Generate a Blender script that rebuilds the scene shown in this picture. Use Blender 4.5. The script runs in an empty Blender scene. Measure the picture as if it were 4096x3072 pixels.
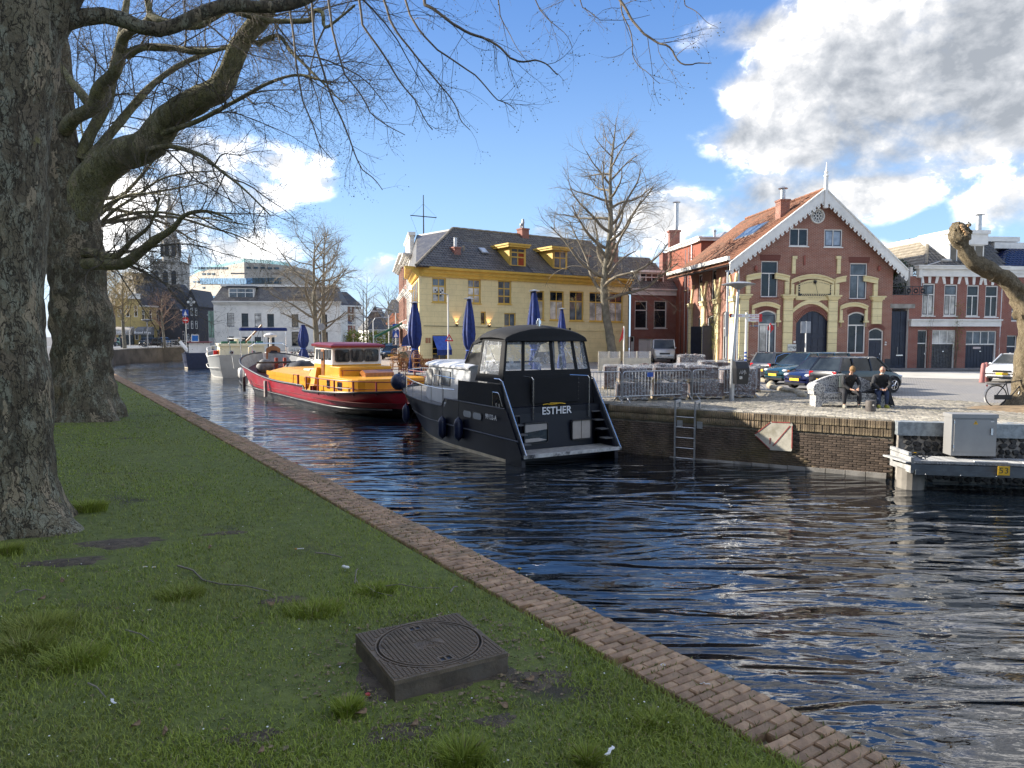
import bpy,bmesh,math,random
import numpy as np
from mathutils import Vector,Matrix,noise as mn
from math import sin,cos,pi,radians,atan2,sqrt,hypot
rnd=random.Random(7)
SC=bpy.context.scene
COL=SC.collection
# ---------------------------------------------------------------- camera
FPX,PITCH,EYE=2840.0,math.atan(191/2840.0),3.9
cd=bpy.data.cameras.new('camera');cam=bpy.data.objects.new('camera',cd);COL.objects.link(cam)
cam.location=(0,0,EYE);cam.rotation_euler=(pi/2-PITCH,0,0)
cd.sensor_width=36;cd.lens=36*FPX/4096;cd.clip_start=.1;cd.clip_end=4000
SC.camera=cam
def _ray(u,v):
 a=u-2048;b=1536-v
 return Vector((a,FPX*cos(PITCH)+b*sin(PITCH),-FPX*sin(PITCH)+b*cos(PITCH)))
def G(u,v,z=1.6):
 d=_ray(u,v);t=(z-EYE)/d.z
 return Vector((d.x*t,d.y*t,z))
def D(u,v,Y):
 d=_ray(u,v);t=Y/d.y
 return Vector((d.x*t,Y,EYE+d.z*t))
# ---------------------------------------------------------------- world, sun, exposure
SUN=Vector((-.965,.26,0)).normalized()
EL=radians(25)
W=bpy.data.worlds.new('World');SC.world=W;W.use_nodes=True
nt=W.node_tree;nt.nodes.clear()
def N(nt,t,**k):
 n=nt.nodes.new(t)
 for a,b in k.items():setattr(n,a,b)
 return n
def L(nt,a,b):nt.links.new(a,b)
def MATH(nt,op,a,b=None,c=None,clamp=False):
 n=nt.nodes.new('ShaderNodeMath');n.operation=op;n.use_clamp=clamp
 for i,x in enumerate((a,b,c)):
  if x is None:continue
  if isinstance(x,(int,float)):n.inputs[i].default_value=x
  else:nt.links.new(x,n.inputs[i])
 return n.outputs[0]
def RANGE(nt,x,a,b,c=0.,d=1.,smooth=True):
 n=nt.nodes.new('ShaderNodeMapRange');n.interpolation_type='SMOOTHSTEP' if smooth else 'LINEAR'
 nt.links.new(x,n.inputs[0])
 for i,v in zip((1,2,3,4),(a,b,c,d)):n.inputs[i].default_value=v
 return n.outputs[0]
def MIX(nt,f,a,b,mode='MIX'):
 n=nt.nodes.new('ShaderNodeMix');n.data_type='RGBA';n.blend_type=mode
 for s,x in((0,f),(6,a),(7,b)):
  if isinstance(x,(int,float)):n.inputs[s].default_value=x
  elif isinstance(x,tuple):n.inputs[s].default_value=(*x[:3],1)
  else:nt.links.new(x,n.inputs[s])
 return n.outputs[2]
sky=N(nt,'ShaderNodeTexSky',sky_type='NISHITA',sun_disc=False,sun_elevation=EL,sun_rotation=math.atan2(SUN.x,SUN.y),altitude=0,air_density=1.0,dust_density=.6,ozone_density=1.6)
tc=N(nt,'ShaderNodeTexCoord')
sep=N(nt,'ShaderNodeSeparateXYZ');L(nt,tc.outputs['Generated'],sep.inputs[0])
az=MATH(nt,'ARCTAN2',sep.outputs[0],sep.outputs[1])
el=MATH(nt,'ARCSINE',sep.outputs[2])
def noise3(scale,detail,rough,off,dist=0.):
 m=N(nt,'ShaderNodeMapping');m.inputs['Location'].default_value=off;m.inputs['Scale'].default_value=(1,1,1.35)
 L(nt,tc.outputs['Generated'],m.inputs[0])
 n=N(nt,'ShaderNodeTexNoise');n.inputs['Scale'].default_value=scale;n.inputs['Detail'].default_value=detail
 n.inputs['Roughness'].default_value=rough;n.inputs['Distortion'].default_value=dist
 L(nt,m.outputs[0],n.inputs[0]);return n.outputs[0]
nA=noise3(5.5,9,.56,(0,0,0),.35)
nB=noise3(5.5,9,.56,(.035,-.012,-.04),.35)
nC=noise3(17,6,.6,(2,1,0),.2)
nD=noise3(17,6,.6,(2.012,1-.004,-.013),.2)
def P2A(u,v):
 d=_ray(u,v).normalized();return atan2(d.x,d.y),math.asin(d.z)
CL=[(3450,330,560,400,1.35),(3000,120,330,90,.7),(3900,260,560,430,1.3),(3250,540,520,170,1.15),(3600,600,400,90,.8),(2880,190,120,50,.35),(2700,860,300,170,.9),(3050,800,400,160,.9),(3480,770,260,110,.8),(4060,800,200,130,.9),(3600,1050,900,60,.3),(1110,640,170,70,.5),(1240,720,120,90,.55),(1040,790,160,60,.5),(1290,640,60,60,.4),(780,640,330,160,.6),(560,480,220,120,.6),(1000,1010,380,80,.6),(500,900,420,330,.55),(1530,1080,130,75,.8),(1430,1090,120,60,.6),(2200,930,130,45,.75),(2400,900,130,60,.7),(-300,600,500,500,.9)]
mm=None;hh=None
CLD=[(*P2A(u,v),w/FPX*.86,h/FPX*.9,k)for u,v,w,h,k in CL]
CLD+=[(radians(a),radians(e),radians(w),radians(h),k)for a,e,w,h,k in[(60,35,24,10,1.1),(95,14,22,7,1.),(120,40,20,10,1.),(160,20,30,9,1.1),(-170,48,24,10,1.),(-130,16,26,8,1.),(-100,38,16,8,.9),(-60,55,26,12,1.1),(-120,62,40,14,1.2),(150,70,50,16,1.2),(60,62,30,12,1.1),(-150,25,34,13,1.2),(110,25,26,11,1.1),(-85,22,18,9,1.),(10,62,22,7,.7),(24,38,20,9,1.15),(42,26,10,8,1.),(-70,12,20,6,.9),(80,60,20,8,.9)]]  # clouds out of view, cover thickened to brighten the shade and water glints
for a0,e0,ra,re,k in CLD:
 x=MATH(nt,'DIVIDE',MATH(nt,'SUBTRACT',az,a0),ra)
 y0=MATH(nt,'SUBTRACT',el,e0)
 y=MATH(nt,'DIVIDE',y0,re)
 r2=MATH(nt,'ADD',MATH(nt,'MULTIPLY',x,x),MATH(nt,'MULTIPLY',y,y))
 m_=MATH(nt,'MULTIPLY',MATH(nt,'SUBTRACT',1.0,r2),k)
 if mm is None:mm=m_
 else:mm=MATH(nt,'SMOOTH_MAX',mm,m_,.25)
mm=MATH(nt,'MAXIMUM',mm,-1.0)
f=MATH(nt,'ADD',mm,MATH(nt,'MULTIPLY_ADD',nA,3.7,-1.86))
f=MATH(nt,'ADD',f,MATH(nt,'MULTIPLY_ADD',nC,.9,-.5))
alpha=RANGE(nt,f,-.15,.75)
relief=MATH(nt,'ADD',MATH(nt,'MULTIPLY',MATH(nt,'SUBTRACT',nA,nB),1.9),MATH(nt,'MULTIPLY',MATH(nt,'SUBTRACT',nC,nD),1.2))
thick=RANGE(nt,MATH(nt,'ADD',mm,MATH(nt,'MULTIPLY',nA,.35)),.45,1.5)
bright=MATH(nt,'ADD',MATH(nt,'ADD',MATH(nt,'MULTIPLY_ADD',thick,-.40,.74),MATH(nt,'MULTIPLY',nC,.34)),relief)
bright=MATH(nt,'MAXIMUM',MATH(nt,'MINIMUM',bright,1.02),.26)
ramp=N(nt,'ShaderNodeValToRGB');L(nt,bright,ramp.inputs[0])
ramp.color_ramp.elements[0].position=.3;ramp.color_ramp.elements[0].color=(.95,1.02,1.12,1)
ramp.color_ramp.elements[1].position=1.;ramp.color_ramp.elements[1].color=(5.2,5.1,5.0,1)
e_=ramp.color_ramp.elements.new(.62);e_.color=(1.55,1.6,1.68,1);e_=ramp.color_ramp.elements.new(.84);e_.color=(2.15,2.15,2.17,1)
hz=RANGE(nt,el,.0,.16,.55,1.0)
alpha=MATH(nt,'MULTIPLY',alpha,MATH(nt,'MULTIPLY',RANGE(nt,el,-.01,.02),.97))
hsv=N(nt,'ShaderNodeHueSaturation');hsv.inputs['Saturation'].default_value=1.12;hsv.inputs['Value'].default_value=1.0;L(nt,sky.outputs[0],hsv.inputs['Color'])
airc=MIX(nt,RANGE(nt,el,0,.5),(.86,1.42,2.25),(.20,.53,1.43))
skyb=MIX(nt,.86,hsv.outputs[0],airc)
cloudc=MIX(nt,hz,(1.75,2.0,2.3),ramp.outputs[0])
skyc=MIX(nt,alpha,skyb,cloudc)
bg=N(nt,'ShaderNodeBackground');bg.inputs['Strength'].default_value=.15;L(nt,skyc,bg.inputs[0])
wo=N(nt,'ShaderNodeOutputWorld');L(nt,bg.outputs[0],wo.inputs[0])
W.cycles.sampling_method='MANUAL';W.cycles.sample_map_resolution=1024
sd=bpy.data.lights.new('sun','SUN');so=bpy.data.objects.new('sun',sd);COL.objects.link(so)
sd.energy=3.4;sd.angle=radians(.53);sd.color=(1,.93,.82)
so.rotation_euler=Vector((SUN.x*cos(EL),SUN.y*cos(EL),sin(EL))).to_track_quat('Z','Y').to_euler()
so.location=(-60,20,60)
vs=SC.view_settings;vs.view_transform='Standard';vs.look='None';vs.gamma=1;vs.use_curve_mapping=False;vs.exposure=1.65
SC.cycles.max_bounces=8;SC.cycles.transparent_max_bounces=12;SC.cycles.caustics_reflective=False;SC.cycles.caustics_refractive=False
# ---------------------------------------------------------------- materials
MATS={}
def newmat(name):
 m=bpy.data.materials.new(name);m.use_nodes=True
 nt=m.node_tree;p=nt.nodes['Principled BSDF'];MATS[name]=m
 return m,nt,p
def texco(nt,kind='Object'):
 return N(nt,'ShaderNodeTexCoord').outputs[kind]
def tnoise(nt,v,scale,detail=4,rough=.6,dist=0.):
 n=N(nt,'ShaderNodeTexNoise');n.inputs['Scale'].default_value=scale;n.inputs['Detail'].default_value=detail
 n.inputs['Roughness'].default_value=rough;n.inputs['Distortion'].default_value=dist;L(nt,v,n.inputs[0]);return n.outputs[0]
def scl(c,k):return tuple(min(1,x*k)for x in c)
def mat(name,col,rough=.6,metal=0.,var=.18,scale=3.,bump=0.,bscale=30.,coat=0.,dirt=None,dirtamt=.5,dscale=.8,alpha=1.,trans=0.,spec=.5,perobj=0.):
 if name in MATS:return MATS[name]
 m,nt,p=newmat(name)
 v=texco(nt)
 c=MIX(nt,RANGE(nt,tnoise(nt,v,scale,5),.3,.7),scl(col,1-var),scl(col,1+var))
 if dirt:
  c=MIX(nt,MATH(nt,'MULTIPLY',RANGE(nt,tnoise(nt,v,dscale,7,.65),.45,.7),dirtamt),c,dirt)
 if perobj:
  oi=N(nt,'ShaderNodeObjectInfo')
  h=N(nt,'ShaderNodeHueSaturation');L(nt,c,h.inputs['Color'])
  L(nt,RANGE(nt,oi.outputs['Random'],0,1,1-perobj,1+perobj,False),h.inputs['Value']);c=h.outputs[0]
 L(nt,c,p.inputs['Base Color'])
 p.inputs['Roughness'].default_value=rough;p.inputs['Metallic'].default_value=metal
 p.inputs['Specular IOR Level'].default_value=spec
 if coat:p.inputs['Coat Weight'].default_value=coat;p.inputs['Coat Roughness'].default_value=.05
 if alpha<1:p.inputs['Alpha'].default_value=alpha
 if trans:p.inputs['Transmission Weight'].default_value=trans
 if bump:
  b=N(nt,'ShaderNodeBump');b.inputs['Strength'].default_value=min(1,bump);b.inputs['Distance'].default_value=.01*max(1,bump)
  L(nt,tnoise(nt,v,bscale,6),b.inputs['Height']);L(nt,b.outputs[0],p.inputs['Normal'])
 return m
def brickmat(name,c1,c2,mortar,bw=.26,bh=.082,ms=.014,stain=(.05,.04,.03),samt=.35,rough=.85,bumpd=.006,top=None,scale=1.0,offs=.5):
 if name in MATS:return MATS[name]
 m,nt,p=newmat(name)
 v=texco(nt);s=N(nt,'ShaderNodeSeparateXYZ');L(nt,v,s.inputs[0])
 c=N(nt,'ShaderNodeCombineXYZ');L(nt,MATH(nt,'ADD',s.outputs[0],s.outputs[1]),c.inputs[0]);L(nt,s.outputs[2],c.inputs[1])
 b=N(nt,'ShaderNodeTexBrick');L(nt,c.outputs[0],b.inputs[0]);b.offset=offs
 b.inputs['Scale'].default_value=scale;b.inputs['Brick Width'].default_value=bw;b.inputs['Row Height'].default_value=bh
 b.inputs['Mortar Size'].default_value=ms;b.inputs['Mortar Smooth'].default_value=.2;b.inputs['Bias'].default_value=0
 b.inputs['Color1'].default_value=(*c1,1);b.inputs['Color2'].default_value=(*c2,1);b.inputs['Mortar'].default_value=(*mortar,1)
 col=MIX(nt,RANGE(nt,tnoise(nt,v,1.3,6),.3,.75,0,.6),b.outputs[0],scl(c1,.72))
 col=MIX(nt,MATH(nt,'MULTIPLY',RANGE(nt,tnoise(nt,v,.45,8,.65),.5,.72),samt),col,stain)
 col=MIX(nt,RANGE(nt,tnoise(nt,v,14,3),.2,.8,0,.25),col,scl(c2,1.5))
 L(nt,col,p.inputs['Base Color']);p.inputs['Roughness'].default_value=rough
 bp=N(nt,'ShaderNodeBump');bp.invert=True;bp.inputs['Distance'].default_value=bumpd;bp.inputs['Strength'].default_value=.8
 L(nt,b.outputs['Fac'],bp.inputs['Height']);L(nt,bp.outputs[0],p.inputs['Normal'])
 return m
def glassmat(name,col=(.015,.02,.025),rough=.04,wob=.02):
 if name in MATS:return MATS[name]
 m,nt,p=newmat(name);v=texco(nt)
 c=MIX(nt,RANGE(nt,tnoise(nt,v,.9,4),.35,.7),scl(col,.6),scl(col,1.8));L(nt,c,p.inputs['Base Color'])
 p.inputs['Roughness'].default_value=rough;p.inputs['IOR'].default_value=1.5;p.inputs['Specular IOR Level'].default_value=.5
 b=N(nt,'ShaderNodeBump');b.inputs['Distance'].default_value=wob;b.inputs['Strength'].default_value=.5
 L(nt,tnoise(nt,v,1.6,1),b.inputs['Height']);L(nt,b.outputs[0],p.inputs['Normal'])
 return m
# ---------------------------------------------------------------- mesh builder
class MB:
 def __init__(s):s.v=[];s.f=[];s.m=[];s.T=None
 def add(s,vs,fs,mi=0):
  o=len(s.v)
  if s.T is not None:vs=[tuple(s.T@Vector(p))for p in vs]
  s.v.extend(tuple(p)for p in vs)
  for f in fs:s.f.append(tuple(i+o for i in f));s.m.append(mi)
  return s
 def box(s,x0,x1,y0,y1,z0,z1,mi=0):
  return s.add([(x0,y0,z0),(x1,y0,z0),(x1,y1,z0),(x0,y1,z0),(x0,y0,z1),(x1,y0,z1),(x1,y1,z1),(x0,y1,z1)],[(0,3,2,1),(4,5,6,7),(0,1,5,4),(1,2,6,5),(2,3,7,6),(3,0,4,7)],mi)
 def bbox(s,x0,x1,y0,y1,z0,z1,b=.01,mi=0):
  def rect(i,z):return[(x0+i+b,y0+i,z),(x1-i-b,y0+i,z),(x1-i,y0+i+b,z),(x1-i,y1-i-b,z),(x1-i-b,y1-i,z),(x0+i+b,y1-i,z),(x0+i,y1-i-b,z),(x0+i,y0+i+b,z)]
  return s.loft([rect(0,z0),rect(0,z1-b),rect(b,z1)],mi=mi)
 def hexa(s,p,mi=0):return s.add(p,[(0,3,2,1),(4,5,6,7),(0,1,5,4),(1,2,6,5),(2,3,7,6),(3,0,4,7)],mi)
 def poly(s,pts,mi=0):return s.add(pts,[tuple(range(len(pts)))],mi)
 def prism(s,pts,d,mi=0,caps=True):
  n=len(pts);d=Vector(d)
  q=[Vector(p)for p in pts];q2=[p+d for p in q]
  fs=[(i,(i+1)%n,n+(i+1)%n,n+i)for i in range(n)]
  if caps:fs+=[tuple(range(n-1,-1,-1)),tuple(range(n,2*n))]
  return s.add(q+q2,fs,mi)
 def xz(s,pts,y0,y1,mi=0):return s.prism([(x,y0,z)for x,z in pts],(0,y1-y0,0),mi)
 def xy(s,pts,z0,z1,mi=0):return s.prism([(x,y,z0)for x,y in pts],(0,0,z1-z0),mi)
 def yz(s,pts,x0,x1,mi=0):return s.prism([(x0,y,z)for y,z in pts],(x1-x0,0,0),mi)
 def loft(s,rings,closed=True,caps=True,mi=0):
  n=len(rings[0]);vs=[p for r in rings for p in r];fs=[]
  for j in range(len(rings)-1):
   for i in range(n if closed else n-1):
    a=j*n+i;b=j*n+(i+1)%n;fs.append((a,b,b+n,a+n))
  if caps and closed:
   fs.append(tuple(range(n-1,-1,-1)));k=(len(rings)-1)*n;fs.append(tuple(range(k,k+n)))
  return s.add(vs,fs,mi)
 def tube(s,pts,r,n=8,mi=0,caps=True,closed=False):
  pts=[Vector(p)for p in pts];R=r if isinstance(r,(list,tuple))else[r]*len(pts)
  rings=[];up=None
  for i,p in enumerate(pts):
   t=(pts[min(i+1,len(pts)-1)]-pts[max(i-1,0)])
   if closed:t=pts[(i+1)%len(pts)]-pts[i-1]
   if t.length<1e-9:t=Vector((0,0,1))
   t.normalize()
   if up is None:up=Vector((0,0,1))if abs(t.z)<.9 else Vector((1,0,0))
   a=t.cross(up)
   if a.length<1e-4:a=t.orthogonal()
   a.normalize();b=t.cross(a).normalized();up=-b if False else up
   up=(a.cross(t)).normalized()
   rings.append([p+(a*cos(2*pi*k/n)+up*sin(2*pi*k/n))*R[i]for k in range(n)])
  if closed:rings.append(rings[0]);caps=False
  return s.loft(rings,caps=caps,mi=mi)
 def cyl(s,p0,p1,r0,r1=None,n=12,mi=0):return s.tube([p0,p1],[r0,r0 if r1 is None else r1],n,mi)
 def lathe(s,prof,c=(0,0,0),n=16,mi=0,a0=0.,a1=2*pi,tor=False):
  rings=[]
  for r,z in prof:rings.append([(c[0]+r*cos(a0+(a1-a0)*k/n),c[1]+r*sin(a0+(a1-a0)*k/n),c[2]+z)for k in range(n)])
  if tor:rings.append(rings[0])
  return s.loft(rings,mi=mi,caps=not tor)
 def ball(s,c,r,n=10,m=7,mi=0):
  if not isinstance(r,(tuple,list)):r=(r,r,r)
  rings=[]
  for j in range(m+1):
   t=pi*j/m;q=max(sin(t),.02)
   rings.append([(c[0]+r[0]*q*cos(2*pi*k/n),c[1]+r[1]*q*sin(2*pi*k/n),c[2]-r[2]*cos(t))for k in range(n)])
  return s.loft(rings,mi=mi)
 def data(s,name,mats,smooth=None):
  me=bpy.data.meshes.new(name);me.from_pydata(s.v,[],s.f)
  if not isinstance(mats,(list,tuple)):mats=[mats]
  for m in mats:me.materials.append(m)
  if len(mats)>1:me.polygons.foreach_set('material_index',s.m)
  if smooth:
   me.polygons.foreach_set('use_smooth',[True]*len(me.polygons));me.set_sharp_from_angle(angle=radians(smooth if smooth is not True else 40))
  me.update();return me
 def build(s,name,mats,parent=None,smooth=None,loc=None,rz=None,fix=True):
  me=s.data(name,mats,smooth)
  if fix:
   bm=bmesh.new();bm.from_mesh(me);bmesh.ops.recalc_face_normals(bm,faces=bm.faces);bm.to_mesh(me);bm.free()
  o=bpy.data.objects.new(name,me);COL.objects.link(o)
  if parent is not None:o.parent=parent
  if loc is not None:o.location=loc
  if rz is not None:o.rotation_euler.z=rz
  return o
def tag(o,label=None,cat=None,group=None,kind=None):
 if label:o['label']=label
 if cat:o['category']=cat
 if group:o['group']=group
 if kind:o['kind']=kind
 return o
def thing(name,label,cat,loc=(0,0,0),rz=0.,group=None):
 o=bpy.data.objects.new(name,None);COL.objects.link(o);o.location=loc;o.rotation_euler=(0,0,rz);o.empty_display_size=.2
 return tag(o,label,cat,group)
def npmesh(name,V,Fq,mats,parent=None,smooth=False,mi=None):
 """big mesh from numpy: V (n,3), Fq (m,k) faces with k corners"""
 V=np.asarray(V,dtype=np.float32);Fq=np.asarray(Fq,dtype=np.int32);k=Fq.shape[1]
 me=bpy.data.meshes.new(name);me.vertices.add(len(V));me.vertices.foreach_set('co',V.ravel())
 me.loops.add(Fq.size);me.loops.foreach_set('vertex_index',Fq.ravel())
 me.polygons.add(len(Fq));me.polygons.foreach_set('loop_start',np.arange(0,Fq.size,k,dtype=np.int32))
 try:me.polygons.foreach_set('loop_total',np.full(len(Fq),k,dtype=np.int32))
 except Exception:pass
 if not isinstance(mats,(list,tuple)):mats=[mats]
 for m in mats:me.materials.append(m)
 if mi is not None:me.polygons.foreach_set('material_index',np.asarray(mi,dtype=np.int32))
 if smooth:me.polygons.foreach_set('use_smooth',np.ones(len(Fq),dtype=bool))
 me.update(calc_edges=True)
 o=bpy.data.objects.new(name,me);COL.objects.link(o)
 if parent is not None:o.parent=parent
 return o
def pieces(name,tmpl,mats_list,material,parent=None,limit=300,base=None,names=None):
 """alike pieces: the nearest `limit` as objects sharing mesh data, the rest joined into one stuff mesh. tmpl: list of MB variants; mats_list: matrices in parent space"""
 base=base or Matrix.Identity(4)
 c=Vector((0,0,EYE))
 order=sorted(range(len(mats_list)),key=lambda i:((base@mats_list[i]).translation-c).length)
 datas=[t.data(name,material)for t in tmpl]
 for k,i in enumerate(order[:limit]):
  o=bpy.data.objects.new(name,datas[k%len(datas)]);COL.objects.link(o)
  if parent is not None:o.parent=parent
  o.matrix_local=mats_list[i]
 rest=order[limit:]
 if rest:
  M=np.array([np.array(mats_list[i])for i in rest])
  VV=[];FF={};off=0
  for ti,t in enumerate(tmpl):
   idx=[j for j in range(len(rest))if j%len(tmpl)==ti]
   if not idx:continue
   tv=np.array([tuple(p)+(1,)for p in t.v]);Mi=M[idx]
   vv=np.einsum('nij,kj->nki',Mi,tv)[:,:,:3].reshape(-1,3)
   n=len(t.v)
   for fc in t.f:
    FF.setdefault(len(fc),[]).append((off+np.arange(len(idx))[:,None]*n+np.array(fc)[None,:]))
   VV.append(vv);off+=len(vv)
  V=np.concatenate(VV);fl=[]
  tri=[]
  for k,a in FF.items():
   a=np.concatenate(a)
   for j in range(1,k-1):tri.append(a[:,[0,j,j+1]])
  o=npmesh(name+'s_far',V,np.concatenate(tri),material,parent);o['kind']='stuff'
  if parent is None:pass
  return o
def basis(org,x,y,z):
 return Matrix(((x[0],y[0],z[0],org[0]),(x[1],y[1],z[1],org[1]),(x[2],y[2],z[2],org[2]),(0,0,0,1)))
def textobj(txt,size,material,parent,mtx,name='lettering',depth=.004,spacing=1.0,bold=0.):
 cu=bpy.data.curves.new(name,'FONT');cu.body=txt;cu.size=size;cu.extrude=depth;cu.align_x='CENTER';cu.align_y='CENTER'
 cu.space_character=spacing;cu.offset=bold
 o=bpy.data.objects.new(name,cu);COL.objects.link(o)
 dg=bpy.context.evaluated_depsgraph_get();me=bpy.data.meshes.new_from_object(o.evaluated_get(dg));COL.objects.unlink(o);bpy.data.objects.remove(o)
 me.materials.clear();me.materials.append(material)
 q=bpy.data.objects.new(name,me);COL.objects.link(q);q.parent=parent;q.matrix_local=mtx
 return q
# ---------------------------------------------------------------- shared materials
m_white=mat('white_paint',(.82,.80,.75),.5,var=.05,scale=2,dirt=(.45,.43,.38),dirtamt=.35)
m_cream=mat('cream_paint',(.72,.66,.52),.5,var=.06)
m_offw=mat('offwhite_wall',(.78,.76,.70),.8,var=.07,scale=.6,bump=.3,bscale=20,dirt=(.38,.37,.34),dirtamt=.3)
m_dark=mat('dark_paint',(.03,.032,.04),.4,var=.2)
m_navyp=mat('navy_paint',(.014,.019,.04),.38,var=.2,dirt=(.05,.05,.055),dirtamt=.25)
m_black=mat('black_paint',(.018,.018,.02),.35,var=.25)
m_rubber=mat('black_rubber',(.02,.02,.02),.75,var=.2)
m_steel=mat('galvanised_steel',(.5,.51,.52),.42,.75,var=.14,scale=9)
m_chrome=mat('chrome',(.75,.75,.75),.15,1.,var=.05)
m_zinc=mat('zinc',(.32,.33,.35),.5,.4,var=.15)
m_ochre=mat('ochre_trim',(.62,.40,.075),.55,var=.1,scale=2)
m_ystucco=brickmat('yellow_stucco',(.80,.66,.36),(.78,.635,.34),(.52,.42,.23),bw=1.3,bh=.42,ms=.012,stain=(.62,.50,.28),samt=.3,bumpd=.004)
m_ystone=brickmat('yellow_block',(.80,.67,.38),(.77,.64,.36),(.5,.42,.25),bw=4,bh=.42,ms=.014,stain=(.45,.36,.18),samt=.25)
m_brick=brickmat('red_brick',(.33,.12,.075),(.22,.082,.058),(.46,.37,.30),stain=(.12,.06,.045),samt=.3)
m_brick2=brickmat('dark_red_brick',(.33,.10,.065),(.23,.075,.055),(.34,.27,.23),stain=(.09,.045,.04),samt=.35)
m_brickor=brickmat('orange_red_brick',(.33,.09,.045),(.29,.08,.045),(.22,.12,.09),samt=.15)
m_arch=mat('arch_brick',(.17,.06,.045),.85,var=.35,scale=16,bump=.6)
m_tiled=mat('dark_pantile',(.085,.077,.07),.42,var=.4,scale=6,dirt=(.20,.19,.15),dirtamt=.5,dscale=1.5,perobj=.35)
m_tiler=mat('red_pantile',(.20,.085,.045),.8,var=.35,scale=7,dirt=(.09,.06,.04),dirtamt=.85,dscale=1.2,perobj=.25)
m_tileg=mat('weathered_tile',(.28,.24,.18),.75,var=.3,scale=6,dirt=(.10,.095,.08),dirtamt=.6,perobj=.2)
m_tileb=mat('blue_glazed_tile',(.012,.022,.075),.12,var=.3,scale=6)
m_slate=mat('slate',(.035,.037,.045),.6,var=.3)
m_glass=glassmat('window_glass')
m_glassl=glassmat('window_glass_light',(.10,.12,.14),.05)
m_curt=glassmat('curtained_glass',(.46,.44,.40),.12)
m_wood=mat('varnished_wood',(.30,.12,.035),.3,var=.25,scale=8,coat=.4)
m_woodp=mat('pallet_wood',(.33,.25,.15),.85,var=.35,scale=6,perobj=.3)
m_bluec=mat('blue_canvas',(.012,.030,.15),.8,var=.3,scale=5,bump=.4,bscale=60)
m_bluecl=mat('blue_canvas_light',(.04,.10,.42),.75,var=.2,scale=5)
m_wicker=mat('wicker',(.36,.17,.05),.6,var=.4,scale=20)
m_terr=mat('terrace_wood',(.25,.085,.03),.6,var=.35,scale=5,perobj=.3)
m_signr=mat('red_sign',(.55,.02,.02),.4,var=.05)
m_signb=mat('blue_sign',(.01,.07,.36),.4,var=.05)
m_signw=mat('white_sign',(.8,.8,.8),.4,var=.04)
m_yplate=mat('yellow_plate',(.85,.50,.03),.45,var=.05)
m_concrete=mat('concrete',(.30,.28,.25),.9,var=.25,scale=2,bump=.6,bscale=25,dirt=(.12,.11,.09),dirtamt=.6)
# ================================================================= SETTING
Es=Vector((-.5537,.8327,0));En=Vector((-.8327,-.5537,0));E0=Vector((4.07,0,0))
def edge(s,d,z=0.):p=E0+Es*s+En*d;return Vector((p.x,p.y,z))
def sd_of(x,y):return(x-4.07)*Es.x+y*Es.y,(x-4.07)*En.x+y*En.y
def lawn_z(s,d):
 h=1.836+.03*min(max(d-1.7,0),7)
 return h+.03*(mn.noise((s*.35,d*.35,3.)))*min(1,max(0,d-.5))+.012*mn.noise((s*1.7,d*1.7,8.))*min(1,max(0,(d-.42)*3))
m,nt,p=newmat('canal_water');v=texco(nt)
p.inputs['Base Color'].default_value=(.004,.007,.011,1);p.inputs['Roughness'].default_value=.015;p.inputs['IOR'].default_value=1.9
def wn(rot,scx,scy,sc,det,rough,dist,off=0):
 mp=N(nt,'ShaderNodeMapping');mp.inputs['Rotation'].default_value=(0,0,rot);mp.inputs['Scale'].default_value=(scx,scy,1);mp.inputs['Location'].default_value=(off,off*.7,0)
 L(nt,v,mp.inputs[0]);return tnoise(nt,mp.outputs[0],sc,det,rough,dist)
w1=wn(radians(-30),.28,1.,1.5,1.0,.4,1.3)
w2=wn(radians(-52),.38,1.,4.6,1.5,.5,1.2,4)
w3=wn(radians(-15),.5,1.,13.,2.,.55,.8,9)
patch=RANGE(nt,tnoise(nt,v,.09,2),.35,.65,.55,1.25)
h=MATH(nt,'ADD',MATH(nt,'ADD',MATH(nt,'MULTIPLY',w1,.185),MATH(nt,'MULTIPLY',w2,.019)),MATH(nt,'MULTIPLY',w3,.0025))
h=MATH(nt,'MULTIPLY',h,patch)
b=N(nt,'ShaderNodeBump');b.inputs['Distance'].default_value=.72;b.inputs['Strength'].default_value=1.;L(nt,h,b.inputs['Height']);L(nt,b.outputs[0],p.inputs['Normal'])
tag(MB().poly([(-140,-60,0),(120,-60,0),(120,150,0),(-140,150,0)]).build('canal_water',m),kind='structure')
m,nt,p=newmat('lawn_soil');v=texco(nt)
n1=tnoise(nt,v,1.1,8,.65);n2=tnoise(nt,v,9,6,.7)
c=MIX(nt,RANGE(nt,n2,.3,.7),(.10,.125,.028),(.17,.20,.045));c=MIX(nt,RANGE(nt,n1,.55,.72),c,(.06,.05,.032))
L(nt,c,p.inputs['Base Color']);p.inputs['Roughness'].default_value=.95
b=N(nt,'ShaderNodeBump');b.inputs['Distance'].default_value=.03;L(nt,n2,b.inputs['Height']);L(nt,b.outputs[0],p.inputs['Normal'])
m_soil=m
S_=[-9+i*.25 for i in range(0,100)]+[16+i*.9 for i in range(0,40)]
D_=[.40,.46,.52,.7,.9,1.2,1.5,1.8,2.1,2.5,3,3.5,4,5,6,8,11,15,20,27]
V=[tuple(edge(s,d,lawn_z(s,d)-(.0 if d>.45 else .05)))for s in S_ for d in D_]
nd=len(D_);Fq=[(i*nd+j,(i+1)*nd+j,(i+1)*nd+j+1,i*nd+j+1)for i in range(len(S_)-1)for j in range(nd-1)]
tag(npmesh('lawn_ground',V,Fq,m_soil,smooth=True),kind='structure')
m_asph=mat('asphalt',(.10,.10,.105),.9,var=.2,scale=.5,bump=.5,bscale=40)
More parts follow.
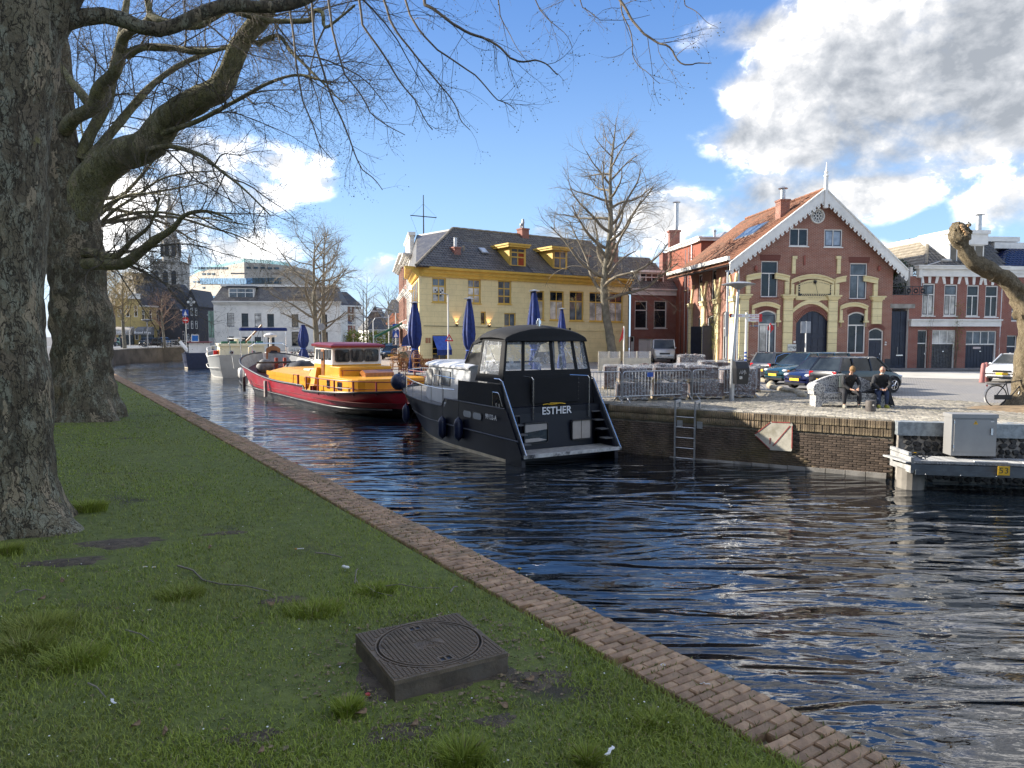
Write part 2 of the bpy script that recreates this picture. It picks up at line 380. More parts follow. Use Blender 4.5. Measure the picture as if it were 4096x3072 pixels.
m_pave=brickmat('brick_paving',(.22,.19,.17),(.17,.155,.145),(.10,.095,.085),bw=.2,bh=.1,ms=.01,stain=(.13,.12,.10),samt=.4)
def paving_flat(name,c1,c2,mo,bw,bh,ms,stain,samt=.4,rot=0.):
 m,nt,p=newmat(name);v=texco(nt)
 mp=N(nt,'ShaderNodeMapping');mp.inputs['Rotation'].default_value=(0,0,rot);L(nt,v,mp.inputs[0])
 b=N(nt,'ShaderNodeTexBrick');L(nt,mp.outputs[0],b.inputs[0]);b.inputs['Scale'].default_value=1
 b.inputs['Brick Width'].default_value=bw;b.inputs['Row Height'].default_value=bh;b.inputs['Mortar Size'].default_value=ms
 for k,c in(('Color1',c1),('Color2',c2),('Mortar',mo)):b.inputs[k].default_value=(*c,1)
 col=MIX(nt,MATH(nt,'MULTIPLY',RANGE(nt,tnoise(nt,v,.35,8,.65),.42,.68),samt),b.outputs[0],stain)
 col=MIX(nt,RANGE(nt,tnoise(nt,v,6,5),.3,.7,0,.3),col,scl(c2,.6))
 L(nt,col,p.inputs['Base Color']);p.inputs['Roughness'].default_value=.85
 bp=N(nt,'ShaderNodeBump');bp.invert=True;bp.inputs['Distance'].default_value=.006;L(nt,b.outputs['Fac'],bp.inputs['Height']);L(nt,bp.outputs[0],p.inputs['Normal'])
 return m
m_plaza=paving_flat('grey_clinker_paving',(.34,.32,.30),(.27,.26,.25),(.15,.14,.13),.22,.11,.012,(.38,.34,.27),rot=.5)
m_settbed=mat('sett_joint_sand',(.25,.21,.14),.95,var=.35,scale=4,bump=.6,dirt=(.07,.09,.03),dirtamt=.6,dscale=1.2)
m_road=mat('pale_concrete_road',(.55,.52,.46),.85,var=.08,scale=.6,bump=.3)
NEAR=[edge(52.7,0),Vector((-50.2,88.1,0)),Vector((-55.1,98.2,0)),Vector((-56.4,104.8,0)),Vector((-55.7,113.6,0)),Vector((-53.7,118,0))]
NZ=[1.85,1.86,1.95,2.02,2.08,2.1]
o=MB()
o.v=[(*p.xy,z)for p,z in zip(NEAR,NZ)]+[(-160,118,2.15),(-160,60,2.15),(*edge(52.7,60).xy,2.15)]
o.f=[(0,1,8),(1,7,8),(1,2,7),(2,6,7),(2,3,6),(3,4,6),(4,5,6)];o.m=[0]*7
tag(o.build('street_far_left',m_asph),kind='structure')
tag(MB().poly([(*edge(-9,26.9).xy,2.12),(*edge(55,26.9).xy,2.12),(*edge(55,150).xy,2.12),(*edge(-9,150).xy,2.12)]).build('street_near_left',m_asph),kind='structure')
tag(MB().poly([(-900,118,2.15),(-53.7,118,2.15),(-45.2,118,2.0),(200,140,1.5),(2500,140,1.4),(2500,2500,1.4),(-900,2500,2.15)]).build('ground_far',m_asph),kind='structure')
RB=[(3.55,23.85),(-1.5,32.5),(-4.4,38.3),(-9.0,45.6),(-15.2,56),(-21.5,66),(-24.7,72),(-34,87),(-43.5,108),(-46.2,118.1)]
QC=(10.42,19.25)
RIGHT=[(45,11.8),(13.35,18.35),QC]+RB
pts=[(x,y,1.585)for x,y in RIGHT]+[(400,140.1,1.5),(400,11.8,1.585)]
tag(MB().poly(pts).build('plaza_ground',m_plaza),kind='structure')
tag(MB().poly([(45,11.9,1.589),(13.4,18.4,1.589),(QC[0],QC[1]+.05,1.589),(3.6,23.9,1.589),(-1.4,32.55,1.589),(9,31.5,1.589),(12.4,28.9,1.589),(16.5,24.6,1.589),(23.5,24.,1.589),(45,24,1.589)]).build('sett_bed',m_settbed),kind='structure')
rd=MB().poly([(13,45.5,1.593),(24,38.4,1.593),(60,37.5,1.593),(60,45.4,1.593),(13,46.8,1.593)])
tag(rd.build('road',m_road),kind='structure')
tag(MB().poly([(-8.6,52,1.593),(-6,52.5,1.593),(-16,100,1.593),(-27,100,1.593)]).build('side_street',mat('side_street_paving',(.30,.25,.22),.85,var=.15,scale=1)),kind='structure')
sw=MB();sw.box(12.5,60,46.6,49.2,1.5,1.70);tag(sw.build('sidewalk',mat('dark_sidewalk',(.16,.155,.15),.85,var=.2,scale=1)),kind='structure')
m_dry=mat('dry_soil',(.26,.18,.10),.95,var=.3,scale=5,bump=.8,bscale=14,dirt=(.14,.10,.06),dirtamt=.5)
q=MB();ring=[]
for k in range(40):
 a=2*pi*k/40;r=(2.35 if cos(a)<0 else 2.1)*(1+.10*sin(3*a)+.05*sin(7*a));ring.append((17.1+r*1.15*cos(a),22.1+r*.75*sin(a)))
q.loft([[(x,y,1.594)for x,y in ring],[(17.1+(x-17.1)*.75,22.1+(y-22.1)*.75,1.64)for x,y in ring],[(17.1+(x-17.1)*.3,22.1+(y-22.1)*.3,1.72)for x,y in ring]])
tag(q.build('tree_pit_soil',m_dry,smooth=True),kind='structure')
# ---- quay walls
m_qb=mat('quay_brick',(.13,.095,.072),.9,var=.45,scale=2.2,bump=.7,bscale=40,dirt=(.20,.15,.05),dirtamt=.55,dscale=.5,perobj=.35)
m_qtop=mat('quay_rowlock_brick',(.24,.18,.115),.9,var=.4,scale=2.2,bump=.7,bscale=40,dirt=(.10,.10,.035),dirtamt=.6,dscale=.6,perobj=.35)
m_qm=mat('quay_mortar',(.20,.18,.14),.95,var=.35,scale=3,dirt=(.08,.07,.035),dirtamt=.6)
def wallframe(a,b):
 a=Vector((*a,0));b=Vector((*b,0));x=(b-a).normalized();return a,x,Vector((x.y,-x.x,0)),(b-a).length
qw=thing('brick_quay_wall','brown brick quay wall with upright capping bricks under the stone setts','quay wall',(0,0,0))
a,ux,un,Lw=wallframe((3.3,24.0),QC)
QW=(a,ux,un)
def at(s,z,out=0.,a=a,ux=ux,un=un):return a+ux*s+un*out+Vector((0,0,z))
q=MB();q.hexa([at(0,-.6,-.5),at(Lw,-.6,-.5),at(Lw,-.6,0),at(0,-.6,0),at(0,1.58,-.5),at(Lw,1.58,-.5),at(Lw,1.58,0),at(0,1.58,0)])
q.build('mortar_bed',m_qm,qw)
def brick_t(w,d,h,b=.006,seed=0):
 r=random.Random(seed);j=lambda:r.uniform(-.003,.003)
 t=MB();t.loft([[(-w/2+j(),-d/2,-h/2+j()),(w/2+j(),-d/2,-h/2+j()),(w/2+j(),-d/2,h/2+j()),(-w/2+j(),-d/2,h/2+j())],[(-w/2,d/2-b,-h/2),(w/2,d/2-b,-h/2),(w/2,d/2-b,h/2),(-w/2,d/2-b,h/2)],[(-w/2+b,d/2,-h/2+b),(w/2-b,d/2,-h/2+b),(w/2-b,d/2,h/2-b),(-w/2+b,d/2,h/2-b)]]);return t
T1=[brick_t(.206,.05,.054,seed=i)for i in range(3)];T2=[brick_t(.056,.06,.205,seed=i+5)for i in range(3)]
Ms=[]
z=-.13;row=0
while z<1.10:
 s=.05+(.11 if row%2 else 0)
 while s<Lw-.1:
  Ms.append(basis(at(s,z+rnd.uniform(-.002,.002),.002+rnd.uniform(-.007,.007)),ux,un,(0,0,1)));s+=.218
 z+=.066;row+=1
pieces('brick',T1,Ms,m_qb,qw,190)
Ms=[]
for zz,dd in((1.25,.012),(1.475,.03)):
 s=.03
 while s<Lw-.02:
  Ms.append(basis(at(s,zz+rnd.uniform(-.004,.004),dd+rnd.uniform(-.008,.008)),ux,un,(0,0,1)));s+=.0655
pieces('capping_brick',T2,Ms,m_qtop,qw,110)
q=MB();
for k in range(12):
 s0=2.2+k*.52;q.hexa([at(s0,-.2,-.1),at(s0+.5,-.2,-.1),at(s0+.5,-.2,.07+.03*rnd.random()),at(s0,-.2,.07),at(s0,.03+.01*k,-.1),at(s0+.5,.035+.01*k,-.1),at(s0+.5,.03+.01*k,.07),at(s0,.03+.01*k,.09)])
q.build('ledge',m_concrete,qw)
m_qwall=brickmat('old_quay_brick',(.10,.075,.06),(.075,.055,.045),(.15,.13,.11),stain=(.13,.11,.05),samt=.5)
q=MB()
for(x0,y0),(x1,y1)in zip(RB[:-1],RB[1:]):q.prism([(x0,y0,-1),(x1,y1,-1),(x1,y1,1.58),(x0,y0,1.58)],(.5,.25,0))
tag(q.build('right_quay_wall',m_qwall),'brown brick quay wall behind the moored boats on the right bank','quay wall')
m_farwall=mat('stained_quay_wall',(.125,.105,.085),.9,var=.3,scale=.6,bump=.5,bscale=8,dirt=(.05,.045,.035),dirtamt=.7,dscale=.5)
q=MB();fw=NEAR[1:]
for k in range(len(fw)-1):
 p0,p1=fw[k],fw[k+1];q.prism([(p0.x,p0.y,-1),(p1.x,p1.y,-1),(p1.x,p1.y,NZ[k+2]-.02),(p0.x,p0.y,NZ[k+1]-.02)],(-.5,.1,0))
p0,p1=NEAR[0],NEAR[1];q.prism([(p0.x,p0.y,-1),(p1.x,p1.y,-1),(p1.x,p1.y,1.86),(p0.x,p0.y,1.86)],(-.5,-.3,0))
fwo=q.build('far_quay_wall',m_farwall);tag(fwo,'stained dark quay wall curving to the bridge at the far left','quay wall')
q=MB()
for k in range(5):
 p0,p1=NEAR[k],NEAR[k+1];q.prism([(p0.x+.06,p0.y,NZ[k]-.02),(p1.x+.06,p1.y,NZ[k+1]-.02),(p1.x+.06,p1.y,NZ[k+1]+.1),(p0.x+.06,p0.y,NZ[k]+.1)],(-.5,-.2,0))
q.build('coping',m_concrete,fwo)
q=MB();q.hexa([edge(-9,.06,-1),edge(56,.06,-1),edge(56,.45,-1),edge(-9,.45,-1),edge(-9,.06,1.80),edge(56,.06,1.80),edge(56,.45,1.80),edge(-9,.45,1.80)])
be=thing('brick_edging','two-brick-wide edging of weathered clinker bricks between lawn and water','brick edging',(0,0,0))
q.build('bank_wall',m_settbed,be)
m_edge=mat('edging_clinker',(.42,.265,.155),.8,var=.35,scale=7,bump=.8,bscale=60,dirt=(.20,.16,.09),dirtamt=.6,dscale=2.2,perobj=.28)
def edge_brick(w,ln,h,seed):
 r=random.Random(seed);b=.005;j=lambda a=.003:r.uniform(-a,a)
 base=[(-w/2+j(),-ln/2+j()),(w/2+j(),-ln/2+j()),(w/2+j(),-ln/6+j()),(w/2+j(),ln/6+j()),(w/2+j(),ln/2+j()),(-w/2+j(),ln/2+j()),(-w/2+j(),ln/6+j()),(-w/2+j(),-ln/6+j())]
 t=MB();t.loft([[(x,y,-h)for x,y in base],[(x,y,-b*1.4+j(.002))for x,y in base],[(x*(1-2*b/w),y*(1-2*b/ln),j(.0015))for x,y in base]]);return t
TB=[edge_brick(.061,.206,.07,i)for i in range(6)];TH=[edge_brick(.061,.10,.07,i+20)for i in range(4)]
Ms=[];Mh=[];k=0;s=-1.6
while s<50:
 j=lambda a:rnd.uniform(-a,a)
 wob=.012*mn.noise((s*.8,0,0))
 def put(L_,d):
  rot=Matrix.Rotation(j(.03),4,'Z');tilt=Matrix.Rotation(j(.025),4,'X')@Matrix.Rotation(j(.03),4,'Y')
  L_.append(basis(edge(s,d+wob+j(.004),1.852+j(.004)+.006*mn.noise((s*1.5,d*3,5))),Es,En,(0,0,1))@rot@tilt)
 if k%2==0:
  put(Ms,.105);put(Ms,.323)
 else:
  put(Mh,.052);put(Ms,.214);
  if rnd.random()<.9:put(Mh,.376)
 s+=.0665;k+=1
pieces('edging_brick',TB,Ms,m_edge,be,200)
pieces('half_brick',TH,Mh,m_edge,be,100)
# ---- stone setts of the quay
m_sett=mat('granite_sett',(.40,.36,.29),.8,var=.35,scale=3,bump=.6,bscale=30,dirt=(.13,.13,.07),dirtamt=.5,dscale=1.1,perobj=.4)
def sett_t(w,l,seed):
 r=random.Random(seed);j=lambda:r.uniform(-.008,.008)
 base=[(-w/2+j(),-l/2+j()),(w/2+j(),-l/2+j()),(w/2+j(),l/2+j()),(-w/2+j(),l/2+j())]
 t=MB();t.loft([[(x,y,-.05)for x,y in base],[(x,y,.0)for x,y in base],[(x*.8,y*.8,.014)for x,y in base]]);return t
TS=[sett_t(.215,.125,i)for i in range(5)]
Ms=[];un2=Vector((ux.y*-1,ux.x,0));row=0;d=-.2
def inpoly(x,y,P):
 c=False;n=len(P)
 for i in range(n):
  x0,y0=P[i];x1,y1=P[i-1]
  if(y0>y)!=(y1>y)and x<(x1-x0)*(y-y0)/(y1-y0)+x0:c=not c
 return c
BED=[(19.5,17.25),(13.4,18.5),(QC[0],QC[1]+.1),(3.6,23.95),(-1.3,32.5),(9,31.3),(12.3,28.8),(16.4,24.5),(19.5,24.2)]
ux2=Vector((.90,-.436,0)).normalized();uy2=Vector((.436,.90,0)).normalized()
for i in range(-40,110):
 for j_ in range(0,120):
  p=Vector((0,20,0))+ux2*((i+(.5 if j_%2 else 0))*.232+.03*mn.noise((j_*.7,i*.2,0)))+uy2*((j_-30)*.143)
  if inpoly(p.x,p.y,BED):
   Ms.append(basis((p.x+rnd.uniform(-.008,.008),p.y+rnd.uniform(-.006,.006),1.6+rnd.uniform(-.006,.006)+.015*mn.noise((p.x*.6,p.y*.6,1))),ux2,uy2,(0,0,1))@Matrix.Rotation(rnd.uniform(-.06,.06),4,'Z'))
setts=thing('sett_paving','uneven pale granite sett paving along the quay edge','paving',(0,0,0));setts['kind']='structure'
del setts['category']
pieces('sett',TS,Ms,m_sett,setts,300)
kb=thing('boulder_kerb','low kerb of rounded sandy stones along the parking bays','kerb',(0,0,0))
m_boul=mat('kerb_boulder',(.36,.31,.22),.85,var=.25,scale=6,bump=.5,perobj=.2)
a0,a1=Vector((12.9,37.0,1.6)),Vector((10.9,26.7,1.6));n_=27
for k in range(n_):
 p=a0.lerp(a1,(k+.5)/n_);p.x+=.25*sin(k*.35)
 t=MB();r=rnd.uniform(.9,1.1);t.ball((0,0,.04),(.17*r,.24,.13*r),8,5);t.build('kerb_stone',m_boul,kb,smooth=60,loc=p,rz=rnd.uniform(-.2,.2))
# ---- steel-capped stone wall to the right
sw=thing('stone_quay_wall','dark basalt rubble wall under a galvanised steel capping beam','quay wall',(0,0,0))
m_bas=mat('basalt_stone',(.06,.058,.055),.8,var=.5,scale=4,bump=1.,bscale=12,perobj=.5)
m_basl=mat('pale_mortar',(.30,.275,.24),.95,var=.35,scale=4,bump=1.,bscale=10)
a2,ux_,un_,L2=wallframe((10.5,19.05),(13.35,18.42))
def at2(s,z,out=0.,a2=a2,ux_=ux_,un_=un_):return a2+ux_*s+un_*out+Vector((0,0,z))
L2=9.
q=MB();q.hexa([at2(-.05,-.6,-.5),at2(L2,-.6,-.5),at2(L2,-.6,0),at2(-.05,-.6,0),at2(-.05,1.3,-.5),at2(L2,1.3,-.5),at2(L2,1.3,0),at2(-.05,1.3,0)]);q.build('rubble_core',m_basl,sw)
q=MB();q.hexa([at2(-.1,1.24,-.5),at2(L2,1.24,-.5),at2(L2,1.24,.10),at2(-.1,1.24,.10),at2(-.1,1.605,-.5),at2(L2,1.605,-.5),at2(L2,1.605,.10),at2(-.1,1.605,.10)])
q.build('steel_capping',mat('mottled_galvanised',(.33,.36,.37),.5,.5,var=.25,scale=9),sw)
def stone_t(seed):
 r=random.Random(seed);t=MB();n=6
 ang=sorted(r.uniform(0,1)*.7+k for k in range(n));base=[(cos(2*pi*a_/n)*r.uniform(.8,1.12),sin(2*pi*a_/n)*r.uniform(.8,1.12))for a_ in ang]
 t.loft([[(x,-.5,z)for x,z in base],[(x,.1,z)for x,z in base],[(x*.62,.45+r.uniform(-.1,.1),z*.62)for x,z in base]]);return t
TT=[stone_t(i)for i in range(6)];Ms=[]
zz=-.05;row=0
while zz<1.22:
 s=rnd.uniform(0,.1)
 while s<6.6:
  w=rnd.uniform(.075,.125)
  Ms.append(basis(at2(s+w,zz+rnd.uniform(-.03,.03),.01),ux_*w,un_*.09,(0,0,rnd.uniform(.07,.095)))@Matrix.Rotation(rnd.uniform(-.5,.5),4,'Y'));s+=w*2.05
 zz+=.155;row+=1
pieces('stone',TT,Ms,m_bas,sw,300)
# ================================================================= TREES
def bark(name,c1,c2,lich,pale,k=1.,bd=.035,pt=.90):
 m,nt,p=newmat(name);v=texco(nt)
 mp=N(nt,'ShaderNodeMapping');mp.inputs['Scale'].default_value=(1,1,.5);L(nt,v,mp.inputs[0])
 dn=N(nt,'ShaderNodeTexNoise');dn.inputs['Scale'].default_value=8*k;dn.inputs['Detail'].default_value=6;L(nt,mp.outputs[0],dn.inputs[0])
 mx=N(nt,'ShaderNodeVectorMath',operation='ADD');L(nt,mp.outputs[0],mx.inputs[0]);sc_=N(nt,'ShaderNodeVectorMath',operation='SCALE');L(nt,dn.outputs['Color'],sc_.inputs[0]);sc_.inputs['Scale'].default_value=.35;L(nt,sc_.outputs[0],mx.inputs[1])
 vo=N(nt,'ShaderNodeTexVoronoi');vo.inputs['Scale'].default_value=5.5*k;L(nt,mx.outputs[0],vo.inputs['Vector'])
 base=MIX(nt,RANGE(nt,tnoise(nt,mp.outputs[0],2.2*k,8,.65),.35,.65),c1,c2)
 base=MIX(nt,RANGE(nt,tnoise(nt,mp.outputs[0],7*k,9,.75),.48,.58,0,.75),base,lich)
 base=MIX(nt,RANGE(nt,tnoise(nt,v,26,4,.7),.52,.66,0,.5),base,scl(c1,.45))
 s2=N(nt,'ShaderNodeSeparateXYZ');L(nt,vo.outputs['Color'],s2.inputs[0])
 base=MIX(nt,RANGE(nt,s2.outputs[0],pt,pt+.05,0,.85),base,pale)
 base=MIX(nt,RANGE(nt,s2.outputs[1],.86,.92,0,.6),base,scl(c1,.6))
 base=MIX(nt,RANGE(nt,tnoise(nt,v,3.3,9,.7),.63,.70,0,.7),base,(.26,.23,.07))
 fv=N(nt,'ShaderNodeTexVoronoi',feature='DISTANCE_TO_EDGE');fv.inputs['Scale'].default_value=9*k
 mp2=N(nt,'ShaderNodeMapping');mp2.inputs['Scale'].default_value=(1.6,1.6,.45);L(nt,mx.outputs[0],mp2.inputs[0]);L(nt,mp2.outputs[0],fv.inputs['Vector'])
 crack=RANGE(nt,fv.outputs[0],0,.07);base=MIX(nt,crack,scl(c1,.55),base);L(nt,base,p.inputs['Base Color']);p.inputs['Roughness'].default_value=.9
 hh_=MATH(nt,'ADD',MATH(nt,'MULTIPLY',crack,.6),MATH(nt,'MULTIPLY',tnoise(nt,v,22,8,.7),1.1))
 b=N(nt,'ShaderNodeBump');b.inputs['Distance'].default_value=bd;L(nt,hh_,b.inputs['Height']);L(nt,b.outputs[0],p.inputs['Normal']);return m
m_plane=bark('plane_bark',(.12,.092,.056),(.25,.21,.13),(.34,.33,.235),(.42,.33,.21),pt=.84)
m_limb=bark('plane_limb_bark',(.18,.16,.07),(.36,.33,.15),(.33,.31,.20),(.40,.33,.21),1.3,.03,.82)
m_pol=bark('pollard_bark',(.20,.15,.085),(.38,.30,.18),(.46,.38,.25),(.48,.38,.24),2.2,.07,.95)
m_twig=mat('twig_bark',(.15,.12,.085),.85,var=.3)
m_gtwig=mat('grey_twig_bark',(.20,.17,.125),.85,var=.3)
m_gbark=mat('grey_trunk_bark',(.19,.17,.13),.9,var=.3,scale=3,bump=1,bscale=16,dirt=(.10,.10,.06),dirtamt=.5)
m_bud=mat('spring_bud',(.13,.12,.04),.8,var=.3)
class Tw:
 def __init__(s):s.V=[];s.F=[];s.B=[];s.BF=[]
 def tube(s,pts,R,n=3):
  o=len(s.V);m=len(pts)
  d=pts[-1]-pts[0]
  if d.length<1e-6:return
  a0=d.cross(Vector((.3,.2,1))).normalized()
  for i in range(m):
   t=pts[min(i+1,m-1)]-pts[max(i-1,0)]
   a=(a0-t*(a0.dot(t)/max(t.length_squared,1e-9))).normalized();b=t.cross(a).normalized();r=R[i];p=pts[i]
   for k in range(n):
    c_,s_=cos(2*pi*k/n)*r,sin(2*pi*k/n)*r
    s.V.append((p.x+a.x*c_+b.x*s_,p.y+a.y*c_+b.y*s_,p.z+a.z*c_+b.z*s_))
  for i in range(m-1):
   for k in range(n):
    q=o+i*n+k;w=o+i*n+(k+1)%n;s.F.append((q,w,w+n,q+n))
 def bud(s,p,d,r):
  o=len(s.B);a=d.orthogonal().normalized()*r;b=d.cross(a).normalized()*r
  s.B+=[tuple(p),tuple(p+d*r*2+a),tuple(p+d*r*2+b),tuple(p+d*r*2-a-b),tuple(p+d*r*4.5)]
  s.BF+=[(o,o+1,o+2),(o,o+2,o+3),(o,o+3,o+1),(o+4,o+2,o+1),(o+4,o+3,o+2),(o+4,o+1,o+3)]
def rv(r):
 while True:
  v=Vector((r.uniform(-1,1),r.uniform(-1,1),r.uniform(-1,1)))
  if .01<v.length<1:return v.normalized()
def grow(T,p,d,ln,r,lv,P,rg):
 n=max(3,int(ln/P['seg'][lv]));st=ln/n;pts=[p.copy()];R=[r];d=d.normalized();gr=P['grav'][lv];wg=P['wig'][lv];last=lv>=P['levels']-1
 rt=r*P['taper'][lv];kink=rv(rg)
 for i in range(n):
  t=(i+1)/n
  if rg.random()<.3:kink=rv(rg)
  d=(d+(rv(rg)+kink)*wg*.6+Vector((0,0,gr*(1-1.2*t if P.get('curl')and lv>=1 else 1)))+P['bias']*P['biask'][lv]).normalized()
  p=p+d*st;pts.append(p.copy());R.append(r+(rt-r)*t)
 T.tube(pts,R,P['sides'][lv])
 if last:
  if P['bud']:
   T.bud(pts[-1],d,P['bud'])
   if rg.random()<.6:k=rg.randrange(1,n+1);T.bud(pts[k],(d+rv(rg)*.8).normalized(),P['bud'])
  return
 spawn(T,pts,R,lv+1,P,rg,ln)
def spawn(T,pts,R,lv,P,rg,ln,t0=.12,dens=1.):
 m=len(pts)-1;cnt=P['num'][lv]*ln*dens;cnt=int(cnt)+(1 if rg.random()<cnt%1 else 0)
 for _ in range(cnt):
  t=t0+(1-t0)*rg.random()**.85;f=t*m;i=min(int(f),m-1);q=pts[i].lerp(pts[i+1],f-i);tg=(pts[i+1]-pts[i]).normalized();r0=R[i]+(R[i+1]-R[i])*(f-i)
  side=tg.cross(rv(rg)).normalized();ang=radians(rg.uniform(*P['ang']))
  dd=tg*cos(ang)+side*sin(ang)
  if dd.z>.3 and P.get('flat'):dd.z*=.6
  l2=P['len'][lv]*rg.uniform(.55,1.25)*(1.15-.6*t)
  if P.get('lim'):l2=min(l2,ln*.75)
  grow(T,q,dd,l2,min(r0*.62,P['rad'][lv])*rg.uniform(.75,1.1),lv,P,rg)
def finish(T,name,mat_,root,budm=None):
 V=np.array(T.V,dtype=np.float32)
 o=npmesh(name,V,T.F,mat_,root,smooth=True)
 if T.B:npmesh('buds',T.B,T.BF,budm or m_bud,root)
 return o
def limbmesh(B,pts,R,n=14,rough=.12,seed=0,ks=2.):
 """thick limb: spline through the points with lumpy bark"""
 P_=[Vector(p)for p in pts];out=[];rr=[]
 for i in range(len(P_)-1):
  a=P_[max(i-1,0)];b=P_[i];c=P_[i+1];d=P_[min(i+2,len(P_)-1)];k=max(3,int((c-b).length/.16))
  for j in range(k):
   t=j/k;out.append(.5*((2*b)+(c-a)*t+(2*a-5*b+4*c-d)*t*t+(3*b-a-3*c+d)*t**3));rr.append(R[i]+(R[i+1]-R[i])*t)
 out.append(P_[-1]);rr.append(R[-1])
 o=len(B.v);B.tube(out,rr,n)
 for i in range(len(out)):
  for k in range(n):
   q=Vector(B.v[o+i*n+k]);e=q-out[i];s_=1+rough*(mn.noise(q*ks+Vector((seed,0,0)))*1.2+.5*mn.noise(q*ks*3+Vector((0,seed,0))))
   B.v[o+i*n+k]=tuple(out[i]+e*s_)
 return out,rr
def trunkmesh(pts,R,n=56,seed=0,flare=.5,flh=1.0,burl=.16,st=.07):
 B=MB();P_=[Vector(p)for p in pts];rings=[]
 z0=P_[0].z;i=0;out=[]
 for i in range(len(P_)-1):
  k=max(2,int((P_[i+1]-P_[i]).length/st))
  for j in range(k):
   t=j/k;s_=t*t*(3-2*t);out.append((P_[i].lerp(P_[i+1],t),R[i]+(R[i+1]-R[i])*s_))
 out.append((P_[-1],R[-1]))
 for c,r in out:
  h=c.z-z0;fl=flare*math.exp(-max(h,0)/flh*2.4);rg=[]
  for k in range(n):
   a=2*pi*k/n;dv=Vector((cos(a),sin(a),0));q=c+dv*r
   lob=1+fl*(.55+.45*cos(5*a+seed)+.3*sin(3*a+seed*2))
   nz=1+burl*mn.noise(q*1.05+Vector((seed,0,0)))+burl*.55*mn.noise(Vector((q.x*2.6,q.y*2.6,q.z*3.2)))+.022*mn.noise(q*9)+.02*mn.noise(Vector((q.x*14,q.y*14,q.z*5)))
   rg.append(c+dv*r*lob*nz)
  rings.append(rg)
 B.loft(rings);return B
PL_=dict(levels=4,seg=[.3,.22,.10,.07],grav=[-.04,-.075,-.05,-.02],wig=[.17,.22,.30,.38],taper=[.35,.3,.35,.5],num=[1,3.6,6.8,9.5],len=[3.,2.5,1.15,.36],rad=[.06,.020,.0075,.0036],sides=[5,4,3,3],bud=.0055,bias=Vector((.8,-.15,-.1)),biask=[.05,.035,.01,0],ang=(28,68),curl=True,lim=True)
def pix(l):return[D(u,v,Y)for u,v,Y in l]
rg=random.Random(11)
t2=thing('plane_tree','plane tree with swollen knotty trunk and great limb arching right, behind the front one','tree',D(335,1668,17.6).xyz)
off=-Vector(t2.location)
tp=pix([(338,1690,17.5),(335,1600,17.5),(330,1500,17.6),(325,1345,17.6),(310,1100,17.6),(292,880,17.6),(258,700,17.6),(238,450,17.7),(225,250,17.8),(212,0,18),(190,-500,18.4)])
tr=[.78,.73,.70,.69,.63,.60,.44,.34,.30,.26,.17]
B=trunkmesh([p+off for p in tp],tr,seed=2.,flare=.42,flh=1.1,burl=.20);B.build('trunk',m_plane,t2,smooth=60,fix=False)
limbs=[([(305,980,17.6),(325,830,17.5),(388,695,17.3),(470,625,17.),(585,585,16.7),(640,520,16.5),(700,450,16.2),(790,400,16.),(880,350,15.8),(930,250,15.6),(970,160,15.5),(1030,90,15.4),(1085,0,15.2),(1150,-200,15.),(1230,-520,14.6)],[.25,.42,.40,.37,.36,.33,.26,.27,.25,.21,.20,.19,.18,.15,.08]),([(262,520,17.4),(300,470,17.),(370,430,16.6),(400,350,16.3),(450,300,16.),(480,230,15.8),(490,160,15.6),(520,125,15.4),(575,100,15.2),(600,60,15.1),(590,-20,15),(620,-200,14.8)],[.17,.16,.15,.15,.13,.11,.11,.095,.09,.07,.065,.04]),([(600,62,15.1),(650,85,15),(730,100,14.9),(800,100,14.8),(860,65,14.7),(915,35,14.6),(960,50,14.5),(1060,80,14.3),(1160,85,14.2),(1240,80,14.1),(1255,45,14),(1290,50,13.9),(1300,110,13.9),(1360,70,13.8),(1420,20,13.7)],[.08,.08,.085,.08,.075,.07,.065,.055,.05,.048,.045,.04,.03,.025,.02]),([(505,220,15.8),(570,190,15.6),(680,190,15.4),(790,205,15.2),(900,195,15.)],[.09,.08,.075,.07,.03]),([(370,430,16.6),(330,380,16.6),(290,330,16.8),(230,250,17)],[.12,.10,.085,.07]),([(300,1060,17.4),(400,1055,17.),(490,1055,16.6),(560,1010,16.3),(620,960,16),(690,915,15.8),(740,860,15.6),(830,845,15.3),(930,880,15)],[.15,.14,.13,.11,.09,.07,.045,.035,.018]),([(300,1010,17.4),(390,1015,17.1),(460,1030,16.8),(530,960,16.4),(600,900,16.2),(640,790,16)],[.14,.11,.08,.05,.03,.02]),([(320,640,17.6),(360,540,17.8),(430,400,18),(460,250,18.3),(500,50,18.6),(540,-250,19)],[.14,.13,.12,.10,.08,.04]),([(340,650,17.5),(420,560,17.9),(520,440,18.3),(620,330,18.7),(760,240,19),(940,180,19.3),(1100,160,19.5)],[.13,.11,.10,.08,.06,.045,.03]),([(620,545,16.4),(720,510,16.),(800,480,15.7),(950,400,15.4),(1080,330,15.1),(1200,300,14.8),(1330,340,14.5)],[.08,.06,.05,.045,.035,.028,.015]),([(590,600,16.4),(680,585,16.1),(800,620,15.7),(880,680,15.4),(980,760,15.1),(1080,860,14.9)],[.07,.05,.04,.032,.022,.012]),([(1030,180,15.5),(1110,140,15.3),(1160,200,15.),(1220,260,14.8),(1290,330,14.5),(1380,420,14.2)],[.05,.045,.035,.028,.02,.01]),]
T=Tw();LB=MB()
for i,(lp,lr)in enumerate(limbs):
 P3=[p+off for p in pix(lp)];out,rr=limbmesh(LB,P3,lr,14 if lr[0]>.1 else 8,.16,i)
 ln=sum((out[k+1]-out[k]).length for k in range(len(out)-1))
 spawn(T,out,rr,1,PL_,rg,ln,t0=.10,dens=.85 if i in(5,6,9,10,11)else .72)
LB.build('limb',m_limb,t2,smooth=60,fix=False)
finish(T,'twigs',m_twig,t2)
rg=random.Random(5)
